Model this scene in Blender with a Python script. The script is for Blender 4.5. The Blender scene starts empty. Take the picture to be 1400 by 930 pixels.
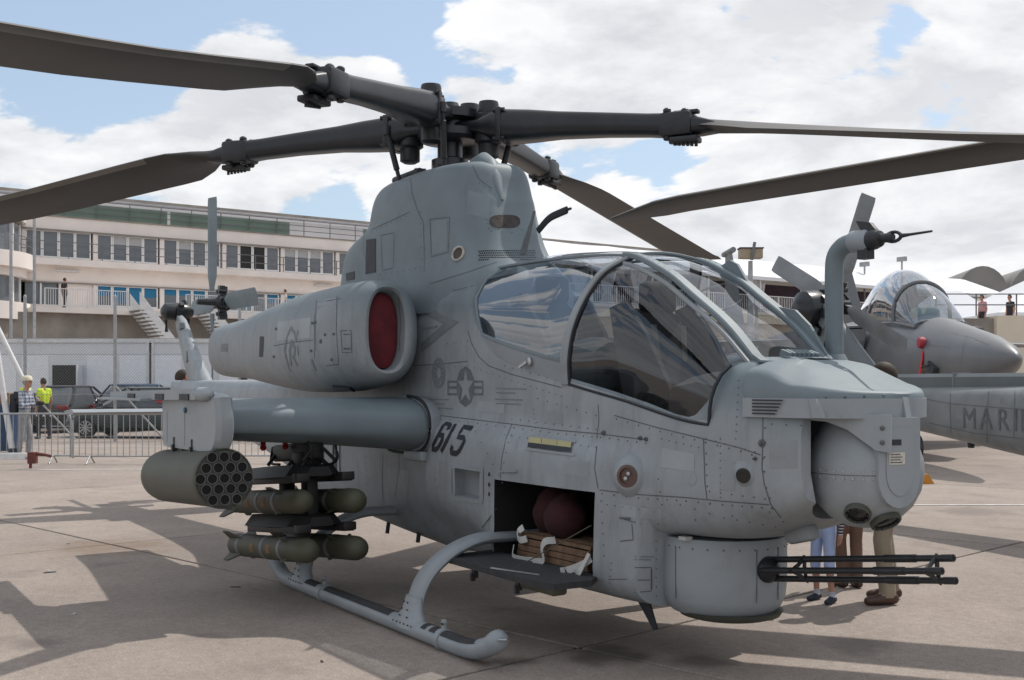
import bpy, bmesh, math, random
from mathutils import Vector, Matrix, noise
from mathutils.bvhtree import BVHTree
PI = math.pi
random.seed(5)
R = math.radians
scene = bpy.context.scene
COL = scene.collection

# ---------------------------------------------------------------- camera
# world axes are the helicopter's own: +X to its nose, +Y to its port side, origin on the ground under the rotor mast
CAM = Vector((8.459, -4.674, 1.65))
FX, FY = 0.53 / 1.00001, -0.848 / 1.00001
YAW = math.atan2(0.848, 0.53)
cam_data = bpy.data.cameras.new("camera")
cam = bpy.data.objects.new("camera", cam_data)
COL.objects.link(cam)
cam.location = CAM
cam.rotation_euler = (PI / 2, 0, YAW)
cam_data.sensor_width = 36.0
cam_data.lens = 40.5
cam_data.shift_y = 0.0429
cam_data.clip_start = 0.1
cam_data.clip_end = 3000
scene.camera = cam

# ---------------------------------------------------------------- sky, sun, exposure
SUN_EL = R(57)
SUN_DIR = Vector((-0.14, 0.99, 0)).normalized() * math.cos(SUN_EL) + Vector((0, 0, math.sin(SUN_EL)))
world = bpy.data.worlds.new("World")
scene.world = world
world.use_nodes = True
scene.view_settings.view_transform = 'Standard'
scene.view_settings.look = 'None'
scene.view_settings.exposure = 0.28
scene.view_settings.gamma = 1.0
scene.view_settings.use_curve_mapping = False


def build_sky():
    nt = world.node_tree
    N, L = nt.nodes, nt.links
    N.clear()
    out = N.new('ShaderNodeOutputWorld')
    sky = N.new('ShaderNodeTexSky')
    sky.sky_type = 'NISHITA'
    sky.sun_disc = False
    sky.sun_elevation = SUN_EL
    sky.sun_rotation = math.atan2(SUN_DIR.x, SUN_DIR.y)
    sky.dust_density = 1.5
    bg = N.new('ShaderNodeBackground')
    bg.inputs['Strength'].default_value = 0.10
    pale = N.new('ShaderNodeMix'); pale.data_type = 'RGBA'
    pale.inputs[0].default_value = 0.30
    pale.inputs[7].default_value = (7.0, 8.6, 10.2, 1)
    L.new(sky.outputs[0], pale.inputs[6])
    L.new(pale.outputs[2], bg.inputs[0])
    tc = N.new('ShaderNodeTexCoord')
    sep = N.new('ShaderNodeSeparateXYZ')
    L.new(tc.outputs['Generated'], sep.inputs[0])

    def math_(op, a, b=None, clamp=False):
        m = N.new('ShaderNodeMath'); m.operation = op; m.use_clamp = clamp
        for i, v in enumerate((a, b)):
            if v is None: continue
            if isinstance(v, (int, float)): m.inputs[i].default_value = v
            else: L.new(v, m.inputs[i])
        return m.outputs[0]

    zc = math_('MAXIMUM', sep.outputs[2], 0.0)
    den = math_('ADD', zc, 0.45)
    ux = math_('DIVIDE', sep.outputs[0], den)
    uy = math_('DIVIDE', sep.outputs[1], den)
    comb = N.new('ShaderNodeCombineXYZ')
    L.new(ux, comb.inputs[0]); L.new(uy, comb.inputs[1])
    L.new(math_('MULTIPLY', sep.outputs[2], 2.6), comb.inputs[2])

    def fbm(scale, detail, rough, offset, dist=0.0):
        mp = N.new('ShaderNodeMapping')
        mp.inputs['Location'].default_value = offset
        L.new(comb.outputs[0], mp.inputs[0])
        n = N.new('ShaderNodeTexNoise')
        n.inputs['Scale'].default_value = scale
        n.inputs['Detail'].default_value = detail
        n.inputs['Roughness'].default_value = rough
        n.inputs['Distortion'].default_value = dist
        L.new(mp.outputs[0], n.inputs['Vector'])
        return n.outputs['Fac']

    OFF = (3.1, 7.4, 0.0)
    base = fbm(2.9, 10, 0.58, OFF, 0.2)
    up_ = fbm(2.9, 10, 0.58, (OFF[0], OFF[1], OFF[2] + 0.075), 0.2)   # the same field a little higher up: tells cloud tops from bases
    big = fbm(0.7, 2, 0.5, (1.7, 2.2, 0.5))
    dens = math_('ADD', math_('ADD', math_('MULTIPLY', base, 0.9), math_('MULTIPLY', big, 0.25)), 0.06)

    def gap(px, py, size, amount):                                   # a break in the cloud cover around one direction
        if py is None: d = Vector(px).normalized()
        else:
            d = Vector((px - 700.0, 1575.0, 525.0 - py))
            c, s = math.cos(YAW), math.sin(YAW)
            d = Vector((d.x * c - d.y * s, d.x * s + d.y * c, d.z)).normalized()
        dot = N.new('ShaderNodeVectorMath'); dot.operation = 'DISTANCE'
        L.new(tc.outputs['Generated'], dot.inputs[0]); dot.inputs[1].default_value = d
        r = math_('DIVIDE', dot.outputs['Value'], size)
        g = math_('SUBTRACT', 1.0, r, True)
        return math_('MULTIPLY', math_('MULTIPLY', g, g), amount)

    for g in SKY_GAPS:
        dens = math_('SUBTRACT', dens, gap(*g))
    mask = N.new('ShaderNodeMapRange'); mask.interpolation_type = 'SMOOTHSTEP'
    mask.inputs[1].default_value = 0.54; mask.inputs[2].default_value = 0.585
    L.new(dens, mask.inputs[0])
    shade = N.new('ShaderNodeMapRange')
    shade.inputs[1].default_value = -0.085; shade.inputs[2].default_value = 0.085
    L.new(math_('SUBTRACT', base, up_), shade.inputs[0])
    thick = N.new('ShaderNodeMapRange')
    thick.inputs[1].default_value = 0.58; thick.inputs[2].default_value = 0.80
    thick.inputs[3].default_value = 1.0; thick.inputs[4].default_value = 0.50
    L.new(dens, thick.inputs[0])
    lit = math_('ADD', math_('MULTIPLY', shade.outputs[0], 0.55), math_('MULTIPLY', thick.outputs[0], 0.5))
    ramp = N.new('ShaderNodeValToRGB')
    e = ramp.color_ramp.elements
    e[0].position = 0.22; e[0].color = (0.60, 0.62, 0.665, 1)
    e[1].position = 0.98; e[1].color = (0.97, 0.97, 0.98, 1)
    m2 = ramp.color_ramp.elements.new(0.62); m2.color = (0.80, 0.812, 0.84, 1)
    L.new(lit, ramp.inputs[0])
    cl = N.new('ShaderNodeBackground'); cl.inputs['Strength'].default_value = 0.86
    L.new(ramp.outputs[0], cl.inputs[0])
    mix = N.new('ShaderNodeMixShader')
    L.new(mask.outputs[0], mix.inputs[0]); L.new(bg.outputs[0], mix.inputs[1]); L.new(cl.outputs[0], mix.inputs[2])
    L.new(mix.outputs[0], out.inputs[0])


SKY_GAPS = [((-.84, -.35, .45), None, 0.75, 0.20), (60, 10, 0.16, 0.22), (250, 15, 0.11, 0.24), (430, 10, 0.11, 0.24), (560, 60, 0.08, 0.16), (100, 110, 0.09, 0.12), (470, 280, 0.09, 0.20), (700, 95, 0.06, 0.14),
            (900, 245, 0.07, 0.14), (990, 15, 0.06, 0.12), (1240, 30, 0.07, 0.15), (1390, 90, 0.06, 0.12), (1330, 290, 0.05, 0.10), (-500, 200, 0.5, 0.06), (330, 165, 0.20, -0.17), (500, 140, 0.10, -0.12), (60, 220, 0.12, -0.10), (820, 60, 0.22, -0.06), (1150, 180, 0.30, -0.07), (1000, 330, 0.25, -0.06)]
build_sky()

sun_data = bpy.data.lights.new("sun", 'SUN')
sun_data.energy = 2.6
sun_data.angle = R(0.6)
sun_data.color = (1.0, 0.95, 0.88)
sun = bpy.data.objects.new("sun", sun_data)
COL.objects.link(sun)
sun.rotation_euler = (-SUN_DIR).to_track_quat('-Z', 'Y').to_euler()
sun.location = (0, 0, 60)


# ---------------------------------------------------------------- helpers
def H(x, s, z):
    """helicopter axes: forward, to starboard, up"""
    return Vector((x, -s, z))


def RD(r, d, z=0.0):
    """a place on the apron: metres to the right of and away from the photographer's stand"""
    c, s = math.cos(YAW), math.sin(YAW)
    return Vector((CAM.x + r * c - d * s, CAM.y + r * s + d * c, z))


def G(px, py):
    """ground point (r, d) that the survey of the photograph gives"""
    d = 1575 * 1.65 / (py - 525.0)
    return (px - 700.0) / 1575 * d, d


def mk(name, bm, mats, parent=None, smooth=30, kind=None, loc=None, rz=None, recalc=True):
    if recalc:
        bmesh.ops.recalc_face_normals(bm, faces=bm.faces)
    me = bpy.data.meshes.new(name)
    bm.to_mesh(me); bm.free()
    if not isinstance(mats, (list, tuple)): mats = [mats]
    for m in mats: me.materials.append(m)
    if smooth:
        me.polygons.foreach_set('use_smooth', [True] * len(me.polygons))
        me.set_sharp_from_angle(angle=R(smooth))
    o = bpy.data.objects.new(name, me)
    COL.objects.link(o)
    if parent: o.parent = parent
    if kind: o['kind'] = kind
    if loc is not None: o.location = loc
    if rz is not None: o.rotation_euler = (0, 0, rz)
    return o


def tag(o, label, cat, group=None, kind=None):
    o['label'] = label; o['category'] = cat
    if group: o['group'] = group
    if kind: o['kind'] = kind
    return o


def thing(name, label, cat, loc=(0, 0, 0), rz=0.0, group=None):
    o = bpy.data.objects.new(name, None)
    COL.objects.link(o)
    o.empty_display_size = 0.2
    o.location = loc; o.rotation_euler = (0, 0, rz)
    return tag(o, label, cat, group)


def link_copy(src, parent=None, loc=None, rz=None):
    o = src.copy(); COL.objects.link(o)
    if parent is not None: o.parent = parent
    if loc is not None: o.location = loc
    if rz is not None: o.rotation_euler = (0, 0, rz)
    return o


def copy_tree(src, parent=None, loc=None, rz=None, label=None):
    o = link_copy(src, parent, loc, rz)
    if label: o['label'] = label
    for ch in list(src.children): copy_tree(ch, o)
    return o


def NB(): return bmesh.new()


def box(bm, c, size, M=None, bev=0.0, mi=0):
    g = bmesh.ops.create_cube(bm, size=1.0)
    vs = g['verts']
    bmesh.ops.scale(bm, vec=size, verts=vs)
    fs = set(f for v in vs for f in v.link_faces)
    if bev > 0:
        es = set(e for v in vs for e in v.link_edges)
        r = bmesh.ops.bevel(bm, geom=list(es), offset=bev, segments=2, affect='EDGES', profile=0.5)
        vs = list(set(v for f in r['faces'] for v in f.verts) | set(v for v in vs if v.is_valid))
        fs = set(f for v in vs for f in v.link_faces)
    if M is not None: bmesh.ops.transform(bm, matrix=M, verts=vs)
    bmesh.ops.translate(bm, vec=Vector(c), verts=vs)
    for f in fs: f.material_index = mi
    return vs


def frame_of(t, hint=Vector((0, 0, 1))):
    t = t.normalized()
    if abs(t.dot(hint)) > 0.97: hint = Vector((1, 0, 0)) if abs(t.x) < 0.9 else Vector((0, 1, 0))
    a = hint.cross(t).normalized()
    return a, t.cross(a).normalized()


def loft(bm, rings, closed=True, caps=(True, True), mi=0):
    vr = [[bm.verts.new(p) for p in r] for r in rings]
    n = len(rings[0])
    fs = []
    for i in range(len(vr) - 1):
        for j in range(n if closed else n - 1):
            k = (j + 1) % n
            f = bm.faces.new((vr[i][j], vr[i][k], vr[i + 1][k], vr[i + 1][j])); f.material_index = mi; fs.append(f)
    if closed:
        if caps[0]: bm.faces.new(vr[0][::-1]).material_index = mi
        if caps[1]: bm.faces.new(vr[-1]).material_index = mi
    return vr, fs


def tube(bm, pts, r, n=8, caps=True, mi=0, hint=Vector((0, 0, 1)), ry=None):
    """round or (with ry) oval bar along a polyline; r may be one radius per point"""
    pts = [Vector(p) for p in pts]
    rings = []
    for i, p in enumerate(pts):
        t = pts[min(i + 1, len(pts) - 1)] - pts[max(i - 1, 0)]
        a, b = frame_of(t, hint)
        ra = r[i] if isinstance(r, (list, tuple)) else r
        rb = ra if ry is None else (ry[i] if isinstance(ry, (list, tuple)) else ry)
        rings.append([p + a * ra * math.cos(2 * PI * k / n) + b * rb * math.sin(2 * PI * k / n) for k in range(n)])
    loft(bm, rings, caps=(caps, caps), mi=mi)


def bar(bm, p, q, w, h=None, mi=0, hint=Vector((0, 0, 1))):
    p, q = Vector(p), Vector(q)
    h = h or w
    a, b = frame_of(q - p, hint)
    rings = [[c + a * sx * w / 2 + b * sy * h / 2 for sx, sy in ((-1, -1), (1, -1), (1, 1), (-1, 1))] for c in (p, q)]
    loft(bm, rings, mi=mi)


def lathe(bm, prof, n=24, M=None, mi=0, caps=True):
    """profile of (radius, height) turned about z, then moved by M"""
    M = M or Matrix()
    rings = [[M @ Vector((r * math.cos(2 * PI * k / n), r * math.sin(2 * PI * k / n), z)) for k in range(n)] for r, z in prof]
    loft(bm, rings, caps=(caps, caps), mi=mi)


def prism(bm, poly, f0, f1, mi=0):
    """poly of 2-D points between two mappings to 3-D"""
    a = [bm.verts.new(f0(*p)) for p in poly]
    b = [bm.verts.new(f1(*p)) for p in poly]
    n = len(poly)
    bm.faces.new(a[::-1]).material_index = mi
    bm.faces.new(b).material_index = mi
    for i in range(n):
        bm.faces.new((a[i], a[(i + 1) % n], b[(i + 1) % n], b[i])).material_index = mi


def quad(bm, a, b, c, d, mi=0):
    f = bm.faces.new([bm.verts.new(Vector(p)) for p in (a, b, c, d)]); f.material_index = mi
    return f


def look_axis(p, d, up=Vector((0, 0, 1))):
    """matrix whose z runs along d from p"""
    a, b = frame_of(Vector(d), up)
    z = Vector(d).normalized()
    return Matrix(((a.x, b.x, z.x, p[0]), (a.y, b.y, z.y, p[1]), (a.z, b.z, z.z, p[2]), (0, 0, 0, 1)))


def lerp(a, b, t): return a + (b - a) * t


def tab(table, x):
    """shape-preserving interpolation in a table of (x, value-tuple)"""
    n = len(table)
    if x <= table[0][0]: return table[0][1]
    if x >= table[-1][0]: return table[-1][1]
    i = max(k for k in range(n - 1) if table[k][0] <= x)
    x0, x1 = table[i][0], table[i + 1][0]
    h = x1 - x0; t = (x - x0) / h
    def flat(v):
        return [q for p in v for q in (p if isinstance(p, tuple) else (p,))] if isinstance(v, tuple) else [v]
    F = [flat(row[1]) for row in table]
    res = []
    for c in range(len(F[0])):
        y = [F[k][c] for k in range(n)]
        def sl(k): return (y[k + 1] - y[k]) / (table[k + 1][0] - table[k][0])
        def m(k):
            if k == 0: return sl(0)
            if k == n - 1: return sl(n - 2)
            a, b = sl(k - 1), sl(k)
            return 0.0 if a * b <= 0 else 2 * a * b / (a + b)
        m0, m1 = m(i), m(i + 1)
        t2, t3 = t * t, t * t * t
        res.append((2 * t3 - 3 * t2 + 1) * y[i] + (t3 - 2 * t2 + t) * h * m0 + (-2 * t3 + 3 * t2) * y[i + 1] + (t3 - t2) * h * m1)
    v = table[i][1]
    if not isinstance(v, tuple): return res[0]
    if isinstance(v[0], tuple):
        k = len(v[0])
        return tuple(tuple(res[a * k:(a + 1) * k]) for a in range(len(v)))
    return tuple(res)


def smooth_poly(pts, sub=4, closed=False):
    """Catmull-Rom through points (tuples or vectors)"""
    P = [Vector(p) for p in pts]
    n = len(P); out = []
    segs = n if closed else n - 1
    for i in range(segs):
        p1, p2 = P[i], P[(i + 1) % n]
        p0 = P[i - 1] if (closed or i > 0) else p1 * 2 - p2
        p3 = P[(i + 2) % n] if (closed or i + 2 < n) else p2 * 2 - p1
        for k in range(sub):
            t = k / sub
            out.append(0.5 * ((2 * p1) + (p2 - p0) * t + (2 * p0 - 5 * p1 + 4 * p2 - p3) * t * t + (3 * p1 - p0 - 3 * p2 + p3) * t ** 3))
    if not closed: out.append(P[-1])
    return out


# ---------------------------------------------------------------- materials
def mat_base(name):
    m = bpy.data.materials.new(name); m.use_nodes = True
    nt = m.node_tree
    return m, nt, nt.nodes, nt.links, nt.nodes['Principled BSDF']


def mat(name, col, rough=0.6, metal=0.0, var=0.12, scale=6.0, spec=0.5, bump=0.0, bscale=60.0, dirt=None, dirt_amt=0.3, coat=0.0):
    m, nt, N, L, b = mat_base(name)
    b.inputs['Roughness'].default_value = rough
    b.inputs['Metallic'].default_value = metal
    b.inputs['Specular IOR Level'].default_value = spec
    b.inputs['Coat Weight'].default_value = coat
    tc = N.new('ShaderNodeTexCoord')
    n1 = N.new('ShaderNodeTexNoise'); n1.inputs['Scale'].default_value = scale; n1.inputs['Detail'].default_value = 6
    L.new(tc.outputs['Object'], n1.inputs['Vector'])
    mr = N.new('ShaderNodeMapRange'); mr.inputs[1].default_value = 0.3; mr.inputs[2].default_value = 0.7
    mr.inputs[3].default_value = 1 - var; mr.inputs[4].default_value = 1 + var
    L.new(n1.outputs['Fac'], mr.inputs[0])
    mx = N.new('ShaderNodeMix'); mx.data_type = 'RGBA'; mx.blend_type = 'MULTIPLY'; mx.inputs[0].default_value = 1
    mx.inputs[6].default_value = (*col, 1)
    L.new(mr.outputs[0], mx.inputs[7])
    last = mx.outputs[2]
    if dirt:
        n2 = N.new('ShaderNodeTexNoise'); n2.inputs['Scale'].default_value = scale * 0.7; n2.inputs['Detail'].default_value = 8
        n2.inputs['Roughness'].default_value = 0.7
        L.new(tc.outputs['Object'], n2.inputs['Vector'])
        r2 = N.new('ShaderNodeMapRange'); r2.inputs[1].default_value = 0.52; r2.inputs[2].default_value = 0.75
        r2.inputs[4].default_value = dirt_amt
        L.new(n2.outputs['Fac'], r2.inputs[0])
        m2 = N.new('ShaderNodeMix'); m2.data_type = 'RGBA'
        L.new(r2.outputs[0], m2.inputs[0]); L.new(last, m2.inputs[6]); m2.inputs[7].default_value = (*dirt, 1)
        last = m2.outputs[2]
    L.new(last, b.inputs['Base Color'])
    if bump > 0:
        n3 = N.new('ShaderNodeTexNoise'); n3.inputs['Scale'].default_value = bscale; n3.inputs['Detail'].default_value = 4
        L.new(tc.outputs['Object'], n3.inputs['Vector'])
        bp = N.new('ShaderNodeBump'); bp.inputs['Strength'].default_value = bump; bp.inputs['Distance'].default_value = 0.01
        L.new(n3.outputs['Fac'], bp.inputs['Height']); L.new(bp.outputs[0], b.inputs['Normal'])
    return m


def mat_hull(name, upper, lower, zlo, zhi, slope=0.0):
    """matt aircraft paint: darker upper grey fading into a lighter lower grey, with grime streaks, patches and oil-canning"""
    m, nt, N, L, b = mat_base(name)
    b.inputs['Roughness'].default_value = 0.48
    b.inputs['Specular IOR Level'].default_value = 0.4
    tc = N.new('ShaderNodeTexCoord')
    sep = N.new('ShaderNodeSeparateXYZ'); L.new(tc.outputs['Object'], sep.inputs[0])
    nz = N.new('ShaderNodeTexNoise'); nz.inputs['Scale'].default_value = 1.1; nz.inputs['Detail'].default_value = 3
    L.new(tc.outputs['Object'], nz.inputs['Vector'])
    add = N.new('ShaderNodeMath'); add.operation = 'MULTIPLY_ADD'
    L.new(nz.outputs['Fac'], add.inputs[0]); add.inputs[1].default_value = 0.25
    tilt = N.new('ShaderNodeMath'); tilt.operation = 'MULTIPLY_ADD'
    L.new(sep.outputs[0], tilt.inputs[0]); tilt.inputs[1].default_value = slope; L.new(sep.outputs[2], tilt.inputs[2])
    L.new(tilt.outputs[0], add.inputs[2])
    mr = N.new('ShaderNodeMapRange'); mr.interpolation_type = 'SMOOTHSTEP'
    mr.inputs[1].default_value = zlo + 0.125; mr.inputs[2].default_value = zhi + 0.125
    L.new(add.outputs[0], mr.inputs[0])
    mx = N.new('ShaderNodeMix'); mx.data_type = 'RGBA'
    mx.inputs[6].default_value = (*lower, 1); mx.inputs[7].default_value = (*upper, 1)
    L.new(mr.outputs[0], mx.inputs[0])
    # patchy fading
    n1 = N.new('ShaderNodeTexNoise'); n1.inputs['Scale'].default_value = 2.6; n1.inputs['Detail'].default_value = 8; n1.inputs['Roughness'].default_value = 0.65
    L.new(tc.outputs['Object'], n1.inputs['Vector'])
    r1 = N.new('ShaderNodeMapRange'); r1.inputs[1].default_value = 0.3; r1.inputs[2].default_value = 0.7
    r1.inputs[3].default_value = 0.82; r1.inputs[4].default_value = 1.12
    L.new(n1.outputs['Fac'], r1.inputs[0])
    mu = N.new('ShaderNodeMix'); mu.data_type = 'RGBA'; mu.blend_type = 'MULTIPLY'; mu.inputs[0].default_value = 1
    L.new(mx.outputs[2], mu.inputs[6]); L.new(r1.outputs[0], mu.inputs[7])
    # vertical grime streaks
    mp = N.new('ShaderNodeMapping'); mp.inputs['Scale'].default_value = (7.0, 7.0, 0.9)
    L.new(tc.outputs['Object'], mp.inputs[0])
    n2 = N.new('ShaderNodeTexNoise'); n2.inputs['Scale'].default_value = 1.6; n2.inputs['Detail'].default_value = 7; n2.inputs['Roughness'].default_value = 0.7
    L.new(mp.outputs[0], n2.inputs['Vector'])
    r2 = N.new('ShaderNodeMapRange'); r2.inputs[1].default_value = 0.50; r2.inputs[2].default_value = 0.80; r2.inputs[4].default_value = 0.55
    L.new(n2.outputs['Fac'], r2.inputs[0])
    m2 = N.new('ShaderNodeMix'); m2.data_type = 'RGBA'
    L.new(r2.outputs[0], m2.inputs[0]); L.new(mu.outputs[2], m2.inputs[6]); m2.inputs[7].default_value = (0.13, 0.125, 0.115, 1)
    L.new(m2.outputs[2], b.inputs['Base Color'])
    r3 = N.new('ShaderNodeMapRange'); r3.inputs[3].default_value = 0.40; r3.inputs[4].default_value = 0.62
    L.new(n1.outputs['Fac'], r3.inputs[0]); L.new(r3.outputs[0], b.inputs['Roughness'])
    n3 = N.new('ShaderNodeTexNoise'); n3.inputs['Scale'].default_value = 3.5; n3.inputs['Detail'].default_value = 2
    L.new(tc.outputs['Object'], n3.inputs['Vector'])
    bp = N.new('ShaderNodeBump'); bp.inputs['Strength'].default_value = 0.25; bp.inputs['Distance'].default_value = 0.02
    L.new(n3.outputs['Fac'], bp.inputs['Height']); L.new(bp.outputs[0], b.inputs['Normal'])
    return m


def mat_glass(name, tint=(0.8, 0.83, 0.85), ior=1.5, boost=1.0):
    """thin sheet: clear with the reflection of a real pane"""
    m, nt, N, L, b = mat_base(name)
    N.remove(b)
    out = N['Material Output']
    tr = N.new('ShaderNodeBsdfTransparent'); tr.inputs[0].default_value = (*tint, 1)
    gl = N.new('ShaderNodeBsdfGlossy'); gl.inputs['Roughness'].default_value = 0.01
    gl.inputs[0].default_value = (0.95, 0.97, 1, 1)
    geo = N.new('ShaderNodeNewGeometry')
    dt = N.new('ShaderNodeVectorMath'); dt.operation = 'DOT_PRODUCT'
    L.new(geo.outputs['Incoming'], dt.inputs[0]); L.new(geo.outputs['Normal'], dt.inputs[1])
    def mth(op, a, b=None):
        q = N.new('ShaderNodeMath'); q.operation = op
        for i, v in enumerate((a, b)):
            if v is None: continue
            if isinstance(v, (int, float)): q.inputs[i].default_value = v
            else: L.new(v, q.inputs[i])
        return q.outputs[0]
    f0 = ((ior - 1) / (ior + 1)) ** 2 * 1.6                          # two faces of one sheet
    cosn = mth('ABSOLUTE', dt.outputs['Value'])
    frv = mth('MULTIPLY_ADD', mth('POWER', mth('SUBTRACT', 1.0, cosn), 5.0), 1 - f0)
    frv.node.inputs[2].default_value = f0
    tc = N.new('ShaderNodeTexCoord')
    nz = N.new('ShaderNodeTexNoise'); nz.inputs['Scale'].default_value = 2.2; nz.inputs['Detail'].default_value = 2
    L.new(tc.outputs['Object'], nz.inputs['Vector'])
    bp = N.new('ShaderNodeBump'); bp.inputs['Strength'].default_value = 0.10; bp.inputs['Distance'].default_value = 0.02
    L.new(nz.outputs['Fac'], bp.inputs['Height'])
    L.new(bp.outputs[0], gl.inputs['Normal'])
    mu = N.new('ShaderNodeMath'); mu.operation = 'MULTIPLY'; mu.use_clamp = True
    L.new(frv, mu.inputs[0]); mu.inputs[1].default_value = boost
    mx = N.new('ShaderNodeMixShader')
    L.new(mu.outputs[0], mx.inputs[0]); L.new(tr.outputs[0], mx.inputs[1]); L.new(gl.outputs[0], mx.inputs[2])
    L.new(mx.outputs[0], out.inputs[0])
    return m


M = {}
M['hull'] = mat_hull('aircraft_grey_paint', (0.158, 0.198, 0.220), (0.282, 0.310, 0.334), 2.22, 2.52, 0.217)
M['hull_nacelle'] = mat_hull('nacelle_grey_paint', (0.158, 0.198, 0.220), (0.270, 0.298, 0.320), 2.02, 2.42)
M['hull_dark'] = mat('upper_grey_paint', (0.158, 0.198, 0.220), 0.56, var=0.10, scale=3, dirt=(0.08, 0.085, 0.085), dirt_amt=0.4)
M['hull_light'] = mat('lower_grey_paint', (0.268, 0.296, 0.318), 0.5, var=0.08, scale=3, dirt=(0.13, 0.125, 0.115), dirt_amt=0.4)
M['black'] = mat('black_metal', (0.018, 0.020, 0.024), 0.45, var=0.25, scale=14, bump=0.15)
M['rotor_black'] = mat('rotor_hub_coating', (0.013, 0.016, 0.021), 0.34, var=0.25, scale=5, dirt=(0.04, 0.04, 0.042), dirt_amt=0.35)
M['blade'] = mat('rotor_blade_grey', (0.045, 0.043, 0.042), 0.55, var=0.14, scale=2.2, dirt=(0.10, 0.09, 0.08), dirt_amt=0.35)
M['blade_edge'] = mat('worn_leading_edge', (0.16, 0.155, 0.145), 0.42, var=0.15, scale=4, metal=0.3)
M['olive'] = mat('olive_drab_paint', (0.060, 0.060, 0.038), 0.62, var=0.14, scale=5, dirt=(0.03, 0.03, 0.025), dirt_amt=0.4)
M['olive_grey'] = mat('olive_grey_paint', (0.070, 0.074, 0.058), 0.6, var=0.12, scale=4, dirt=(0.04, 0.04, 0.035), dirt_amt=0.4)
M['dark_hole'] = mat('dark_bore', (0.006, 0.006, 0.007), 0.9, var=0.1)
M['cockpit'] = mat('cockpit_black', (0.008, 0.008, 0.009), 0.85, var=0.3, scale=8)
M['red_cover'] = mat('dark_red_cloth', (0.10, 0.008, 0.014), 0.85, var=0.25, scale=9, bump=0.4, bscale=25)
M['maroon'] = mat('maroon_cloth', (0.035, 0.006, 0.010), 0.9, var=0.3, scale=8, bump=0.4, bscale=20)
M['red'] = mat('bright_red_ribbon', (0.62, 0.02, 0.03), 0.7, var=0.1)
M['line'] = mat('panel_gap', (0.10, 0.108, 0.114), 0.8, var=0.2)
M['rivet'] = mat('fastener_metal', (0.10, 0.105, 0.11), 0.45, var=0.3, metal=0.4)
M['steel'] = mat('bare_steel', (0.42, 0.43, 0.44), 0.35, var=0.15, metal=0.8)
M['mark'] = mat('low_visibility_marking', (0.115, 0.135, 0.148), 0.6, var=0.15, scale=12)
M['mark_soft'] = mat('faded_marking', (0.17, 0.19, 0.205), 0.6, var=0.12, scale=12)
M['digit'] = mat('dark_number_paint', (0.022, 0.026, 0.034), 0.6, var=0.2, scale=15)
M['strip'] = mat('formation_light_yellow', (0.42, 0.38, 0.20), 0.5, var=0.1)
M['glass'] = mat_glass('canopy_glass', (0.82, 0.85, 0.87), 1.5, 1.05)
M['glass_dark'] = mat_glass('tinted_canopy_glass', (0.50, 0.54, 0.58), 1.7, 1.7)
M['lens'] = mat('sensor_lens', (0.012, 0.012, 0.014), 0.12, var=0.1)
M['lens_red'] = mat('sensor_rim', (0.10, 0.055, 0.045), 0.4, var=0.2)
M['white_cloth'] = mat('white_webbing', (0.48, 0.48, 0.465), 0.8, var=0.12)
M['wood'] = mat('pale_plank_wood', (0.145, 0.085, 0.050), 0.7, var=0.35, scale=18)
M['rubber'] = mat('black_grip_tape', (0.035, 0.036, 0.040), 0.85, var=0.2, scale=20, bump=0.3)
# ================================================================ THE ATTACK HELICOPTER
heli = thing('attack_helicopter', 'grey two-seat attack helicopter with number 615 on its side, filling the foreground', 'helicopter')


# ---- fuselage: sections from nose to tail; each is a half outline (starboard, z) from top centre to bottom centre
def hull_sec(x):
    return tab(HULL, x)


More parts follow.
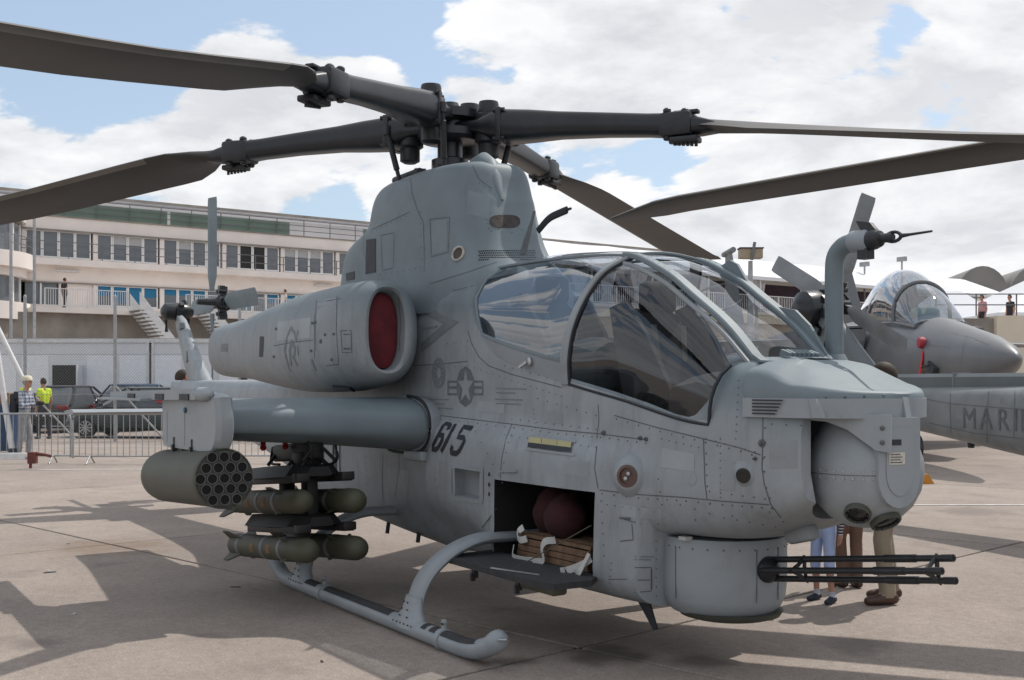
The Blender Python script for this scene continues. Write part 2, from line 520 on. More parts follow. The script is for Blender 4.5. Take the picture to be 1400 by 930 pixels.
HULL = [
    (-8.05, ((0, 1.70), (.05, 1.70), (.08, 1.68), (.10, 1.62), (.10, 1.56), (.10, 1.50), (.10, 1.45), (.08, 1.40), (.05, 1.38), (0, 1.37))),
    (-7.0, ((0, 1.70), (.09, 1.695), (.13, 1.66), (.16, 1.58), (.165, 1.50), (.165, 1.42), (.15, 1.34), (.12, 1.28), (.07, 1.25), (0, 1.24))),
    (-4.5, ((0, 1.70), (.14, 1.69), (.20, 1.65), (.25, 1.55), (.26, 1.42), (.26, 1.28), (.24, 1.13), (.19, 1.02), (.11, .97), (0, .955))),
    (-3.0, ((0, 1.78), (.18, 1.76), (.26, 1.70), (.32, 1.58), (.34, 1.40), (.34, 1.18), (.32, .94), (.26, .79), (.15, .72), (0, .70))),
    (-2.0, ((0, 2.02), (.25, 1.98), (.36, 1.88), (.42, 1.70), (.44, 1.40), (.44, 1.10), (.41, .80), (.33, .62), (.19, .53), (0, .51))),
    (-1.0, ((0, 2.40), (.30, 2.34), (.43, 2.22), (.48, 1.95), (.49, 1.45), (.49, 1.10), (.46, .75), (.37, .54), (.21, .45), (0, .43))),
    (0.30, ((0, 2.50), (.32, 2.45), (.45, 2.34), (.50, 2.05), (.51, 1.45), (.505, 1.15), (.48, .72), (.39, .47), (.22, .36), (0, .34))),
    (0.50, ((0, 2.51), (.32, 2.46), (.455, 2.34), (.50, 2.06), (.515, 1.45), (.515, 1.15), (.49, .72), (.39, .46), (.22, .35), (0, .33))),
    (0.74, ((0, 2.52), (.32, 2.47), (.46, 2.34), (.50, 2.08), (.515, 1.44), (.585, 1.27), (.595, .82), (.44, .60), (.24, .38), (0, .33))),
    (1.08, ((0, 2.53), (.31, 2.48), (.45, 2.35), (.50, 2.08), (.515, 1.42), (.60, 1.24), (.61, .80), (.46, .58), (.26, .37), (0, .33))),
    (1.28, ((0, 1.9), (.31, 1.9), (.46, 2.06), (.50, 1.90), (.515, 1.41), (.60, 1.23), (.615, .79), (.47, .57), (.27, .37), (0, .33))),
    (1.36, ((0, 1.22), (.33, 1.24), (.462, 1.99), (.50, 1.85), (.515, 1.41), (.60, 1.23), (.615, .78), (.48, .56), (.27, .37), (0, .33))),
    (1.60, ((0, 1.20), (.36, 1.22), (.468, 1.84), (.50, 1.74), (.515, 1.40), (.60, 1.22), (.615, .74), (.53, .52), (.30, .36), (0, .33))),
    (1.74, ((0, 1.18), (.36, 1.20), (.468, 1.80), (.50, 1.71), (.515, 1.39), (.60, 1.21), (.615, .70), (.595, .45), (.36, .345), (0, .33))),
    (2.42, ((0, 1.14), (.36, 1.16), (.47, 1.665), (.50, 1.60), (.515, 1.35), (.60, 1.17), (.615, .70), (.60, .45), (.38, .345), (0, .33))),
    (2.90, ((0, 1.12), (.36, 1.14), (.468, 1.585), (.50, 1.52), (.512, 1.31), (.575, 1.14), (.60, .70), (.585, .45), (.38, .345), (0, .335))),
    (3.20, ((0, 1.12), (.36, 1.14), (.465, 1.53), (.50, 1.46), (.508, 1.29), (.545, 1.12), (.555, .70), (.535, .45), (.36, .35), (0, .345))),
    (3.25, ((0, 1.15), (.36, 1.16), (.465, 1.522), (.499, 1.45), (.507, 1.29), (.54, 1.12), (.53, .96), (.45, .82), (.28, .765), (0, .755))),
    (3.58, ((0, 1.30), (.35, 1.28), (.462, 1.465), (.497, 1.40), (.505, 1.27), (.515, 1.13), (.50, .98), (.43, .85), (.25, .785), (0, .775))),
    (3.72, ((0, 1.76), (.33, 1.74), (.455, 1.56), (.492, 1.46), (.502, 1.30), (.505, 1.15), (.49, 1.00), (.42, .87), (.24, .80), (0, .785))),
    (3.86, ((0, 1.80), (.31, 1.78), (.445, 1.68), (.485, 1.50), (.497, 1.33), (.497, 1.17), (.48, 1.02), (.41, .885), (.24, .825), (0, .815))),
    (4.10, ((0, 1.76), (.29, 1.745), (.42, 1.65), (.465, 1.48), (.478, 1.34), (.478, 1.20), (.46, 1.05), (.39, .95), (.23, .905), (0, .90))),
    (4.26, ((0, 1.62), (.27, 1.615), (.40, 1.56), (.442, 1.45), (.452, 1.33), (.450, 1.20), (.43, 1.07), (.366, 1.005), (.215, .985), (0, .98))),
    (4.36, ((0, 1.575), (.25, 1.57), (.37, 1.53), (.408, 1.44), (.418, 1.33), (.415, 1.21), (.397, 1.11), (.340, 1.06), (.205, 1.035), (0, 1.03))),
]
xs = set()
for a, b in zip(HULL[:-1], HULL[1:]):
    n = max(1, int(round((b[0] - a[0]) / 0.12)))
    n = max(n, 3)
    if a[0] < -2.0: n = max(3, int((b[0] - a[0]) / 0.35))
    for k in range(n + 1): xs.add(round(a[0] + (b[0] - a[0]) * k / n, 4))
xs = sorted(xs)
bm = NB()
rings = []
SUBR = 4
for x in xs:
    half = [(s, z) for s, z in hull_sec(x)]
    full = half + [(-s, z) for s, z in half[-2:0:-1]]
    ring = smooth_poly([(s, z, 0) for s, z in full], SUBR, closed=True)
    rings.append([H(x, p.x, p.y) for p in ring])
vr, fs = loft(bm, rings)
nr = len(rings[0])
for i, f in enumerate(fs):
    j = i % nr; x = xs[i // nr]
    if (j < 2 * SUBR or j >= nr - 2 * SUBR) and 1.28 <= x <= 3.72: f.material_index = 1
bmesh.ops.recalc_face_normals(bm, faces=bm.faces)
hull_bm = bm
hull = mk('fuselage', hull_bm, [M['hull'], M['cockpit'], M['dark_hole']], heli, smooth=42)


def cut(o, cutter_bm, mi):
    """take the cutter's volume out of a part and drop the cutter"""
    bmesh.ops.recalc_face_normals(cutter_bm, faces=cutter_bm.faces)
    for f in cutter_bm.faces: f.material_index = mi
    me = bpy.data.meshes.new('c')
    cutter_bm.to_mesh(me); cutter_bm.free()
    for m in o.data.materials: me.materials.append(m)
    c = bpy.data.objects.new('c', me); COL.objects.link(c)
    md = o.modifiers.new('b', 'BOOLEAN'); md.operation = 'DIFFERENCE'; md.object = c; md.solver = 'EXACT'
    bpy.context.view_layer.update()
    dg = bpy.context.evaluated_depsgraph_get()
    new = bpy.data.meshes.new_from_object(o.evaluated_get(dg))
    o.modifiers.clear()
    old = o.data; o.data = new; new.name = old.name
    bpy.data.objects.remove(c); bpy.data.meshes.remove(me); bpy.data.meshes.remove(old)
    new.polygons.foreach_set('use_smooth', [True] * len(new.polygons))
    new.set_sharp_from_angle(angle=R(42))


# a copy of the clean skin for laying out panel lines and markings
hull_tree = BVHTree.FromPolygons([v.co.copy() for v in hull.data.vertices], [tuple(p.vertices) for p in hull.data.polygons])

# ammunition bay, equipment window, sensor socket
c = NB(); box(c, H(2.30, .42, .745), (1.13, .62, .51)); cut(hull, c, 1)
c = NB(); box(c, H(1.345, .60, .945), (.40, .20, .20), bev=.02); cut(hull, c, 0)
TSS = H(4.40, 0, 1.20)
c = NB()
lathe(c, [(0.001, -.36), (.18, -.31), (.31, -.17), (.352, 0), (.352, .18), (.352, .30), (0.001, .30)], 32, Matrix.Translation(TSS))
cut(hull, c, 0)


# ---- nose hood over the sensor turret
def hood_outline(k, inset=0.0):
    pts = [(4.02, .480), (4.22, .462), (4.36, .435), (4.46, .375), (4.565, .25), (4.635, .085)]
    pts = pts + [(x, -s) for x, s in pts[::-1]]
    return pts


bm = NB()
o0 = smooth_poly([(x, s, 0) for x, s in hood_outline(0)], 3)


def hood_ring(inset, zf):
    out = []
    for p in o0:
        x, s = p.x, p.y
        x2 = x - inset * max(0, (x - 4.1) / .5); s2 = s * (1 - inset * 1.5)
        out.append(H(x2, s2, zf(x2)))
    return out


def sst(a, b, x):
    t = max(0.0, min(1.0, (x - a) / (b - a))); return t * t * (3 - 2 * t)


zedge = lambda x: 1.725 - .075 * sst(4.10, 4.33, x) - .035 * sst(4.33, 4.63, x)
ztop = lambda x: 1.790 - .045 * sst(4.05, 4.4, x) - .075 * sst(4.35, 4.64, x)
ztop_old = lambda x: 1.775 - .06 * max(0, (x - 4.0) / .6) - .05 * max(0, (x - 4.3) / .35) ** 2
rings = [hood_ring(0, lambda x: 1.575), hood_ring(0, lambda x: 1.60), hood_ring(.012, lambda x: lerp(1.60, zedge(x), .72)),
         hood_ring(.035, lambda x: lerp(1.60, zedge(x), .93)), hood_ring(.075, lambda x: zedge(x) + .006), hood_ring(.24, lambda x: lerp(zedge(x), ztop(x), .66)), hood_ring(.42, lambda x: lerp(zedge(x), ztop(x), .92)), hood_ring(.6, lambda x: ztop(x))]
loft(bm, rings)
hood = mk('nose_hood', bm, M['hull_dark'], heli, smooth=50)
bm = NB()      # the lighter rim band with its cooling slots
rim = lambda g, z0, z1: [hood_ring(-g, lambda x: z0), hood_ring(-g, lambda x: z1)]
a = hood_ring(-.012, lambda x: 1.480); b = hood_ring(-.012, lambda x: 1.578); c2 = hood_ring(.05, lambda x: 1.578); d = hood_ring(.05, lambda x: 1.480)
n = len(a)
for q in ((a, b), (b, c2), (c2, d), (d, a)):
    for i in range(n - 1):
        quad(bm, q[0][i], q[0][i + 1], q[1][i + 1], q[1][i])
bmesh.ops.remove_doubles(bm, verts=bm.verts, dist=1e-5)
rimband = mk('hood_rim', bm, M['hull_light'], heli, smooth=40)
for k in range(5):
    bm = NB()
    z = 1.495 + .017 * k
    x0, x1 = 4.09, 4.245 + .012 * k
    s0 = .480 - .018 * (x0 - 4.02) / .2 + .012; s1 = .480 - .018 * (x1 - 4.02) / .2 + .012
    quad(bm, H(x0, s0 + .004, z), H(x1, s1 + .006, z), H(x1, s1 + .006, z + .008), H(x0, s0 + .004, z + .008))
    mk('cooling_slot', bm, M['digit'], rimband, smooth=0)
bm = NB()
for x in (4.44,):
    s = .40
    prism(bm, [(0, 1.482), (.05, 1.482), (.015, 1.576), (-.02, 1.576)], lambda u, z: H(x + u, s - .02, z), lambda u, z: H(x + u, s + .02 - u * .3, z))
mk('rim_fin', bm, M['hull_light'], rimband, smooth=0)
bm = NB(); prism(bm, [(4.63, 1.47), (4.68, 1.47), (4.655, 1.585), (4.62, 1.585)], lambda x, z: H(x, -.02, z), lambda x, z: H(x, .02, z))
mk('rim_fin', bm, M['hull_light'], rimband, smooth=0)
# underside plate that closes the hood
bm = NB()
pl = hood_ring(.03, lambda x: 1.50)
bm.faces.new([bm.verts.new(p) for p in pl])
mk('hood_floor', bm, M['hull_light'], heli, smooth=0)

# ---- sensor turret (ball, yoke arm, skirt, windows)
turret = mk('sensor_turret', (lambda b: (lathe(b, [(.001, -.29), (.09, -.276), (.17, -.235), (.235, -.17), (.275, -.09), (.292, 0), (.286, .07), (.26, .15), (.23, .22), (.20, .28), (.001, .28)], 40, Matrix.Translation(TSS)), b)[1])(NB()), M['hull_light'], heli, smooth=40)
az = R(-14)                         # yoke faces a little to starboard of dead ahead
TM = Matrix.Translation(TSS) @ Matrix.Rotation(az, 4, 'Z')      # local x = yoke normal
bm = NB()
hw = .125
poly = [(-hw, .285), (-hw, -.01)] + [(-hw * math.cos(t), -.01 - .15 * math.sin(t)) for t in [PI * k / 10 for k in range(1, 10)]] + [(hw, -.01), (hw, .285)]
prism(bm, poly, lambda u, z: TM @ Vector((.05, u, z)), lambda u, z: TM @ Vector((.285, u * .96, z)))
arm = mk('yoke_arm', bm, M['hull_light'], turret, smooth=35)
poly = [(u * .62, z * .75 + .02) for u, z in poly]
bm = NB(); prism(bm, poly, lambda u, z: TM @ Vector((.28, u, z)), lambda u, z: TM @ Vector((.2905, u, z)))
mk('yoke_cover', bm, M['hull_light'], arm, smooth=35)
bm = NB(); prism(bm, [(-.045, .055), (.045, .055), (.045, .115), (-.045, .115)], lambda u, z: TM @ Vector((.2895, u - .02, z)), lambda u, z: TM @ Vector((.2935, u - .02, z)))
mk('data_plate', bm, mat('data_plate_print', (.50, .48, .42), .5, var=.2, scale=60), arm, smooth=0)
bm = NB()
for k in range(4): prism(bm, [(-.038, .064 + k * .013), (.030 - .012 * (k % 2), .064 + k * .013), (.030 - .012 * (k % 2), .068 + k * .013), (-.038, .068 + k * .013)], lambda u, z: TM @ Vector((.293, u - .02, z)), lambda u, z: TM @ Vector((.2945, u - .02, z)))
prism(bm, [(-.04, .150), (.025, .150), (.025, .178), (-.04, .178)], lambda u, z: TM @ Vector((.2895, u - .02, z)), lambda u, z: TM @ Vector((.2930, u - .02, z)))
mk('plate_print', bm, M['digit'], arm, smooth=0)
# skirt plate beside the yoke
az2 = R(-62)
TM2 = Matrix.Translation(TSS) @ Matrix.Rotation(az2, 4, 'Z')
bm = NB()
poly = [(-.26, .30), (.19, .30), (.19, .115), (.12, .125), (-.02, .225), (-.12, .262), (-.26, .272)]
prism(bm, poly, lambda u, z: TM2 @ Vector((.262, u, z)), lambda u, z: TM2 @ Vector((.286, u, z)))
mk('skirt_plate', bm, M['hull_light'], turret, smooth=0)
for u, z in ((.15, .235), (.15, .165)):
    bm = NB(); lathe(bm, [(.012, 0), (.012, .006), (.006, .009)], 10, TM2 @ Matrix.Translation((.285, u, z)) @ Matrix.Rotation(PI / 2, 4, 'Y'))
    mk('bolt', bm, M['rivet'], turret)
CV = Vector((math.cos(R(-49)), math.sin(R(-49)), 0))


def on_ball(az_deg, el_deg, r, name, col, rim):
    d = Vector((math.cos(R(az_deg)) * math.cos(R(el_deg)), math.sin(R(az_deg)) * math.cos(R(el_deg)), math.sin(R(el_deg))))
    Mx = look_axis(TSS + d * .279, d)
    bm = NB(); lathe(bm, [(r * 1.18, 0), (r * 1.18, .022), (r * 1.05, .029), (r, .024), (r, .014), (.001, .014)], 24, Mx)
    w = mk('sensor_window', bm, rim, turret, smooth=35)
    bm = NB(); lathe(bm, [(r * .98, .014), (r * .9, .019), (.001, .022)], 24, Mx)
    mk('window_glass', bm, col, w, smooth=60)
    bm = NB()
    for k in range(10):
        a = 2 * PI * k / 10
        lathe(bm, [(.004, .02), (.004, .028)], 6, Mx @ Matrix.Translation((r * .9 * math.cos(a), r * .9 * math.sin(a), 0)))
    mk('window_screws', bm, M['rivet'], w, kind='stuff')


on_ball(-58, -42, .056, 'w', M['lens'], M['olive_grey'])
on_ball(-12, -55, .066, 'w', M['lens'], M['olive_grey'])
# seam of bolts round the ball
bm = NB()
for k in range(7):
    a = R(-98 + 9.5 * k)
    d = Vector((math.cos(a), math.sin(a), 0))
    for dz in (.018, -.018):
        lathe(bm, [(.007, 0), (.005, .006)], 8, look_axis(TSS + d * .288 + Vector((0, 0, dz)), d))
mk('ball_bolts', bm, M['steel'], turret, kind='stuff')
bm = NB()
pts = [TSS + Vector((math.cos(R(a)), math.sin(R(a)), 0)) * .2905 for a in range(-112, -28, 6)]
tube(bm, pts, .0028, 5); mk('ball_seam', bm, M['line'], turret)

# ---- chin gun
GC = H(3.335, 0, 0)
bm = NB()
lathe(bm, [(.30, .325), (.335, .355), (.362, .415), (.372, .51), (.372, .72), (.36, .765), (.20, .768)], 48, Matrix.Translation(GC))
gun = mk('gun_turret', bm, M['hull_light'], heli, smooth=40)
bm = NB(); lathe(bm, [(.24, .290), (.29, .305), (.31, .335), (.001, .335)], 32, Matrix.Translation(GC + Vector((.06, 0, 0))))
mk('turret_base', bm, M['olive_grey'], gun, smooth=40)
bm = NB()
for k in range(26):
    a = 2 * PI * k / 26
    d = Vector((math.cos(a), math.sin(a), 0))
    lathe(bm, [(.006, 0), (.004, .004)], 6, look_axis(GC + d * .3715 + Vector((0, 0, .715)), d))
mk('turret_fasteners', bm, M['rivet'], gun, kind='stuff')
for a in (-88, -12, 14):
    bm = NB(); d = Vector((math.cos(R(a)), math.sin(R(a)), 0))
    tube(bm, [GC + d * .3725 + Vector((0, 0, .42)), GC + d * .3735 + Vector((0, 0, .72))], .003, 5)
    mk('turret_seam', bm, M['line'], gun)
gdir = Vector((1, 0, .135)).normalized()
gbase = H(3.335 + .285, 0, .590)
gx, gy = frame_of(gdir)
bm = NB(); lathe(bm, [(.140, -.05), (.140, .045), (.118, .060), (.001, .060)], 28, look_axis(gbase, gdir)); mk('gun_port', bm, M['dark_hole'], gun, smooth=40)
cannon = mk('cannon', (lambda b: (lathe(b, [(.075, .0), (.075, .10), (.05, .14), (.02, .16)], 20, look_axis(gbase, gdir)), b)[1])(NB()), M['black'], gun)
for k in range(3):
    a = R(60 + 120 * k)
    off = (gx * math.cos(a) + gy * math.sin(a)) * .062
    p = gbase + off
    bm = NB()
    tube(bm, [p + gdir * t for t in (0, .90, .901, 1.09, 1.091, 1.24, 1.241, 1.31)], [.0175, .0175, .0205, .0205, .0165, .0165, .0185, .0185], 12)
    b = mk('barrel', bm, M['black'], cannon, smooth=40)
    bm = NB(); lathe(bm, [(.009, 0), (.009, .002)], 10, look_axis(p + gdir * 1.31, gdir)); mk('muzzle_bore', bm, M['dark_hole'], cannon)
for t, rr in ((.34, .0), (1.21, 0)):
    bm = NB()
    ctr = gbase + gdir * t
    tri = [ctr + (gx * math.cos(R(60 + 120 * k)) + gy * math.sin(R(60 + 120 * k))) * .080 for k in range(3)]
    loop = []
    for k in range(3):
        loop += [lerp(tri[k], tri[(k + 1) % 3], q) + (ctr - lerp(tri[k], tri[(k + 1) % 3], q)) * .25 * math.sin(q * PI) for q in (0, .25, .5, .75)]
    for w in (0.0,):
        tube(bm, [p + gdir * w for p in loop + loop[:1]], .011, 6)
    mk('barrel_clamp', bm, M['black'], cannon)

# ---- rotor mast fairing (lofted upward)
DOG = [  # z, (x rear, x front, half width)
    (2.20, (-1.78, 1.55, .51)), (2.42, (-1.74, 1.46, .50)), (2.55, (-1.70, 1.28, .49)), (2.62, (-1.68, 1.19, .485)), (2.70, (-1.66, 1.12, .48)),
    (2.78, (-1.63, 1.07, .475)), (2.85, (-1.57, 1.035, .47)), (2.91, (-1.43, 1.005, .467)), (2.96, (-1.22, .985, .465)), (3.01, (-1.06, .965, .463)), (3.06, (-1.01, .95, .46)), (3.14, (-.99, .915, .45)), (3.21, (-.97, .895, .44)), (3.27, (-.94, .88, .425)), (3.32, (-.89, .86, .405)), (3.355, (-.82, .83, .375)), (3.375, (-.72, .78, .33)), (3.382, (-.60, .70, .27))]
bm = NB(); rings = []
zz = [2.20 + 1.12 * k / 48 for k in range(49)] + [3.335, 3.348, 3.358, 3.367, 3.374, 3.379, 3.382]
for z in zz:
    xr, xf, hw = tab(DOG, z)
    cx = .15
    ring = []
    for k in range(48):
        a = 2 * PI * k / 48
        ca, sa = math.cos(a), math.sin(a)
        e = .62
        u = math.copysign(abs(ca) ** (e if ca < 0 else .80), ca); v = math.copysign(abs(sa) ** e, sa)
        x = cx + (u * (xf - cx) if ca > 0 else u * (cx - xr))
        ring.append(H(x, v * hw * (1 - .10 * max(0, u) ** 2), z))
    rings.append(ring)
loft(bm, rings)
dog = mk('mast_fairing', bm, [M['hull_dark'], M['dark_hole']], heli, smooth=45)
dog_tree = BVHTree.FromPolygons([v.co.copy() for v in dog.data.vertices], [tuple(p.vertices) for p in dog.data.polygons])
# raised spine on the front of the fairing
bm = NB()
rings = []
for x, z, w, h in ((.46, 3.37, .02, .01), (.56, 3.37, .08, .07), (.68, 3.355, .095, .105), (.80, 3.29, .085, .10), (.88, 3.18, .06, .075), (.95, 3.04, .015, .02)):
    rings.append([H(x - .06, .07 + w, z - .06), H(x, .07 + w * .8, z + h * .55), H(x + .01, .07 + w * .3, z + h), H(x + .01, .07 - w * .3, z + h), H(x, .07 - w * .8, z + h * .55), H(x - .06, .07 - w, z - .06)])
loft(bm, [smooth_poly(r, 3) for r in rings], closed=True)
mk('control_bulge', bm, M['hull_dark'], dog, smooth=60)


# ---- engine nacelles
def nacelle(sd):
    NAC = [  # x, (centre s, centre z, half width, half height, power)
        (-3.34, (.74, 2.00, .275, .275)), (-3.1, (.745, 2.0, .285, .285)), (-2.6, (.76, 2.0, .295, .30)), (-2.0, (.78, 2.0, .325, .345)), (-1.3, (.81, 2.0, .365, .395)), (-.6, (.84, 2.005, .395, .425)),
        (-.1, (.845, 2.015, .395, .425)), (.25, (.85, 2.035, .375, .412)), (.45, (.862, 2.05, .325, .392)), (.57, (.875, 2.055, .262, .368)), (.62, (.88, 2.055, .215, .345))]
    bm = NB(); rings = []
    n = 40
    def ring(x, cs, cz, a, b, p=.80):
        out = []
        for k in range(n):
            t = 2 * PI * k / n
            u = math.copysign(abs(math.cos(t)) ** p, math.cos(t)); v = math.copysign(abs(math.sin(t)) ** p, math.sin(t))
            out.append(H(x, sd * (cs + a * u), cz + b * v))
        return out
    steps = [-3.34 + (.62 + 3.34) * k / 44 for k in range(45)]
    rings.append(ring(-3.05, .74, 2.0, .05, .05)); rings.append(ring(-3.06, .74, 2.0, .225, .225)); rings.append(ring(-3.335, .74, 2.0, .25, .25))
    for x in steps: rings.append(ring(x, *tab(NAC, x)))
    # rolled lip and the duct behind it
    rings.append(ring(.637, .884, 2.055, .18, .325)); rings.append(ring(.625, .886, 2.055, .152, .305)); rings.append(ring(.53, .886, 2.05, .138, .292)); rings.append(ring(.34, .88, 2.05, .132, .285))
    loft(bm, rings)
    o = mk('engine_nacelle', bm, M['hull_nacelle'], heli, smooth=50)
    return o


nac = nacelle(1); nacp = nacelle(-1)
nac_tree = BVHTree.FromPolygons([v.co.copy() for v in nac.data.vertices], [tuple(p.vertices) for p in nac.data.polygons])
for sd, par in ((1, 'starboard'), (-1, 'port')):
    bm = NB(); n = 28
    rings = []
    for x, a, b in ((.40, .115, .270), (.535, .130, .286), (.550, .105, .245), (.558, .03, .07)):
        rings.append([H(x - .012 * math.sin(k * 1.7) * (x > .56), sd * (.886 + a * math.copysign(abs(math.cos(2 * PI * k / n)) ** .8, math.cos(2 * PI * k / n))), 2.052 + b * math.copysign(abs(math.sin(2 * PI * k / n)) ** .8, math.sin(2 * PI * k / n))) for k in range(n)])
    loft(bm, rings)
    o = mk('intake_cover', bm, M['red_cover'], None, smooth=60)
    tag(o, 'dark red cloth plug in the engine intake ' + ('facing the viewer' if sd > 0 else 'on the far side of the rotor mast'), 'intake cover', 'red plugs in the engine intakes')
# shoulder that joins nacelle and fuselage
for sd in (1, -1):
    bm = NB()
    rings = []
    for x, h in ((-2.2, .10), (-1.6, .22), (-.8, .27), (.0, .27), (.22, .22), (.34, .12)):
        q_ = .40 if x < .2 else .40 - (x - .2) * .9
        rings.append([H(x, sd * q_, 2.0 + h * 1.3), H(x, sd * (q_ + .20), 2.0 + h), H(x, sd * (q_ + .27), 2.0), H(x, sd * (q_ + .20), 2.0 - h), H(x, sd * q_, 2.0 - h * 1.2)])
    loft(bm, rings)
    mk('engine_shoulder', bm, M['hull_dark'], heli, smooth=50)


# ---- stub wings with tip pylons
def wing(sd):
    bm = NB(); rings = []
    for s, xl, xt, zt, zb in ((.42, .82, -.62, 1.545, 1.13), (.62, .78, -.60, 1.545, 1.14), (1.3, .71, -.54, 1.545, 1.20), (2.12, .625, -.46, 1.54, 1.25)):
        r = (zt - zb) / 2; zc = (zt + zb) / 2
        pts = [(xt, zt - .10), (xt + .35, zt - .015), (xl - .5, zt), (xl - .28, zt - .008), (xl - .10, zt - .06), (xl - .02, zc + .07), (xl, zc), (xl - .015, zc - .08), (xl - .09, zb + .05), (xl - .26, zb + .005), (xl - .5, zb), (xt + .35, zb + .08), (xt, zb + .18)]
        rings.append([H(p.x, sd * s, p.y) for p in smooth_poly([(a, b, 0) for a, b in pts], 3)])
    loft(bm, rings)
    w = mk('stub_wing', bm, M['hull'] if False else M['hull_dark'], heli, smooth=45)
    bm = NB()
    rings = []
    for s, g in ((.50, -.02), (.59, .0), (.612, -.004), (.617, -.03)):
        r = []
        for k in range(24):
            t = 2 * PI * k / 24
            r.append(H(.36 + (.47 + g) * math.copysign(abs(math.cos(t)) ** .6, math.cos(t)) , sd * s, 1.335 + (.225 + g) * math.copysign(abs(math.sin(t)) ** .9, math.sin(t))))
        rings.append(r)
    loft(bm, rings)
    mk('wing_root_seal', bm, M['hull'], w, smooth=50)
    bm = NB()
    tube(bm, [H(.36 + .452 * math.copysign(abs(math.cos(t)) ** .6, math.cos(t)), sd * .622, 1.335 + .222 * math.copysign(abs(math.sin(t)) ** .9, math.sin(t))) for t in [PI * (-.62 + 1.1 * k / 20) for k in range(21)]], .013, 6)
    mk('root_gasket', bm, M['digit'], w)
    # bay under the wing root
    bm = NB()
    box(bm, H(.55, sd * .58, 1.10), (.30, .12, .08), bev=.02)
    mk('root_bracket', bm, M['hull_light'], w)
    # tip pylon
    bm = NB()
    poly = [(-.50, 1.24), (-.46, 1.185), (-.38, 1.165), (.66, 1.175), (.78, 1.20), (.85, 1.28), (.87, 1.40), (.83, 1.52), (.70, 1.585), (-.42, 1.585), (-.50, 1.53)]
    poly = [(p.x, p.y) for p in smooth_poly([(a, b, 0) for a, b in poly], 2, True)]
    rr = []
    for s, k in ((2.13, .94), (2.15, 1), (2.225, 1), (2.26, .955)):
        rr.append([H(.18 + (x - .18) * k, sd * s, 1.38 + (z - 1.38) * k) for x, z in poly])
    loft(bm, rr)
    p = mk('tip_pylon', bm, M['hull_light'], heli, smooth=35)
    bm = NB()
    bar(bm, H(-1.95, sd * 2.27, 1.545), H(.55, sd * 2.27, 1.578), .085, .075)
    lathe(bm, [(.052, 0), (.05, .10), (.035, .18), (.012, .22)], 14, look_axis(H(.55, sd * 2.27, 1.578), H(1, 0, .01)))
    rail = mk('launch_rail', bm, M['hull_light'], p, smooth=40)
    for x in (-1.2, -.35, .3):
        bm = NB(); box(bm, H(x, sd * 2.316, 1.555 + .005 * x), (.22, .012, .045)); mk('rail_panel', bm, M['digit'], rail, smooth=0)
    bm = NB(); prism(bm, [(-2.1, 1.515), (-.6, 1.52), (-.6, 1.537), (-2.1, 1.53)], lambda x, z: H(x, sd * 2.16, z), lambda x, z: H(x, sd * 2.40, z))
    mk('rail_shoe', bm, M['hull_light'], rail, smooth=0)
    for x in (-.15, .30):
        bm = NB(); box(bm, H(x, sd * 2.2, 1.175), (.035, .16, .05)); box(bm, H(x, sd * 2.262, 1.20), (.022, .012, .11)); box(bm, H(x + .09, sd * 2.2, 1.16), (.12, .10, .03))
        mk('sway_brace', bm, M['black'], p, smooth=0)
    bm = NB(); lathe(bm, [(.02, 0), (.022, .012), (.012, .02)], 10, look_axis(H(.15, sd * 2.258, 1.46), H(0, sd, 0))); mk('position_light', bm, mat('teal_light_glass', (.02, .10, .14), .2), p)
    for x in (.12, -.34):
        bm = NB(); quad(bm, H(x, sd * 2.2625, 1.20), H(x + .006, sd * 2.2625, 1.20), H(x + .006, sd * 2.2625, 1.44), H(x, sd * 2.2625, 1.44)); mk('pylon_seam', bm, M['line'], p, smooth=0)
    return w


wing_s = wing(1); wing_p = wing(-1)


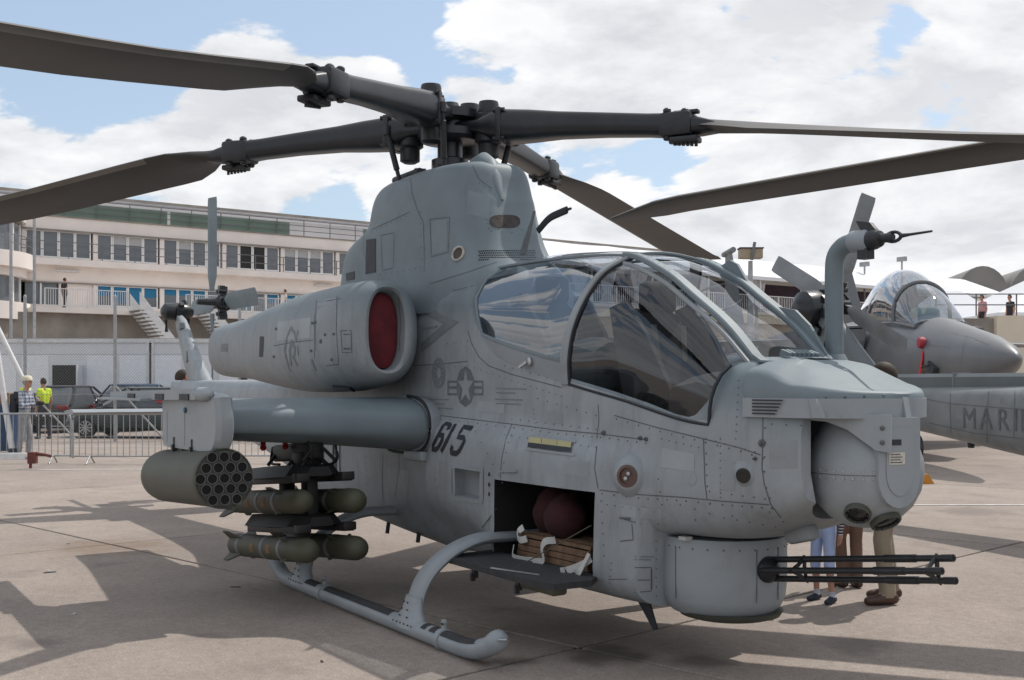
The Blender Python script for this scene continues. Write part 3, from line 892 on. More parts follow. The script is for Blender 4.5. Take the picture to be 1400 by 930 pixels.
# ---- skids and cross tubes
def skid(sd):
    S = 1.24
    back = 0.0 if sd > 0 else .30
    pts = smooth_poly([H(-.80, sd * S, .19), H(-.68, sd * S, .12), H(-.52, sd * S, .066), H(-.2, sd * S, .062), H(.8, sd * S, .062), H(1.9, sd * S, .062), H(2.36 - back, sd * S, .062), H(2.58 - back, sd * S, .082), H(2.74 - back, sd * S, .135), H(2.80 - back, sd * S, .17)], 5)
    bm = NB(); tube(bm, pts, .060, 16)
    sk = mk('skid', bm, M['hull_light'], heli, smooth=50)
    bm = NB(); lathe(bm, [(.062, -.05), (.066, .0), (.055, .05), (.02, .075)], 14, look_axis(H(2.795 - back, sd * S, .168), H(.82, 0, .56)))
    mk('toe_cap', bm, M['hull_light'], sk, smooth=60)
    bm = NB(); tube(bm, [H(2.83 - back, sd * S, .19), H(2.87 - back, sd * (S + .03), .195), H(2.90 - back, sd * S, .198), H(2.87 - back, sd * (S - .03), .195), H(2.83 - back, sd * S, .19)], .008, 6); mk('toe_ring', bm, M['steel'], sk)
    for x0, x1 in ((-.02, .20), (.36, 1.48), (1.94, 2.0), (2.05, 2.13)) + (((2.20, 2.64),) if sd > 0 else ()):
        bm = NB(); rr = []
        for x in [x0 + (x1 - x0) * k / 8 for k in range(9)]:
            zc = .062 + (max(0, x - 2.36) ** 2) * .40
            rr.append([H(x, sd * S + .0625 * math.sin(a), zc + .0625 * math.cos(a)) for a in [R(-52 + 104 * j / 8) for j in range(9)]])
        loft(bm, rr, closed=False)
        mk('walk_strip', bm, M['rubber'], sk, smooth=60)
    for x in (.28, 2.165):
        bm = NB(); tube(bm, [H(x - .025, sd * S, .062), H(x + .025, sd * S, .062)], .068, 16); box(bm, H(x, sd * S, .145), (.03, .02, .04)); lathe(bm, [(.02, -.01), (.02, .01)], 10, look_axis(H(x, sd * S, .17), H(0, 1, 0)))
        mk('tie_down_clamp', bm, M['hull_light'], sk, smooth=40)
    for x in (-.18, 1.71):
        bm = NB(); rr = []
        for z, lx, ls in ((.06, .19, .070), (.11, .17, .066), (.17, .115, .052), (.26, .095, .040)):
            rr.append([H(x + lx * math.cos(2 * PI * k / 16), sd * (S - (z - .06) * .15) + ls * math.sin(2 * PI * k / 16), z) for k in range(16)])
        loft(bm, rr)
        sa = mk('skid_saddle', bm, M['hull_light'], sk, smooth=45)
        bm = NB()
        for j in range(3):
            for q in (-1, 1):
                lathe(bm, [(.007, 0), (.005, .006)], 8, look_axis(H(x + q * (.05 - .012 * j), sd * (S + .052 - .010 * j), .135 + .045 * j), H(0, sd, .3)))
        for j in range(6): lathe(bm, [(.006, 0), (.005, .005)], 8, look_axis(H(x - .13 + .052 * j, sd * (S + .062), .09), H(0, sd, .3)))
        mk('saddle_bolts', bm, M['digit'], sa, kind='stuff')
    return sk


skid_s = skid(1); skid_p = skid(-1)
for x, w in ((1.71, .096), (-.18, .085)):
    half = [(1.21, .18), (1.18, .29), (1.12, .39), (1.02, .48), (.88, .555), (.70, .60), (.42, .60)]
    pts = [H(x, s, z) for s, z in half] + [H(x, -s, z) for s, z in half[::-1]]
    pts = smooth_poly(pts, 4)
    bm = NB(); rr = []
    for i, p in enumerate(pts):
        t = (pts[min(i + 1, len(pts) - 1)] - pts[max(i - 1, 0)]).normalized()
        a = Vector((1, 0, 0)); b = t.cross(a).normalized()
        rr.append([p + a * (w * math.cos(2 * PI * k / 16)) + b * (.040 * math.sin(2 * PI * k / 16)) for k in range(16)])
    loft(bm, rr)
    mk('cross_tube', bm, M['hull_light'], heli, smooth=50)

# ---- tail: fin, stabiliser, tail rotor
FIN = [(1.50, (-7.40, -6.42, .105)), (1.62, (-7.46, -6.50, .10)), (1.9, (-7.68, -6.90, .085)), (2.3, (-7.98, -7.42, .07)), (2.55, (-8.14, -7.72, .06)), (2.63, (-8.13, -7.92, .045))]
bm = NB(); rr = []
for k in range(16):
    z = lerp(1.50, 2.63, k / 15)
    a, b, t = tab(FIN, z)
    sec = [(0, 0), (.06, .75), (.2, 1), (.45, .85), (.75, .45), (1, .06)]
    sec = sec + [(u, -v) for u, v in sec[-1:0:-1]]
    rr.append([H(b - (b - a) * u, t * v, z) for u, v in sec])
loft(bm, rr)
fin = mk('tail_fin', bm, M['hull'], heli, smooth=50)
bm = NB(); lathe(bm, [(.05, -.25), (.12, -.2), (.135, 0), (.12, .12), (.06, .2)], 16, look_axis(H(-8.05, -.02, 2.68), H(0, -1, 0)))
for k in range(9):
    a = k * .7; box(bm, H(-8.05 + .13 * math.cos(a), .02 - .05 * (k % 4), 2.68 + .13 * math.sin(a)), (.07, .06, .08), Matrix.Rotation(a, 4, 'Y'))
tube(bm, [H(-8.12, .12, 2.75), H(-8.22, .12, 2.60), H(-8.24, .10, 2.40)], .03, 8)
mk('tail_gearbox', bm, M['rotor_black'], fin, smooth=40)
for px, s_, z, w, h in ((-7.62, 0, 2.45, .10, .10), (-7.3, 0, 2.02, .07, .16)):
    bm = NB()
    t = .082
    prism(bm, [(-w / 2, -h / 2), (w / 2, -h / 2 + .03), (w / 2 - .02, h / 2), (-w / 2, h / 2)], lambda u, v: H(px + u, .03, z + v), lambda u, v: H(px + u, t, z + v))
    mk('fin_panel', bm, M['mark'], fin, smooth=0)
bm = NB()
rr = []
for s, xl, xt in ((-1.75, -6.35, -6.95), (-.2, -6.15, -6.98), (.2, -6.15, -6.98), (1.75, -6.35, -6.95)):
    sec = [(0, 0), (.08, .022), (.3, .035), (.7, .02), (1, .002), (.7, -.02), (.3, -.035), (.08, -.022)]
    rr.append([H(xl + (xt - xl) * u, s, 1.30 + v) for u, v in sec])
loft(bm, rr); mk('stabiliser', bm, M['hull_light'], heli, smooth=50)


def tail_blade_bm(c, ax, ang, L=1.48, root=.16, chord=.24, pitch=R(14)):
    """blade from hub c, spinning about ax, pointing at ang"""
    a, b = frame_of(ax)
    d = a * math.cos(ang) + b * math.sin(ang)
    e = ax.normalized().cross(d)
    e2 = (e * math.cos(pitch) + ax.normalized() * math.sin(pitch)).normalized(); nrm = d.cross(e2)
    bm = NB(); rr = []
    for t, w, th in ((root, .05, .03), (root + .06, .06, .03), (root + .2, chord * .48, .02), (root + .3, chord * .5, .016), (L * .6, chord * .5, .014), (L * .96, chord * .5, .010), (L, chord * .46, .004)):
        sec = [(-1, 0), (-.7, .8), (-.2, 1), (.5, .5), (1, .05), (.5, -.5), (-.2, -1), (-.7, -.8)]
        rr.append([c + d * t + e2 * (w * u) + nrm * (th * v) for u, v in sec])
    loft(bm, rr)
    return bm


def tail_rotor(par, c, ax, angs, spread=0.0, m=None):
    ax = Vector(ax).normalized()
    bm = NB()
    lathe(bm, [(.04, -.35), (.05, -.1), (.10, -.05), (.11, .05), (.06, .12), (.04, .22)], 14, look_axis(c, ax))
    a, b = frame_of(ax)
    for g in angs:
        d = a * math.cos(g) + b * math.sin(g)
        bar(bm, c, c + d * .24, .10, .075, hint=ax)
        for q in (-1, 1):
            e = ax.cross(d)
            lathe(bm, [(.028, -.06), (.028, .06)], 8, look_axis(c + d * .16 + e * q * .05, ax))
            tube(bm, [c + d * .14 + e * q * .05 + ax * .02, c + d * .05 + ax * .16], .012, 6)
        box(bm, c + d * .2 + ax * .05, (.06, .06, .06), Matrix.Rotation(g, 4, 'X'))
    hub = mk('tail_rotor_hub', bm, M['rotor_black'], par, smooth=40)
    for g in angs:
        mk('tail_rotor_blade', tail_blade_bm(c + ax * (spread if angs.index(g) % 2 else 0), ax, g), m or M['hull_dark'], hub, smooth=50)
    return hub


tail_rotor(heli, H(-7.55, -.48, 2.80), Vector((0, 1, 0.0)), [R(a) for a in (0, 90, 180, 270)], spread=-.13)
# ---- main rotor: each blade has its own bearing and droop (heading angle from the photographer's right, anticlockwise)
rotor = mk('rotor_hub', (lambda b: (lathe(b, [(.155, 3.30), (.155, 3.52), (.105, 3.54), (.105, 3.66), (.24, 3.67), (.27, 3.70), (.27, 3.76), (.16, 3.78), (.16, 3.83), (.26, 3.85), (.26, 3.92), (.09, 3.95), (.07, 4.0), (.001, 4.0)], 28), b)[1])(NB()), M['rotor_black'], heli, smooth=35)
bm = NB()
lathe(bm, [(.30, 3.34), (.32, 3.36), (.32, 3.39), (.22, 3.42), (.14, 3.43)], 28)
tube(bm, [H(-.42, .30, 3.385), H(0, .28, 3.40)], .035, 10)
for k in range(6):
    a = k * PI / 3 + .3
    box(bm, (.26 * math.cos(a), .26 * math.sin(a), 3.40), (.09, .06, .07), Matrix.Rotation(a, 4, 'Z'))
mk('swashplate', bm, M['black'], rotor, smooth=35)
CW = Vector((math.cos(YAW), math.sin(YAW), 0)); DW = Vector((-math.sin(YAW), math.cos(YAW), 0))


def rot_dir(deg): return CW * math.cos(R(deg)) + DW * math.sin(R(deg))


def main_blade(deg, zs, pitch0, root_z):
    """zs: table of (r, z) for the blade axis; pitch in degrees at r=2, washing out to the tip"""
    d = rot_dir(deg); e = Vector((-d.y, d.x, 0))          # e: direction of motion = leading edge (anticlockwise rotor)
    P = lambda r: d * r + Vector((0, 0, tab(zs, r)))
    # flexible yoke and cuff
    bm = NB(); rr = []
    for r, w, h in ((.08, .12, .05), (.30, .13, .06), (.44, .16, .12), (.54, .16, .135), (.75, .14, .125), (1.0, .12, .105), (1.4, .108, .092), (1.75, .105, .086), (1.86, .115, .088), (2.06, .105, .08), (2.16, .10, .066), (2.28, .09, .04)):
        rr.append([P(r) + e * (w * math.copysign(abs(math.cos(t)) ** .55, math.cos(t))) + Vector((0, 0, h * math.copysign(abs(math.sin(t)) ** .55, math.sin(t)))) for t in [2 * PI * k / 20 for k in range(20)]])
    loft(bm, rr)
    arm = mk('rotor_arm', bm, M['rotor_black'], rotor, smooth=50)
    # damper stack on the arm root
    Mx = Matrix.Translation(P(.36))
    bm = NB(); lathe(bm, [(.05, -.26), (.085, -.24), (.085, -.14), (.115, -.12), (.115, .10), (.085, .12), (.085, .19), (.078, .215), (.03, .22)], 20, Mx)
    for k in range(8): lathe(bm, [(.010, .10), (.010, .125)], 6, Mx @ Matrix.Translation((.1 * math.cos(k * PI / 4), .1 * math.sin(k * PI / 4), 0)))
    mk('lag_damper', bm, M['black'], arm, smooth=35)
    # clevis clamp plates
    bm = NB()
    box(bm, P(.52), (.05, .33, .27), Matrix.Rotation(math.atan2(d.y, d.x), 4, 'Z'), bev=.01)
    for q in (-1, 1):
        for z in (-1, 1): lathe(bm, [(.016, -.05), (.016, .05)], 8, look_axis(P(.52) + e * .14 * q + Vector((0, 0, .115 * z)), d))
    mk('arm_collar', bm, M['black'], arm, smooth=35)
    # blade bolts and fold latch
    bm = NB()
    rz_ = Matrix.Rotation(math.atan2(d.y, d.x), 4, 'Z')
    box(bm, P(1.98), (.26, .25, .19), rz_, bev=.035)
    for q in (-.07, .07):
        for rr_ in (1.91, 2.05):
            lathe(bm, [(.022, -.125), (.030, -.115), (.030, -.09), (.024, -.085), (.024, .085), (.032, .09), (.032, .11), (.018, .122)], 10, Matrix.Translation(P(rr_) + e * q))
    box(bm, P(2.05) - e * .05 + Vector((0, 0, -.115)), (.22, .14, .045), rz_, bev=.012)
    box(bm, P(2.05) - e * .03 + Vector((0, 0, .10)), (.20, .07, .03), rz_, bev=.01)
    for k in range(6): lathe(bm, [(.013, -.018), (.013, .018)], 8, Matrix.Translation(P(1.97 + .033 * k) - e * .06 + Vector((0, 0, -.142))))
    mk('blade_latch', bm, M['black'], arm, smooth=35)
    # the blade
    bm = NB(); rr = []
    sec = [(.26, 0), (.245, .35), (.20, .72), (.11, 1.0), (0, 1.0), (-.14, .72), (-.28, .34), (-.40, .03)]
    sec = sec + [(u, -v * .8) for u, v in sec[-1:0:-1]]
    rads = [2.08, 2.16, 2.26, 2.4, 2.6, 2.8, 3.1, 3.5, 4, 4.5, 5, 5.5, 6, 6.5, 6.9, 7.05, 7.2, 7.3]
    for r in rads:
        ch = tab([(2.08, .22), (2.2, .30), (2.4, .70), (2.62, .96), (2.9, 1.0), (6.9, 1.0), (7.3, .62)], r)
        th = tab([(2.08, .065), (2.3, .055), (2.8, .042), (3.5, .036), (6.9, .030), (7.3, .012)], r)
        pt = R(pitch0 - (r - 2) * 1.75) * min(1, (r - 2.0) / .5)
        sweep = -.16 * max(0, (r - 6.9) / .4)
        up = Vector((0, 0, 1))
        ee = e * math.cos(pt) + up * math.sin(pt); nn = up * math.cos(pt) - e * math.sin(pt)
        rr.append([P(r) + ee * (u * ch + sweep) + nn * (v * th) for u, v in sec])
    vr, fs = loft(bm, rr)
    ns = len(sec)
    for i, f in enumerate(fs):
        j = i % ns; q = i // ns
        if rads[q] > 2.7 and (j in (0, 1, ns - 1, ns - 2)): f.material_index = 1
    bl = mk('rotor_blade', bm, [M['blade'], M['blade_edge']], rotor, smooth=50)
    # pitch link and horn
    bm = NB()
    p0 = P(.50) + e * .17
    tube(bm, [P(.50), P(.50) + e * .17], .035, 8)
    lathe(bm, [(.03, -.04), (.03, .04)], 10, Matrix.Translation(p0))
    q0 = Vector((p0.x * .80, p0.y * .80, 3.36))
    tube(bm, [p0, lerp(p0, q0, .2), lerp(p0, q0, .21), lerp(p0, q0, .8), lerp(p0, q0, .81), q0], [.018, .018, .026, .026, .018, .018], 10)
    mk('pitch_link', bm, M['black'], rotor, smooth=40)


main_blade(248, [(0, 3.88), (1.0, 3.80), (1.98, 3.683), (4.2, 3.29), (4.8, 3.20), (7.3, 2.82)], 9, 0)
main_blade(65, [(0, 3.86), (1.0, 3.84), (1.98, 3.77), (4, 3.63), (7.3, 3.41)], 12, 0)
main_blade(163, [(0, 3.78), (1.0, 3.76), (1.98, 3.70), (4.5, 3.33), (7.3, 3.0)], 12, 0)
main_blade(335, [(0, 3.78), (1.0, 3.72), (2, 3.62), (4.4, 3.31), (7.3, 3.0)], 12, 0)
# ---------------------------------------------------------------- canopy
T_RAIL = [(1.10, 2.50), (1.6, 2.505), (2.3, 2.485), (2.8, 2.44), (3.16, 2.305), (3.41, 2.15), (3.69, 1.965), (3.89, 1.785), (3.95, 1.73)]
T_TOP = [(1.10, 2.555), (1.6, 2.575), (2.3, 2.535), (2.8, 2.465), (3.16, 2.325), (3.41, 2.165), (3.69, 1.98), (3.89, 1.805), (3.95, 1.75)]
T_SILL = [(1.10, 2.02), (1.52, 1.855), (2.42, 1.645), (3.0, 1.545), (3.75, 1.425), (3.95, 1.42)]


def can_pt(x, t, sd=1, off=0.0):
    """t from 0 at the sill, 1 at the roof rail, 2 on the centre line"""
    zs, zr, zt = tab(T_SILL, x), tab(T_RAIL, x), tab(T_TOP, x)
    h = zr - zs
    if t <= 1:
        s0, z0 = tab([(0, (.490, 0.0)), (.2, (.499, .17)), (.4, (.478, .40)), (.7, (.392, .73)), (.88, (.318, .92)), (1.0, (.262, 1.0))], t)
        s1, z1 = tab([(0, (.488, 0.0)), (.3, (.507, .30)), (.55, (.490, .56)), (.8, (.415, .83)), (1.0, (.262, 1.0))], t)
        q = max(0.0, min(1.0, (x - 2.2) / .7)); s, z = lerp(s0, s1, q), lerp(z0, z1, q)
        z = zs + z * h
        nrm = (.9, .3) if t < .6 else (.5, .8)
    else:
        u = t - 1
        s = .262 * (1 - u); z = zr + (zt - zr) * math.sin(u * PI / 2); nrm = (.1, 1)
    return H(x, sd * (s + nrm[0] * off), z + nrm[1] * off)


def x_mid(t): return 2.415 + .385 * max(0, t) ** 2.6
def x_front(t): return 3.765 + .115 * t
def x_rear(t): return 1.20 if t > .55 else lerp(1.53, 1.20, (max(0, t) / .55) ** .8)


def patch(name, par, m, xa, xb, t0, t1, sd, nx=18, nt=12, off=0.0, thick=0.0):
    bm = NB(); g = []
    for i in range(nt + 1):
        t = lerp(t0, t1, i / nt)
        g.append([bm.verts.new(can_pt(lerp(xa(t), xb(t), k / nx), t, sd, off)) for k in range(nx + 1)])
    for i in range(nt):
        for k in range(nx): bm.faces.new((g[i][k], g[i][k + 1], g[i + 1][k + 1], g[i + 1][k]))
    return mk(name, bm, m, par, smooth=60)


canopy = thing('canopy', '', 'x'); del canopy['label']; del canopy['category']; canopy.parent = heli
for sd in (1, -1):
    patch('side_window', canopy, M['glass'], lambda t: x_mid(t) + .02, lambda t: x_front(t) - .01, 0.02, .985, sd)
    patch('side_window', canopy, M['glass_dark'], x_rear, lambda t: x_mid(t) - .02, .20, .985, sd)
    patch('door_sill', canopy, M['hull_light'], lambda t: x_rear(t) + .03, lambda t: x_mid(t) - .02, -.02, .20, sd, nt=3, off=.006)
# roof pane and windscreen, each running from rail to rail
for nm, x0, x1, m in (('roof_window', 1.16, 2.78, M['glass']), ('windscreen', 2.80, 3.90, M['glass'])):
    bm = NB(); g = []
    for i in range(13):
        t = i / 6
        s_t = (1 + t, 1) if t <= 1 else (3 - t, -1)
        g.append([bm.verts.new(can_pt(lerp(x0, x1, k / 20), s_t[0], s_t[1])) for k in range(21)])
    for i in range(12):
        for k in range(20): bm.faces.new((g[i][k], g[i][k + 1], g[i + 1][k + 1], g[i + 1][k]))
    mk(nm, bm, m, canopy, smooth=60)


def strip(pts, w, h, name, m, par, hint):
    bm = NB(); rr = []
    for i, p in enumerate(pts):
        t = (pts[min(i + 1, len(pts) - 1)] - pts[max(i - 1, 0)]).normalized()
        a, b = frame_of(t, hint(p))
        rr.append([p + a * x * w / 2 + b * y * h / 2 for x, y in ((-1, -.6), (-.8, -1), (.8, -1), (1, -.6), (1, .6), (.8, 1), (-.8, 1), (-1, .6))])
    loft(bm, rr)
    return mk(name, bm, m, par, smooth=35)


CX = Vector((2.4, 0, 1.7))
out = lambda p: Vector((0, p.y, (p.z - 1.75) * .9)).normalized()
for sd in (1, -1):
    # windscreen rail from apex to nose
    pts = [can_pt(lerp(2.76, 3.93, k / 24), 1.0, sd, .008) for k in range(25)]
    rail = strip(pts, .080, .036, 'windscreen_rail', M['hull_dark'], canopy, lambda p: Vector((.3, 0, 1)))
    pts2 = [can_pt(lerp(2.80, 3.90, k / 24), .93, sd, .004) for k in range(25)]
    strip(pts2, .026, .022, 'window_seal', M['steel'] if False else M['hull_light'], rail, lambda p: Vector((.3, 0, 1)))
    # small bolts along the rail
    bm = NB()
    for k in range(22):
        p = can_pt(lerp(2.82, 3.88, k / 21), 1.0, sd, .026)
        lathe(bm, [(.008, 0), (.006, .005)], 6, look_axis(p, Vector((.5, -sd * .25, .85))))
    mk('rail_bolts', bm, M['digit'], rail, kind='stuff')
    # middle frame
    pts = [can_pt(x_mid(k / 24) , k / 24 * 1.0, sd, .006) for k in range(25)]
    strip(pts, .080, .030, 'middle_frame', M['hull_light'], canopy, out)
    strip([can_pt(x_mid(k / 24) + .046, k / 24, sd, .004) for k in range(25)], .014, .020, 'frame_gasket', M['digit'], canopy, out)
    # roof rail and lower frame
    pts = [can_pt(lerp(1.14, 2.78, k / 20), 1.0, sd, .004) for k in range(21)]
    strip(pts, .030, .018, 'roof_rail', M['hull_dark'], canopy, lambda p: Vector((0, 0, 1)))
    pts = [can_pt(lerp(x_mid(0), x_front(0), k / 20), .012, sd, .004) for k in range(21)] + [can_pt(x_front(t), t, sd, .003) for t in (.1, .2, .35, .5, .65, .8)]
    strip(pts, .016, .016, 'sill_gasket', M['digit'], canopy, out)
    pts = [can_pt(x_mid(.2) - .03, .2, sd, .004)] + [can_pt(lerp(x_mid(.2), x_rear(.2), k / 12), .2, sd, .004) for k in range(13)] + [can_pt(x_rear(t), t, sd, .003) for t in (.3, .4, .5, .56, .7, .85, 1)]
    strip(pts, .022, .014, 'rear_gasket', M['hull_dark'], canopy, out)
    # cable cutter plates on the rail
    for xa, xb, h in ((3.02, 3.28, .075), (3.50, 3.95, .075)):
        if sd > 0: continue
        bm = NB()
        top = [(xa, 0.0), (lerp(xa, xb, .35), h), (lerp(xa, xb, .6), h), (xb, 0.0)]
        A = [can_pt(x, 1.0, sd, .02) for x, _ in top]
        vsa = [bm.verts.new(A[i] + Vector((0, -.010, top[i][1]))) for i in range(4)]
        vsb = [bm.verts.new(A[i] + Vector((0, .010, top[i][1]))) for i in range(4)]
        bm.faces.new(vsa); bm.faces.new(vsb[::-1])
        for i in range(4): bm.faces.new((vsa[i], vsa[(i + 1) % 4], vsb[(i + 1) % 4], vsb[i]))
        mk('cable_cutter_plate', bm, M['hull_dark'], rail, smooth=0)
bow = [can_pt(2.80, 1 + k / 8, 1, .010) for k in range(9)] + [can_pt(2.80, 2 - k / 8, -1, .010) for k in range(1, 9)]
strip(bow, .030, .018, 'roof_bow', M['hull_dark'], canopy, lambda p: Vector((0, 0, 1)))
# base of the windscreen: blower grille
bm = NB()
for q in range(7): box(bm, H(3.945, .10 - .035 * q, 1.812), (.07, .022, .035), Matrix.Rotation(R(18), 4, 'Y'))
box(bm, H(3.99, -.005, 1.790), (.09, .27, .012), Matrix.Rotation(R(10), 4, 'Y'))
mk('windscreen_blower', bm, M['hull_dark'], heli, smooth=0)
bm = NB(); bar(bm, can_pt(3.88, 1, 1, .02), H(3.99, .30, 1.765), .05, .02); bar(bm, H(3.97, .33, 1.77), H(4.03, .25, 1.765), .05, .012); mk('rail_foot', bm, M['hull_dark'], heli, smooth=0)
# door handle on the rear sill
bm = NB()
p = can_pt(2.02, .1, 1, .02)
lathe(bm, [(.03, -.012), (.03, .008), (.02, .014)], 14, look_axis(p, H(0, 1, .1))); bar(bm, p + H(0, .016, 0), p + H(-.09, .018, -.035), .022, .018)
mk('door_handle', bm, M['steel'], canopy, smooth=40)

# ---------------------------------------------------------------- cockpit
for x, zb, sc in ((2.86, 1.27, 1.0), (1.66, 1.40, 1.0)):
    bm = NB()
    rr = []
    for z, dx, hw, th in ((0.0, .34, .23, .10), (.06, .02, .25, .14), (.35, -.05, .25, .12), (.70, -.14, .23, .10), (.80, -.17, .17, .09), (.86, -.19, .10, .07)):
        rr.append([H(x + dx + ex * th, ey * hw, zb + z) for ex, ey in ((1, -.8), (1, .8), (.5, 1), (-.8, 1), (-1, .6), (-1, -.6), (-.8, -1), (.5, -1))])
    loft(bm, rr[1:])
    box(bm, H(x + .25, 0, zb + .08), (.5, .48, .12), bev=.03)
    seat = mk('crew_seat', bm, M['cockpit'], heli, smooth=40)
    bm = NB(); box(bm, H(x - .13, 0, zb + .93), (.11, .26, .20), bev=.04); mk('headrest', bm, M['cockpit'], seat, smooth=50)
    for q in (-1, 1):
        bm = NB(); prism(bm, [(-.26, .86), (-.10, .90), (.12, .66), (.42, .22), (.44, .02), (-.02, .02), (-.16, .45)], lambda u, z: H(x + u, q * .25, zb + z), lambda u, z: H(x + u, q * .285, zb + z)); mk('armour_wing', bm, M['cockpit'], seat, smooth=0)
    bm = NB(); tube(bm, [H(x - .02, .12, zb + .75), H(x + .03, .10, zb + .4), H(x + .06, .02, zb + .16)], .022, 6, ry=.004); tube(bm, [H(x - .02, -.12, zb + .75), H(x + .03, -.10, zb + .4), H(x + .06, -.02, zb + .16)], .022, 6, ry=.004)
    mk('harness', bm, mat('harness_web', (.09, .085, .07), .8), seat)
for x, z, w in ((3.42, 1.62, .38), (2.18, 1.86, .36)):
    bm = NB()
    rr = []
    for dx, zt, hw in ((-.16, .02, w * .9), (-.10, .07, w), (.10, .10, w * .95), (.26, .06, w * .8)):
        rr.append([H(x + dx, -hw, z - .40), H(x + dx, -hw, z + zt - .06), H(x + dx, -hw * .6, z + zt), H(x + dx, hw * .6, z + zt), H(x + dx, hw, z + zt - .06), H(x + dx, hw, z - .40)])
    loft(bm, rr)
    pn = mk('instrument_panel', bm, M['cockpit'], heli, smooth=40)
    for q in (-.2, 0.0, .2):
        bm = NB(); prism(bm, [(-.075, -.20), (.075, -.20), (.075, -.05), (-.075, -.05)], lambda u, v: H(x - .165 + .0, q + u, z + v), lambda u, v: H(x - .175, q + u, z + v)); mk('display', bm, M['lens'], pn, smooth=0)
bm = NB(); tube(bm, [H(2.86, .05, 1.25), H(2.90, .04, 1.45), H(2.88, .04, 1.55)], [.015, .015, .03], 8); tube(bm, [H(2.75, .40, 1.42), H(2.92, .40, 1.52)], [.02, .028], 8); mk('control_stick', bm, M['cockpit'], heli)
for k in range(3):
    bm = NB(); box(bm, H(2.70 + .12 * k, .43, 1.50 - .02 * k), (.05, .03, .03)); mk('console_knob', bm, M['red'] if k == 0 else M['white_cloth'], heli, smooth=0)
bm = NB(); tube(bm, smooth_poly([H(3.30, -.2, 2.16), H(3.36, -.02, 2.10), H(3.22, .08, 2.05), H(3.12, 0, 2.20), H(3.2, -.14, 2.26)], 4), .007, 6); mk('oxygen_hose', bm, M['mark'], heli)
bm = NB(); box(bm, H(3.55, .30, 1.60), (.09, .05, .05), Matrix.Rotation(.5, 4, 'Z'), bev=.01); mk('cockpit_lamp', bm, M['white_cloth'], heli)

# ---------------------------------------------------------------- air data boom on the port side of the nose
bm = NB()
pts = smooth_poly([H(3.83, -.40, 1.66), H(3.83, -.40, 1.80), H(3.83, -.40, 2.1), H(3.83, -.40, 2.30), H(3.845, -.40, 2.385), H(3.90, -.40, 2.435), H(3.98, -.40, 2.45)], 4)
tube(bm, pts, [.07] + [.052] * (len(pts) - 1), 16, hint=Vector((0, 1, 0)))
lathe(bm, [(.13, -.10), (.10, .02), (.06, .10)], 18, Matrix.Translation(H(3.83, -.40, 1.72)))
boom = mk('air_data_boom', bm, M['hull_dark'], heli, smooth=50)
bm = NB(); Bx = look_axis(H(3.97, -.40, 2.45), H(1, 0, -.005))
lathe(bm, [(.045, -.02), (.062, 0), (.062, .10), (.052, .12)], 18, Bx); mk('boom_collar', bm, M['hull_light'], boom, smooth=40)
bm = NB(); lathe(bm, [(.05, .11), (.058, .15), (.045, .19), (.026, .20), (.026, .27), (.018, .28)], 16, Bx)
ring = [H(4.25 + .05 * math.cos(a), -.40 + 0.0, 2.449 + .026 * math.sin(a)) for a in [2 * PI * k / 14 for k in range(15)]]
tube(bm, ring, .010, 6); tube(bm, [H(4.30, -.40, 2.449), H(4.36, -.40, 2.45), H(4.50, -.40, 2.452)], [.013, .008, .006], 8)
box(bm, H(4.06, -.40, 2.375), (.07, .06, .06)); prism(bm, [(-.01, -.02), (.09, -.02), (.05, .025), (-.05, .045)], lambda u, z: H(4.05 + u, -.415, 2.52 + z), lambda u, z: H(4.05 + u, -.385, 2.52 + z))
mk('airspeed_probe', bm, M['black'], boom, smooth=40)
bm = NB(); tube(bm, [H(3.78, -.36, 1.80), H(3.79, -.37, 1.83), H(3.80, -.37, 1.90)], [.03, .02, .01], 8); mk('boom_fitting', bm, M['black'], boom)

# ---------------------------------------------------------------- ammunition bay door and what stands in the bay
bm = NB()
poly = [(1.60, .56), (2.86, .56), (2.98, .70), (2.97, .96), (2.80, 1.0), (1.66, .98)]
dm = [[H(x, s, .462 + .01 * (s < .7)) for x, s in poly], [H(x, s, .500) for x, s in poly]]
loft(bm, dm)
door = mk('ammunition_bay_door', bm, [M['rubber']], heli, smooth=0)
bm = NB(); box(bm, H(2.74, .90, .455), (.42, .11, .07), bev=.02); mk('door_end_block', bm, M['olive'], door, smooth=40)
bm = NB(); bar(bm, H(2.32, .99, .508), H(2.70, .88, .508), .012, .008); mk('door_edge_strip', bm, M['steel'], door, smooth=0)
for x in (2.05, 2.58):
    bm = NB(); box(bm, H(x, .95, .435), (.035, .03, .06)); box(bm, H(x, .965, .41), (.02, .03, .05)); mk('door_latch', bm, M['black'], door, smooth=0)
bm = NB(); tube(bm, [H(1.74, .60, .80), H(1.62, .64, .66)], .004, 5); tube(bm, [H(2.84, .60, .80), H(2.45, .93, .50)], .0035, 5); mk('door_stay', bm, M['olive'], door)
bm = NB(); bar(bm, H(1.78, .605, 1.055), H(2.03, .62, 1.075), .018, .012); mk('bay_strut', bm, M['hull_light'], heli, smooth=0)

crate = thing('wooden_box', 'plank box lying in the open ammunition bay under the maroon bags', 'wooden box', H(2.35, .35, .50))
for k in range(5):
    bm = NB(); box(bm, (0, 0, 0), (.82 - .03 * (k % 2), .072, .022), bev=.002)
    mk('plank', bm, M['wood'], crate, smooth=0, loc=(0.02 * (k % 2), -.16 + .078 * k, .145 + .003 * (k % 2)))
for k in range(3):
    bm = NB(); box(bm, (0, 0, 0), (.80, .020, .038), bev=.002)
    mk('plank', bm, M['wood'], crate, smooth=0, loc=(.01 * k, -.205, .022 + .043 * k))
for x in (-.38, .38):
    bm = NB(); box(bm, (x, -.01, .065), (.03, .36, .13)); mk('batten', bm, M['wood'], crate, smooth=0)


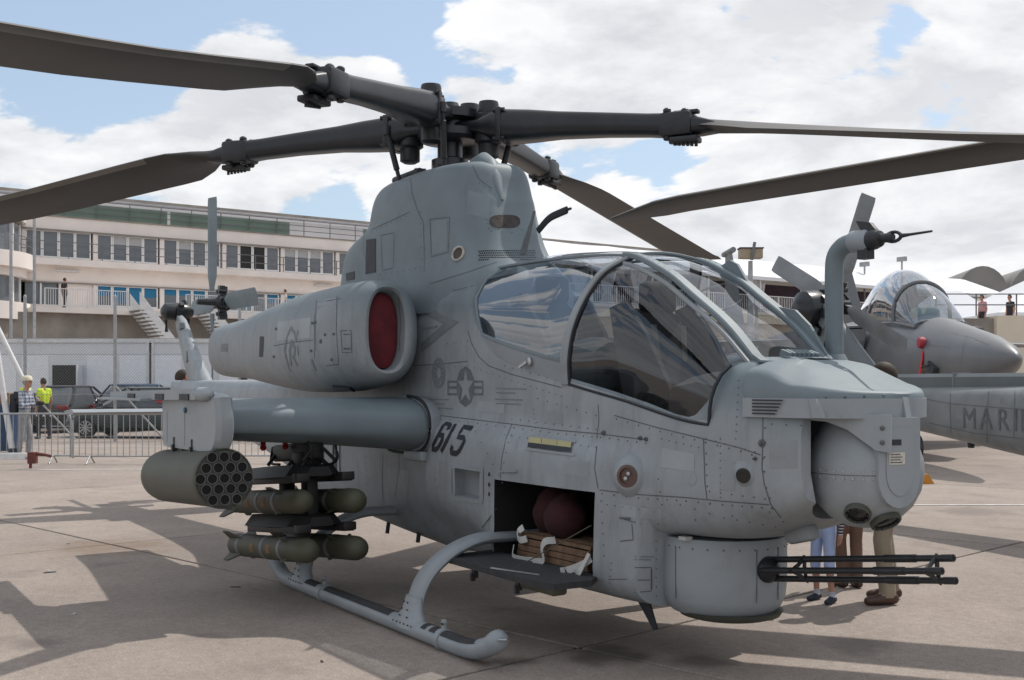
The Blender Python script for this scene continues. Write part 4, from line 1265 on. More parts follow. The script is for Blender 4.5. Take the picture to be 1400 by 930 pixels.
def lumpy_bag(name, label, c, rx, ry, rz_, seed):
    bm = NB(); bmesh.ops.create_uvsphere(bm, u_segments=28, v_segments=18, radius=1)
    for v in bm.verts:
        n = 1 + .10 * noise.noise(v.co * 1.6 + Vector((seed, 0, 0))) + .035 * noise.noise(v.co * 4.5 + Vector((0, seed, 0)))
        zz = v.co.z
        w = 1 - .28 * max(0, zz) ** 2
        v.co = Vector((v.co.x * rx * w, v.co.y * ry * w, max(zz, -.86) * rz_)) * n
    o = mk(name, bm, M['maroon'], None, smooth=70, loc=c)
    tag(o, label, 'cloth bag', 'maroon bags in the ammunition bay')
    return o


lumpy_bag('cloth_bag', 'left maroon cloth bag in the ammunition bay with a white strap at its foot', H(2.06, .33, .80), .165, .15, .17, 1)
lumpy_bag('cloth_bag', 'rounder maroon cloth bag in the ammunition bay, right one nearer the gun', H(2.32, .43, .79), .15, .14, .15, 4)


def webbing(label, runs):
    bm = NB()
    for pts in runs:
        P = smooth_poly(pts, 4); rr = []
        for i, p in enumerate(P):
            t = (P[min(i + 1, len(P) - 1)] - P[max(i - 1, 0)]).normalized()
            a, b = frame_of(t, Vector((.3, 1, .25)))
            rr.append([p + a * .022 * q + b * .0025 * w for q, w in ((-1, -1), (1, -1), (1, 1), (-1, 1))])
        loft(bm, rr)
    o = mk('webbing_strap', bm, M['white_cloth'], None, smooth=50)
    tag(o, label, 'strap', 'white straps in the ammunition bay')


webbing('white webbing strap looped at the rear end of the plank box in the bay', [[H(2.02, .56, .70), H(1.98, .58, .66), H(2.03, .60, .62), H(2.10, .585, .635)], [H(1.96, .60, .57), H(2.0, .63, .51), H(2.10, .62, .50), H(2.2, .60, .505)]])
webbing('white webbing strap hanging between the two maroon bags', [[H(2.42, .575, .66), H(2.34, .60, .645), H(2.30, .60, .59), H(2.33, .61, .525), H(2.24, .63, .505)]])
webbing('crumpled white webbing strap at the front corner of the open bay', [[H(2.84, .60, .60), H(2.79, .63, .56), H(2.70, .66, .52), H(2.66, .70, .507)], [H(2.83, .61, .63), H(2.80, .66, .52), H(2.72, .64, .51)]])
# ================================================================ panel lines, fasteners and markings, laid onto the skin
def ray(px, py):
    return (CW * ((px - 700.0) / 1575) + DW + Vector((0, 0, (525.0 - py) / 1575))).normalized()


def hit(px, py, tree=None):
    p, n, i, d = (tree or hull_tree).ray_cast(CAM, ray(px, py))
    if p is None: return None
    if n.dot(CAM - p) < 0: n = -n
    return p, n


def dense(pts, step=6.0):
    out = []
    for a, b in zip(pts[:-1], pts[1:]):
        n = max(1, int(math.hypot(b[0] - a[0], b[1] - a[1]) / step))
        out += [(lerp(a[0], b[0], k / n), lerp(a[1], b[1], k / n)) for k in range(n)]
    return out + [pts[-1]]


def ribbon(bm, pts, w, tree=None, lift=.0025, mi=0):
    prev = None
    H_ = [hit(x, y, tree) for x, y in dense(pts)]
    for i, h in enumerate(H_):
        if h is None: prev = None; continue
        j = i + 1 if i + 1 < len(H_) and H_[i + 1] else i
        k = i - 1 if i > 0 and H_[i - 1] else i
        t = (H_[j][0] - H_[k][0])
        if t.length < 1e-6: prev = None; continue
        sd = h[1].cross(t.normalized()).normalized() * w / 2
        c = h[0] + h[1] * lift
        cur = (bm.verts.new(c - sd), bm.verts.new(c + sd))
        if prev and (cur[0].co - prev[0].co).length < .25: bm.faces.new((prev[0], prev[1], cur[1], cur[0])).material_index = mi
        prev = cur


def patch_px(bm, c4, nu=4, nv=4, tree=None, lift=.003, mi=0):
    """four-cornered painted area"""
    g = []
    for i in range(nv + 1):
        row = []
        for k in range(nu + 1):
            u, v = k / nu, i / nv
            x = (1 - u) * (1 - v) * c4[0][0] + u * (1 - v) * c4[1][0] + u * v * c4[2][0] + (1 - u) * v * c4[3][0]
            y = (1 - u) * (1 - v) * c4[0][1] + u * (1 - v) * c4[1][1] + u * v * c4[2][1] + (1 - u) * v * c4[3][1]
            h = hit(x, y, tree)
            row.append(bm.verts.new(h[0] + h[1] * lift) if h else None)
        g.append(row)
    for i in range(nv):
        for k in range(nu):
            q = (g[i][k], g[i][k + 1], g[i + 1][k + 1], g[i + 1][k])
            if all(q): bm.faces.new(q).material_index = mi


def studs(bm, pts, step, r, tree=None):
    d = dense(pts, step)
    for x, y in d:
        h = hit(x, y, tree)
        if h: lathe(bm, [(r, 0), (r * .8, .0022), (r * .3, .003)], 6, look_axis(h[0] + h[1] * .0005, h[1]))


def disc_px(bm, px, py, prof, n=20, tree=None, M_=None):
    h = hit(px, py, tree)
    lathe(bm, prof, n, look_axis(h[0], h[1]))
    return h


M['patch_light'] = mat('fresh_grey_paint', (.295, .322, .345), .5, var=.10, scale=4, dirt=(.16, .16, .155), dirt_amt=.35)
M['patch_dark'] = mat('faded_grey_paint', (.245, .268, .288), .55, var=.12, scale=4, dirt=(.14, .135, .13), dirt_amt=.4)
M['patch_upper'] = mat('fresh_upper_paint', (.172, .212, .234), .5, var=.10, scale=4, dirt=(.09, .09, .09), dirt_amt=.35)
LINES = [  # seams of the fuselage skin
    [(600, 568), (650, 574), (700, 580), (760, 588), (818, 593), (880, 601)],
    [(700, 580), (692, 600), (686, 628), (684, 655)],
    [(818, 553), (819, 575), (816, 600)], [(816, 610), (813, 640), (818, 668)],
    [(820, 670), (870, 676), (935, 680), (985, 685), (1052, 690)],
    [(962, 600), (963, 630), (964, 660), (967, 684)],
    [(840, 568), (900, 585), (962, 600), (1010, 612), (1040, 622)],
    [(1044, 508), (1043, 560), (1043, 600), (1042, 640), (1045, 662), (1054, 690), (1068, 708)],
    [(567, 500), (600, 498), (640, 494)], [(645, 470), (655, 488), (668, 500), (700, 512), (768, 530)],
    [(640, 452), (645, 470)], [(603, 402), (650, 390)],
    [(876, 716), (860, 712), (848, 708)], [(864, 716), (866, 738), (848, 740)],
    [(832, 792), (858, 792)], [(891, 778), (891, 806)], [(866, 793), (888, 793)], [(868, 810), (890, 808), (890, 776), (868, 776)],
    [(545, 610), (546, 640), (540, 680)], [(524, 622), (523, 650), (524, 682)],
]
bm = NB()
for l in LINES: ribbon(bm, l, .0055)
mk('skin_seams', bm, M['line'], heli, smooth=0, kind='stuff', recalc=False)
bm = NB()
for l, st in ((LINES[0], 11), (LINES[1], 10), (LINES[4], 13), (LINES[5], 13), (LINES[6], 15), (LINES[7], 14)):
    studs(bm, [(x + 3, y + 5) for x, y in l], st, .0055)
for l, st in (([(700, 573), (815, 587)], 11), ([(735, 545), (815, 568)], 12), ([(965, 600), (1032, 618)], 12), ([(970, 672), (1046, 682)], 14), ([(900, 655), (905, 690)], 12), ([(1050, 552), (1108, 548)], 11),
              ([(1055, 580), (1095, 582)], 20), ([(822, 685), (826, 760)], 13), ([(1052, 700), (900, 716)], 40), ([(690, 500), (760, 520)], 12), ([(650, 590), (682, 650)], 14), ([(930, 690), (990, 708), (1060, 720)], 16)):
    studs(bm, l, st, .005)
mk('skin_fasteners', bm, M['rivet'], heli, smooth=0, kind='stuff')
bm = NB(); studs(bm, [(1050, 548), (1208, 541)], 24, .007, BVHTree.FromPolygons([v.co.copy() for v in hood.data.vertices], [tuple(p.vertices) for p in hood.data.polygons]))
mk('hood_screws', bm, M['rivet'], hood, smooth=0, kind='stuff')

# fairing and nacelle seams
bm = NB()
for l in ([(561, 236), (563, 262), (570, 285), (579, 305), (580, 340), (580, 372)], [(588, 300), (615, 297), (613, 345), (590, 351), (588, 300)],
          [(521, 322), (539, 318), (538, 366), (523, 370), (521, 322)], [(508, 314), (530, 304), (560, 290)], [(588, 388), (640, 372), (680, 358)],
          [(646, 226), (655, 245), (672, 258)], [(498, 322), (497, 345), (505, 370)]):
    ribbon(bm, l, .005, dog_tree)
mk('fairing_seams', bm, M['line'], dog, smooth=0, kind='stuff', recalc=False)
bm = NB()
for l, st in (([(508, 317), (562, 293)], 7), ([(575, 290), (577, 370)], 16), ([(655, 250), (670, 260)], 8), ([(672, 316), (700, 318), (714, 314)], 14), ([(665, 300), (668, 312)], 6), ([(520, 375), (576, 366)], 8)):
    studs(bm, l, st, .005, dog_tree)
mk('fairing_fasteners', bm, M['rivet'], dog, smooth=0, kind='stuff')
bm = NB()
for l in ([(433, 410), (431, 440), (432, 480)], [(461, 405), (460, 450), (463, 498), (446, 500)], [(374, 473), (400, 468), (428, 465)], [(466, 452), (480, 452), (481, 482), (468, 482), (466, 452)], [(446, 412), (466, 408)],
          [(430, 430), (430, 490)], [(545, 400), (548, 440), (546, 480)]):
    ribbon(bm, l, .0055, nac_tree)
mk('nacelle_seams', bm, M['line'], nac, smooth=0, kind='stuff', recalc=False)
bm = NB(); patch_px(bm, [(355.5, 460), (361, 460), (360, 488), (354.5, 488)], 2, 3, nac_tree); mk('vent_slot', bm, M['digit'], nac, smooth=0, recalc=False)
bm = NB()
patch_px(bm, [(470, 475.5), (479, 475.5), (479, 478), (470, 478)], 1, 1, nac_tree); patch_px(bm, [(470, 456.5), (478, 456.5), (478, 458), (470, 458)], 1, 1, nac_tree)
for x, y in ((376, 448), (373, 486), (426, 440), (430, 439), (437, 464), (443, 456), (455, 455), (424, 478), (452, 490), (437, 466)): patch_px(bm, [(x, y), (x + 3, y), (x + 3, y + 3.5), (x, y + 3.5)], 1, 1, nac_tree)
mk('latch_marks', bm, M['line'], nac, smooth=0, kind='stuff', recalc=False)
bm = NB()      # faded squadron emblem: a crested head in curved bands
for pts, w in (([(398, 448), (393, 460), (389, 478), (394, 500), (397, 508)], .03), ([(398, 448), (403, 455), (405, 466), (408, 452)], .035), ([(399, 466), (396, 480), (398, 500)], .035), ([(399, 468), (404, 478), (402, 486)], .04),
               ([(400, 487), (404, 494), (407, 500)], .03), ([(407, 472), (408, 486)], .018), ([(426, 491), (429, 500), (432, 507)], .035), ([(391, 470), (390, 490)], .02)):
    ribbon(bm, pts, w * 1.0, nac_tree, .003)
mk('squadron_emblem', bm, M['mark_soft'], nac, smooth=0, kind='stuff', recalc=False)
bm = NB(); patch_px(bm, [(303, 470), (312, 470), (311, 481), (302, 481)], 2, 2, nac_tree); mk('faded_stencil', bm, M['mark_soft'], nac, smooth=0, recalc=False)
bm = NB(); tube(bm, [hit(457, 528, nac_tree)[0] + Vector((0, -.012, 0)), hit(468, 528.5, nac_tree)[0] + Vector((0, -.014, 0)), hit(480, 529, nac_tree)[0] + Vector((0, -.014, 0)), hit(487, 533, nac_tree)[0] + Vector((0, -.02, -.01))], .010, 6); mk('drain_pipe', bm, M['black'], nac)

# openings of the mast fairing
bm = NB(); patch_px(bm, [(501, 328), (514, 326), (514, 372), (500, 375)], 3, 6, dog_tree, .004); patch_px(bm, [(473, 374), (485, 371), (485, 382), (474, 384)], 2, 2, dog_tree, .004)
mk('louvre_opening', bm, M['digit'], dog, smooth=0, kind='stuff', recalc=False)
h = hit(627, 347, dog_tree)
bm = NB(); lathe(bm, [(.062, 0), (.062, .012), (.046, .014), (.046, 0)], 28, look_axis(h[0], h[1]), caps=False); pr = mk('port_rim', bm, mat('worn_light_ring', (.40, .38, .34), .5, var=.25, scale=20), dog, smooth=40)
bm = NB(); lathe(bm, [(.047, .003), (.03, .004), (.001, .004)], 24, look_axis(h[0], h[1])); mk('round_port', bm, mat('brown_grille', (.07, .058, .048), .7, var=.3, scale=60), pr)
bm = NB()
N_ = 22
cen = hit(690, 303, dog_tree)
rim_px = [(690 + 21 * math.copysign(abs(math.cos(2 * PI * k / N_)) ** .6, math.cos(2 * PI * k / N_)), 303 + 9 * math.copysign(abs(math.sin(2 * PI * k / N_)) ** .8, math.sin(2 * PI * k / N_))) for k in range(N_)]
prev_ = None
for q_ in (1.0, .75, .5, .25, .02):
    cur_ = [bm.verts.new((lambda q: q[0] + q[1] * .004)(hit(690 + (x - 690) * q_, 303 + (y - 303) * q_, dog_tree) or cen)) for x, y in rim_px]
    if prev_:
        for k in range(N_): bm.faces.new((prev_[k], prev_[(k + 1) % N_], cur_[(k + 1) % N_], cur_[k]))
    prev_ = cur_
bm.faces.new(prev_)
mk('cooling_inlet', bm, mat('brown_inlet', (.055, .047, .042), .8, var=.3, scale=25), dog, smooth=0, recalc=False)
# perforated band low on the front of the fairing
bm = NB()
for i in range(5):
    for k in range(26):
        x = 655 + 3.0 * k + (1.5 if i % 2 else 0); y = 343 + 3.0 * i + (667 - x) * .06 * (x < 667)
        if i == 4 and 668 < x < 712: continue
        h = hit(x, y, dog_tree)
        if h: lathe(bm, [(.0075, .0012), (.001, .0016)], 6, look_axis(h[0], h[1]))
mk('perforations', bm, M['dark_hole'], dog, smooth=0, kind='stuff')
# blade antenna and curved probe in front of the fairing
bm = NB()
p = H(1.32, .12, 2.60)
rr = []
for t, w in ((0, .05), (.3, .045), (1, .012)):
    c = p + H(.16 * t, .0, .30 * t)
    rr.append([c + Vector((-w, 0, 0)), c + Vector((0, .012, 0)), c + Vector((w, 0, 0)), c + Vector((0, -.012, 0))])
loft(bm, rr); mk('blade_antenna', bm, M['mark'], heli, smooth=0)
bm = NB(); tube(bm, smooth_poly([H(1.10, -.16, 2.82), H(1.22, -.18, 2.90), H(1.34, -.20, 2.93), H(1.43, -.20, 2.94)], 4), [.014] * 13, 8, ry=.03); tube(bm, [H(1.42, -.20, 2.94), H(1.48, -.2, 2.945)], .01, 6); mk('upper_cable_cutter', bm, M['digit'], heli)

# painted national star, low visibility
def star(par, c, rx, ry, m, name, tilt=0.0):
    def P(u, v): return (c[0] + u * rx + v * tilt, c[1] + v * ry)
    bm = NB()
    N5 = []
    for k in range(10):
        a = -PI / 2 + k * PI / 5; r = 1.0 if k % 2 == 0 else .39
        N5.append((r * math.cos(a), r * math.sin(a)))
    # the disc minus the star: segments between star outline and circle
    for k in range(10):
        a0 = -PI / 2 + k * PI / 5; a1 = a0 + PI / 5
        o0 = (1.03 * math.cos(a0), 1.03 * math.sin(a0)); o1 = (1.03 * math.cos(a1), 1.03 * math.sin(a1))
        patch_px(bm, [P(*N5[k]), P(*N5[(k + 1) % 10]), P(*o1), P(*o0)], 2, 2)
    for sgn in (-1, 1):
        for v0, v1 in ((-.34, -.26), (.0, .17), (.42, .50)) if False else ((-.30, -.20), (-.02, .12), (.34, .44)):
            patch_px(bm, [P(sgn * .93, v0), P(sgn * 2.0, v0), P(sgn * 2.0, v1), P(sgn * .93, v1)], 3, 1)
        patch_px(bm, [P(sgn * 1.93, -.30), P(sgn * 2.03, -.30), P(sgn * 2.03, .44), P(sgn * 1.93, .44)], 1, 2)
    mk(name, bm, m, par, smooth=0, kind='stuff', recalc=False)


star(heli, (636.5, 528.5), 12.0, 27, M['mark'], 'national_star')
bm = NB()
for a, b in ((10, 22), (6, 14)):
    pass
for k in range(24):
    a0, a1 = 2 * PI * k / 24, 2 * PI * (k + 1) / 24
    for r0, r1 in ((.78, 1.0), (.36, .52)):
        q = [(600 + 9 * r * math.cos(a), 510 + 21 * r * math.sin(a)) for r, a in ((r0, a0), (r0, a1), (r1, a1), (r1, a0))]
        patch_px(bm, q, 1, 1)
for k in range(14):
    a = 2 * PI * k / 14; patch_px(bm, [(600 + 5.8 * math.cos(a) - .7, 510 + 13.6 * math.sin(a) - 1.5), (600 + 5.8 * math.cos(a) + .7, 510 + 13.6 * math.sin(a) - 1.5), (600 + 5.8 * math.cos(a) + .7, 510 + 13.6 * math.sin(a) + 1.5), (600 + 5.8 * math.cos(a) - .7, 510 + 13.6 * math.sin(a) + 1.5)], 1, 1)
mk('round_badge', bm, M['mark_soft'], heli, smooth=0, kind='stuff', recalc=False)
# danger arrow
bm = NB()
patch_px(bm, [(583.5, 417.5), (606, 432), (606.5, 443), (580, 429)], 5, 2); patch_px(bm, [(606, 432), (628, 440), (614, 450), (606.5, 443)], 3, 2)
patch_px(bm, [(606.5, 443), (614, 450), (576.5, 482), (575.5, 470)], 5, 3)
mk('danger_arrow', bm, M['mark_soft'], heli, smooth=0, kind='stuff', recalc=False)


def text_on(par, name, s, origin, ux, uy, size, m, tree=None, lift=.004):
    """lettering laid on the skin: origin and axes are image-survey coordinates of the baseline"""
    cu = bpy.data.curves.new(name, 'FONT'); cu.body = s; cu.size = 1.0; cu.resolution_u = 2
    t = bpy.data.objects.new(name, cu); COL.objects.link(t)
    bpy.context.view_layer.update()
    me = bpy.data.meshes.new_from_object(t.evaluated_get(bpy.context.evaluated_depsgraph_get()))
    bpy.data.objects.remove(t); bpy.data.curves.remove(cu)
    bm = NB(); bm.from_mesh(me); bpy.data.meshes.remove(me)
    bmesh.ops.subdivide_edges(bm, edges=[e for e in bm.edges if e.calc_length() > .35], cuts=2)
    last = None
    for v in bm.verts:
        x = origin[0] + ux[0] * v.co.x * size + uy[0] * v.co.y * size; y = origin[1] + ux[1] * v.co.x * size + uy[1] * v.co.y * size
        h = hit(x, y, tree) or last
        last = h
        v.co = h[0] + h[1] * lift
    return mk(name, bm, m, par, smooth=0, recalc=False)


text_on(heli, 'warning_text', 'JET', (587.5, 424), (.86, .50), (.2, -1), 8, M['hull_light'], lift=.006)
text_on(heli, 'warning_text', 'DANGER', (577, 452.5), (.98, -.18), (.1, -1), 5.6, M['mark_soft'])
text_on(heli, 'warning_text', 'INTAKE', (579, 478.5), (.76, -.65), (.1, -1), 7.5, M['hull_light'], lift=.006)
for k, (x, y, w) in enumerate(((588, 545, 26), (586, 551, 22), (590, 557, 30), (678, 530, 42), (679, 536, 26), (677, 545, 38), (678, 551, 34), (868, 760, 26), (868, 764, 22))):
    bm = NB(); patch_px(bm, [(x, y), (x + w, y + w * .03), (x + w, y + w * .03 + 1.6), (x, y + 1.6)], 3, 1); mk('stencil_line', bm, M['mark_soft'], heli, smooth=0, recalc=False)

# side number 615: chamfered block strokes leaning forward
def digit(strokes, x0, w):
    bm = NB()
    for st in strokes:
        pts = []
        for u, v in st:
            # v up 0..1 ; baseline runs slightly down to the right
            pts.append((x0 + u * w + v * 19.5, 614.5 + (x0 - 587 + u * w) * .2 - v * 38))
        ribbon(bm, pts, .040, None, .004)
    mk('side_number_digit', bm, M['digit'], heli, smooth=0, kind=None, recalc=False)


digit([[(.98, .76), (.98, .90), (.80, .96), (.28, .96), (.08, .86), (.08, .14), (.24, .04), (.76, .04), (.93, .14), (.93, .42), (.78, .54), (.10, .54)]], 588.5, 9.5)
digit([[(.5, 1.0), (.5, 0.0)]], 601, 5)
digit([[(1.06, .96), (.14, .96), (.08, .60), (.70, .60), (.92, .50), (.92, .14), (.76, .04), (.22, .04), (.06, .14), (.06, .26)]], 613.5, 13)

# formation light strip
bm = NB(); patch_px(bm, [(724.5, 598.5), (783, 605.5), (782, 613), (724, 606)], 8, 2, None, .012); mk('formation_light', bm, M['strip'], heli, smooth=0, recalc=False)
bm = NB(); patch_px(bm, [(724, 606), (782, 613), (781.5, 619), (723, 611.5)], 8, 2, None, .012); patch_px(bm, [(742, 601), (742.6, 601), (742.6, 607), (742, 607)], 1, 1, None, .0135); patch_px(bm, [(763, 603.5), (763.6, 603.5), (763.6, 609.5), (763, 609.5)], 1, 1, None, .0135); mk('formation_light_base', bm, M['digit'], heli, smooth=0, kind='stuff', recalc=False)
bm = NB(); patch_px(bm, [(720, 612), (786, 621), (786, 624), (719, 615.5)], 8, 1, None, .006); patch_px(bm, [(722, 596), (788, 603), (787, 606), (722, 599)], 8, 1, None, .006); mk('light_mount', bm, M['hull_light'], heli, smooth=0, kind='stuff', recalc=False)

# warning receiver: flared lens
h = hit(863, 651)
bm = NB(); lathe(bm, [(.135, -.03), (.115, .012), (.085, .038), (.074, .05), (.062, .05), (.060, .03), (.001, .03)], 28, look_axis(h[0], h[1] + Vector((.35, 0, 0)))); ls = mk('warning_sensor', bm, M['hull_light'], heli, smooth=50)
bm = NB(); lathe(bm, [(.062, .03), (.066, .056), (.048, .060), (.046, .045), (.001, .046)], 20, look_axis(h[0], h[1] + Vector((.35, 0, 0)))); mk('sensor_rim', bm, M['lens_red'], ls, smooth=40)
mx_ = look_axis(h[0], h[1] + Vector((.35, 0, 0)))
bm = NB()
for q in (-.014, .014): lathe(bm, [(.013, .04), (.011, .058), (.001, .06)], 12, mx_ @ Matrix.Translation((q * .6, q, 0)))
mk('sensor_eyes', bm, M['steel'], ls, smooth=50, kind='stuff')
h = hit(1019, 649)
bm = NB(); lathe(bm, [(.085, -.03), (.062, .004), (.044, .022), (.001, .024)], 24, look_axis(h[0], h[1] + Vector((.3, 0, -.1)))); l2 = mk('laser_sensor', bm, M['hull'], heli, smooth=50)
bm = NB(); lathe(bm, [(.040, .02), (.040, .03), (.034, .032), (.001, .030)], 20, look_axis(h[0], h[1] + Vector((.3, 0, -.1)))); mk('sensor_face', bm, M['lens'], l2, smooth=40)
for x, y, r in ((826, 592, .016), (876, 599, .013), (884, 600.5, .013), (1042, 606, .020), (1033, 627, .010)):
    h = hit(x, y)
    bm = NB(); lathe(bm, [(r, 0), (r, .008), (r * .6, .010), (r * .5, .022), (.001, .024)], 12, look_axis(h[0], h[1])); mk('fuselage_fitting', bm, M['rivet'], heli, smooth=40)
h = hit(946, 655)
bm = NB(); lathe(bm, [(.035, .001), (.032, .003), (.001, .003)], 20, look_axis(h[0], h[1])); mk('filler_cap', bm, M['hull'], heli, smooth=0)
# equipment window frame and the three slots beside it
bm = NB()
for l in ([(621, 637), (661, 643)], [(660, 643), (660, 685)], [(622, 682), (660, 686)], [(621, 637), (622, 682)]): ribbon(bm, l, .028, None, .006)
mk('equipment_window_frame', bm, M['hull_light'], heli, smooth=0, recalc=False, kind='stuff')
bm = NB()
for y in (646, 660, 673): patch_px(bm, [(668, y), (670, y), (670.5, y + 5), (668, y + 5)], 1, 1, None, .004)
mk('side_slots', bm, M['digit'], heli, smooth=0, kind='stuff', recalc=False)
bm = NB(); tube(bm, [hit(848, 708)[0] + Vector((0, -.004, 0)), hit(862, 709)[0] + Vector((0, -.004, 0))], .006, 6); mk('grab_slot', bm, M['line'], heli)

# long slots behind the wing, ladder rungs, belly fittings
for x0, x1, y0, y1 in ((416, 426, 596, 634), (429, 443, 598, 638), (453, 465.5, 600, 651)):
    def rr_(k):
        out_ = []
        w, hh = (x1 - x0) / 2 * k, (y1 - y0) / 2
        cx_, cy_ = (x0 + x1) / 2, (y0 + y1) / 2
        hh = hh - (1 - k) * (x1 - x0) / 2
        for q in range(24):
            a = 2 * PI * q / 24
            out_.append((cx_ + w * math.cos(a), cy_ + (hh - w * 1.3 if math.sin(a) >= 0 else -(hh - w * 1.3)) + w * 1.3 * math.sin(a)))
        return out_
    O_ = [hit(*p) for p in rr_(1.0)]; I_ = [hit(*p) for p in rr_(.55)]
    if not all(O_) or not all(I_): continue
    bm = NB()
    ov = [bm.verts.new(h[0] + h[1] * .012) for h in O_]; iv = [bm.verts.new(h[0] + h[1] * .010) for h in I_]; iv2 = [bm.verts.new(h[0] + h[1] * .003) for h in I_]; ob = [bm.verts.new(h[0]) for h in O_]
    for q in range(24):
        r = (q + 1) % 24
        bm.faces.new((ov[q], ov[r], iv[r], iv[q])); bm.faces.new((ob[q], ob[r], ov[r], ov[q])); bm.faces.new((iv[q], iv[r], iv2[r], iv2[q]))
    bm.faces.new(iv2).material_index = 1
    mk('side_vent', bm, [M['hull_light'], M['digit']], heli, smooth=0)
# more rows of fasteners: rear fuselage, cheek and belly
bm = NB()
for l, st in (([(520, 625), (524, 690)], 5), ([(470, 618), (474, 660)], 7), ([(500, 625), (503, 680)], 9), ([(545, 690), (640, 740)], 9), ([(596, 655), (600, 690)], 9), ([(690, 595), (815, 612)], 10), ([(830, 690), (895, 700)], 10), ([(836, 770), (832, 815)], 9), ([(897, 740), (897, 815)], 11),
              ([(640, 500), (700, 520), (768, 542)], 8), ([(905, 600), (955, 612)], 9), ([(985, 600), (985, 680)], 10), ([(1010, 520), (1006, 600)], 9), ([(575, 505), (640, 500)], 9), ([(612, 470), (640, 466)], 9), ([(730, 560), (732, 585)], 6)):
    studs(bm, l, st, .0042)
mk('small_fasteners', bm, M['rivet'], heli, smooth=0, kind='stuff')
for x, s in ((-.55, .30), (.10, .34)):
    bm = NB(); tube(bm, [H(x, s, .46), H(x + .01, s + .02, .36)], .018, 8); mk('belly_drain', bm, M['digit'], heli)
bm = NB(); tube(bm, [H(.35, .2, .38), H(.42, .3, .30), H(.36, .36, .24)], .006, 5); mk('static_wire', bm, M['digit'], heli)
bm = NB(); prism(bm, [(0, 0), (.12, 0), (.20, -.16), (.17, -.17)], lambda u, z: H(2.98 + u, .36, .37 + z), lambda u, z: H(2.98 + u, .375, .37 + z)); mk('belly_antenna', bm, M['digit'], heli, smooth=0)
bm = NB(); box(bm, H(1.64, .545, .63), (.05, .06, .05)); mk('step_hole', bm, M['digit'], heli, smooth=0)
bm = NB(); box(bm, H(4.02, .06, .84), (.20, .09, .09), Matrix.Rotation(R(-14), 4, 'Y'), bev=.03); mk('chin_bracket', bm, M['hull_light'], heli, smooth=40)
bm = NB(); box(bm, H(3.42, .36, .772), (.06, .05, .02)); mk('id_tag', bm, M['white_cloth'], heli, smooth=0)

# touched-up paint: patches of a slightly different mix
for k, (q4, dl) in enumerate((([(655, 548), (690, 551), (689, 566), (654, 562)], 1), ([(770, 628), (806, 632), (805, 652), (769, 648)], 0), ([(905, 612), (950, 621), (949, 645), (904, 639)], 1), ([(985, 628), (1006, 632), (1005, 672), (984, 670)], 0), ([(850, 690), (905, 697), (904, 712), (850, 706)], 1),
                              ([(600, 630), (612, 632), (612, 672), (600, 668)], 0), ([(1052, 600), (1090, 602), (1090, 640), (1052, 640)], 0), ([(740, 560), (770, 566), (769, 580), (739, 576)], 0), ([(530, 640), (560, 644), (556, 690), (528, 684)], 1))):
    bm = NB(); patch_px(bm, q4, 6, 5, None, .0016); mk('paint_patch', bm, M['patch_light'] if dl else M['patch_dark'], heli, smooth=60, recalc=False)
for k, q4 in enumerate(([(590, 302), (612, 300), (611, 343), (591, 348)], [(640, 260), (672, 268), (668, 300), (638, 292)])):
    bm = NB(); patch_px(bm, q4, 6, 6, dog_tree, .0016); mk('paint_patch', bm, M['patch_upper'], dog, smooth=60, recalc=False)
for k, q4 in enumerate(([(434, 410), (460, 407), (460, 450), (433, 455)], [(380, 440), (425, 434), (424, 462), (379, 466)])):
    bm = NB(); patch_px(bm, q4, 6, 6, nac_tree, .0016); mk('paint_patch', bm, M['patch_light'] if k else M['patch_dark'], nac, smooth=60, recalc=False)
# ================================================================ stores under the wing
def rocket_pod(sd, label):
    c = H(.80, sd * 2.19, 1.01)
    t = thing('rocket_pod', label, 'rocket pod', c, 0, 'rocket pods under the wing tips')
    bm = NB()
    ax = look_axis((0, 0, 0), Vector((-1, 0, 0)))
    lathe(bm, [(.001, .005), (.19, .005), (.200, -.012), (.205, .0), (.205, .02), (.202, .03), (.202, 1.35), (.19, 1.45), (.16, 1.50), (.001, 1.50)], 40, ax)
    body = mk('pod_body', bm, M['olive_grey'], t, smooth=35)
    bm = NB(); lathe(bm, [(.205, .0), (.208, .004), (.208, .045), (.203, .05)], 40, ax, caps=False); mk('pod_band', bm, M['olive_grey'], t, smooth=35)
    bm = NB(); lathe(bm, [(.192, -.002), (.001, -.003)], 40, ax); face = mk('pod_face', bm, mat('pod_face_grey', (.055, .055, .052), .6), t, smooth=0)
    q = .083
    for row, n in enumerate((3, 4, 5, 4, 3)):
        for k in range(n):
            y = (k - (n - 1) / 2) * q; z = (2 - row) * q * .866
            bm = NB()
            lathe(bm, [(.0375, .010), (.0375, -.016), (.0325, -.016), (.0325, -.006), (.001, -.0055)], 18, Matrix.Translation((0, y, z)) @ ax)
            for f in bm.faces:
                if f.calc_center_median().x < .009 and all((v.co - Vector((v.co.x, y, z))).length < .0335 for v in f.verts): f.material_index = 1
            mk('launch_tube', bm, [mat_tube, M['dark_hole']], t, smooth=40)
    t.rotation_euler = (0, R(-3), 0)
    return t


mat_tube = mat('tube_grey', (.11, .11, .105), .55, var=.2)
pod = rocket_pod(1, 'olive round rocket pod with nineteen tubes under the near wing tip')
rocket_pod(-1, 'olive round rocket pod with nineteen tubes under the far wing tip')

M['rack'] = mat('rack_black', (.009, .009, .010), .6, var=.2)
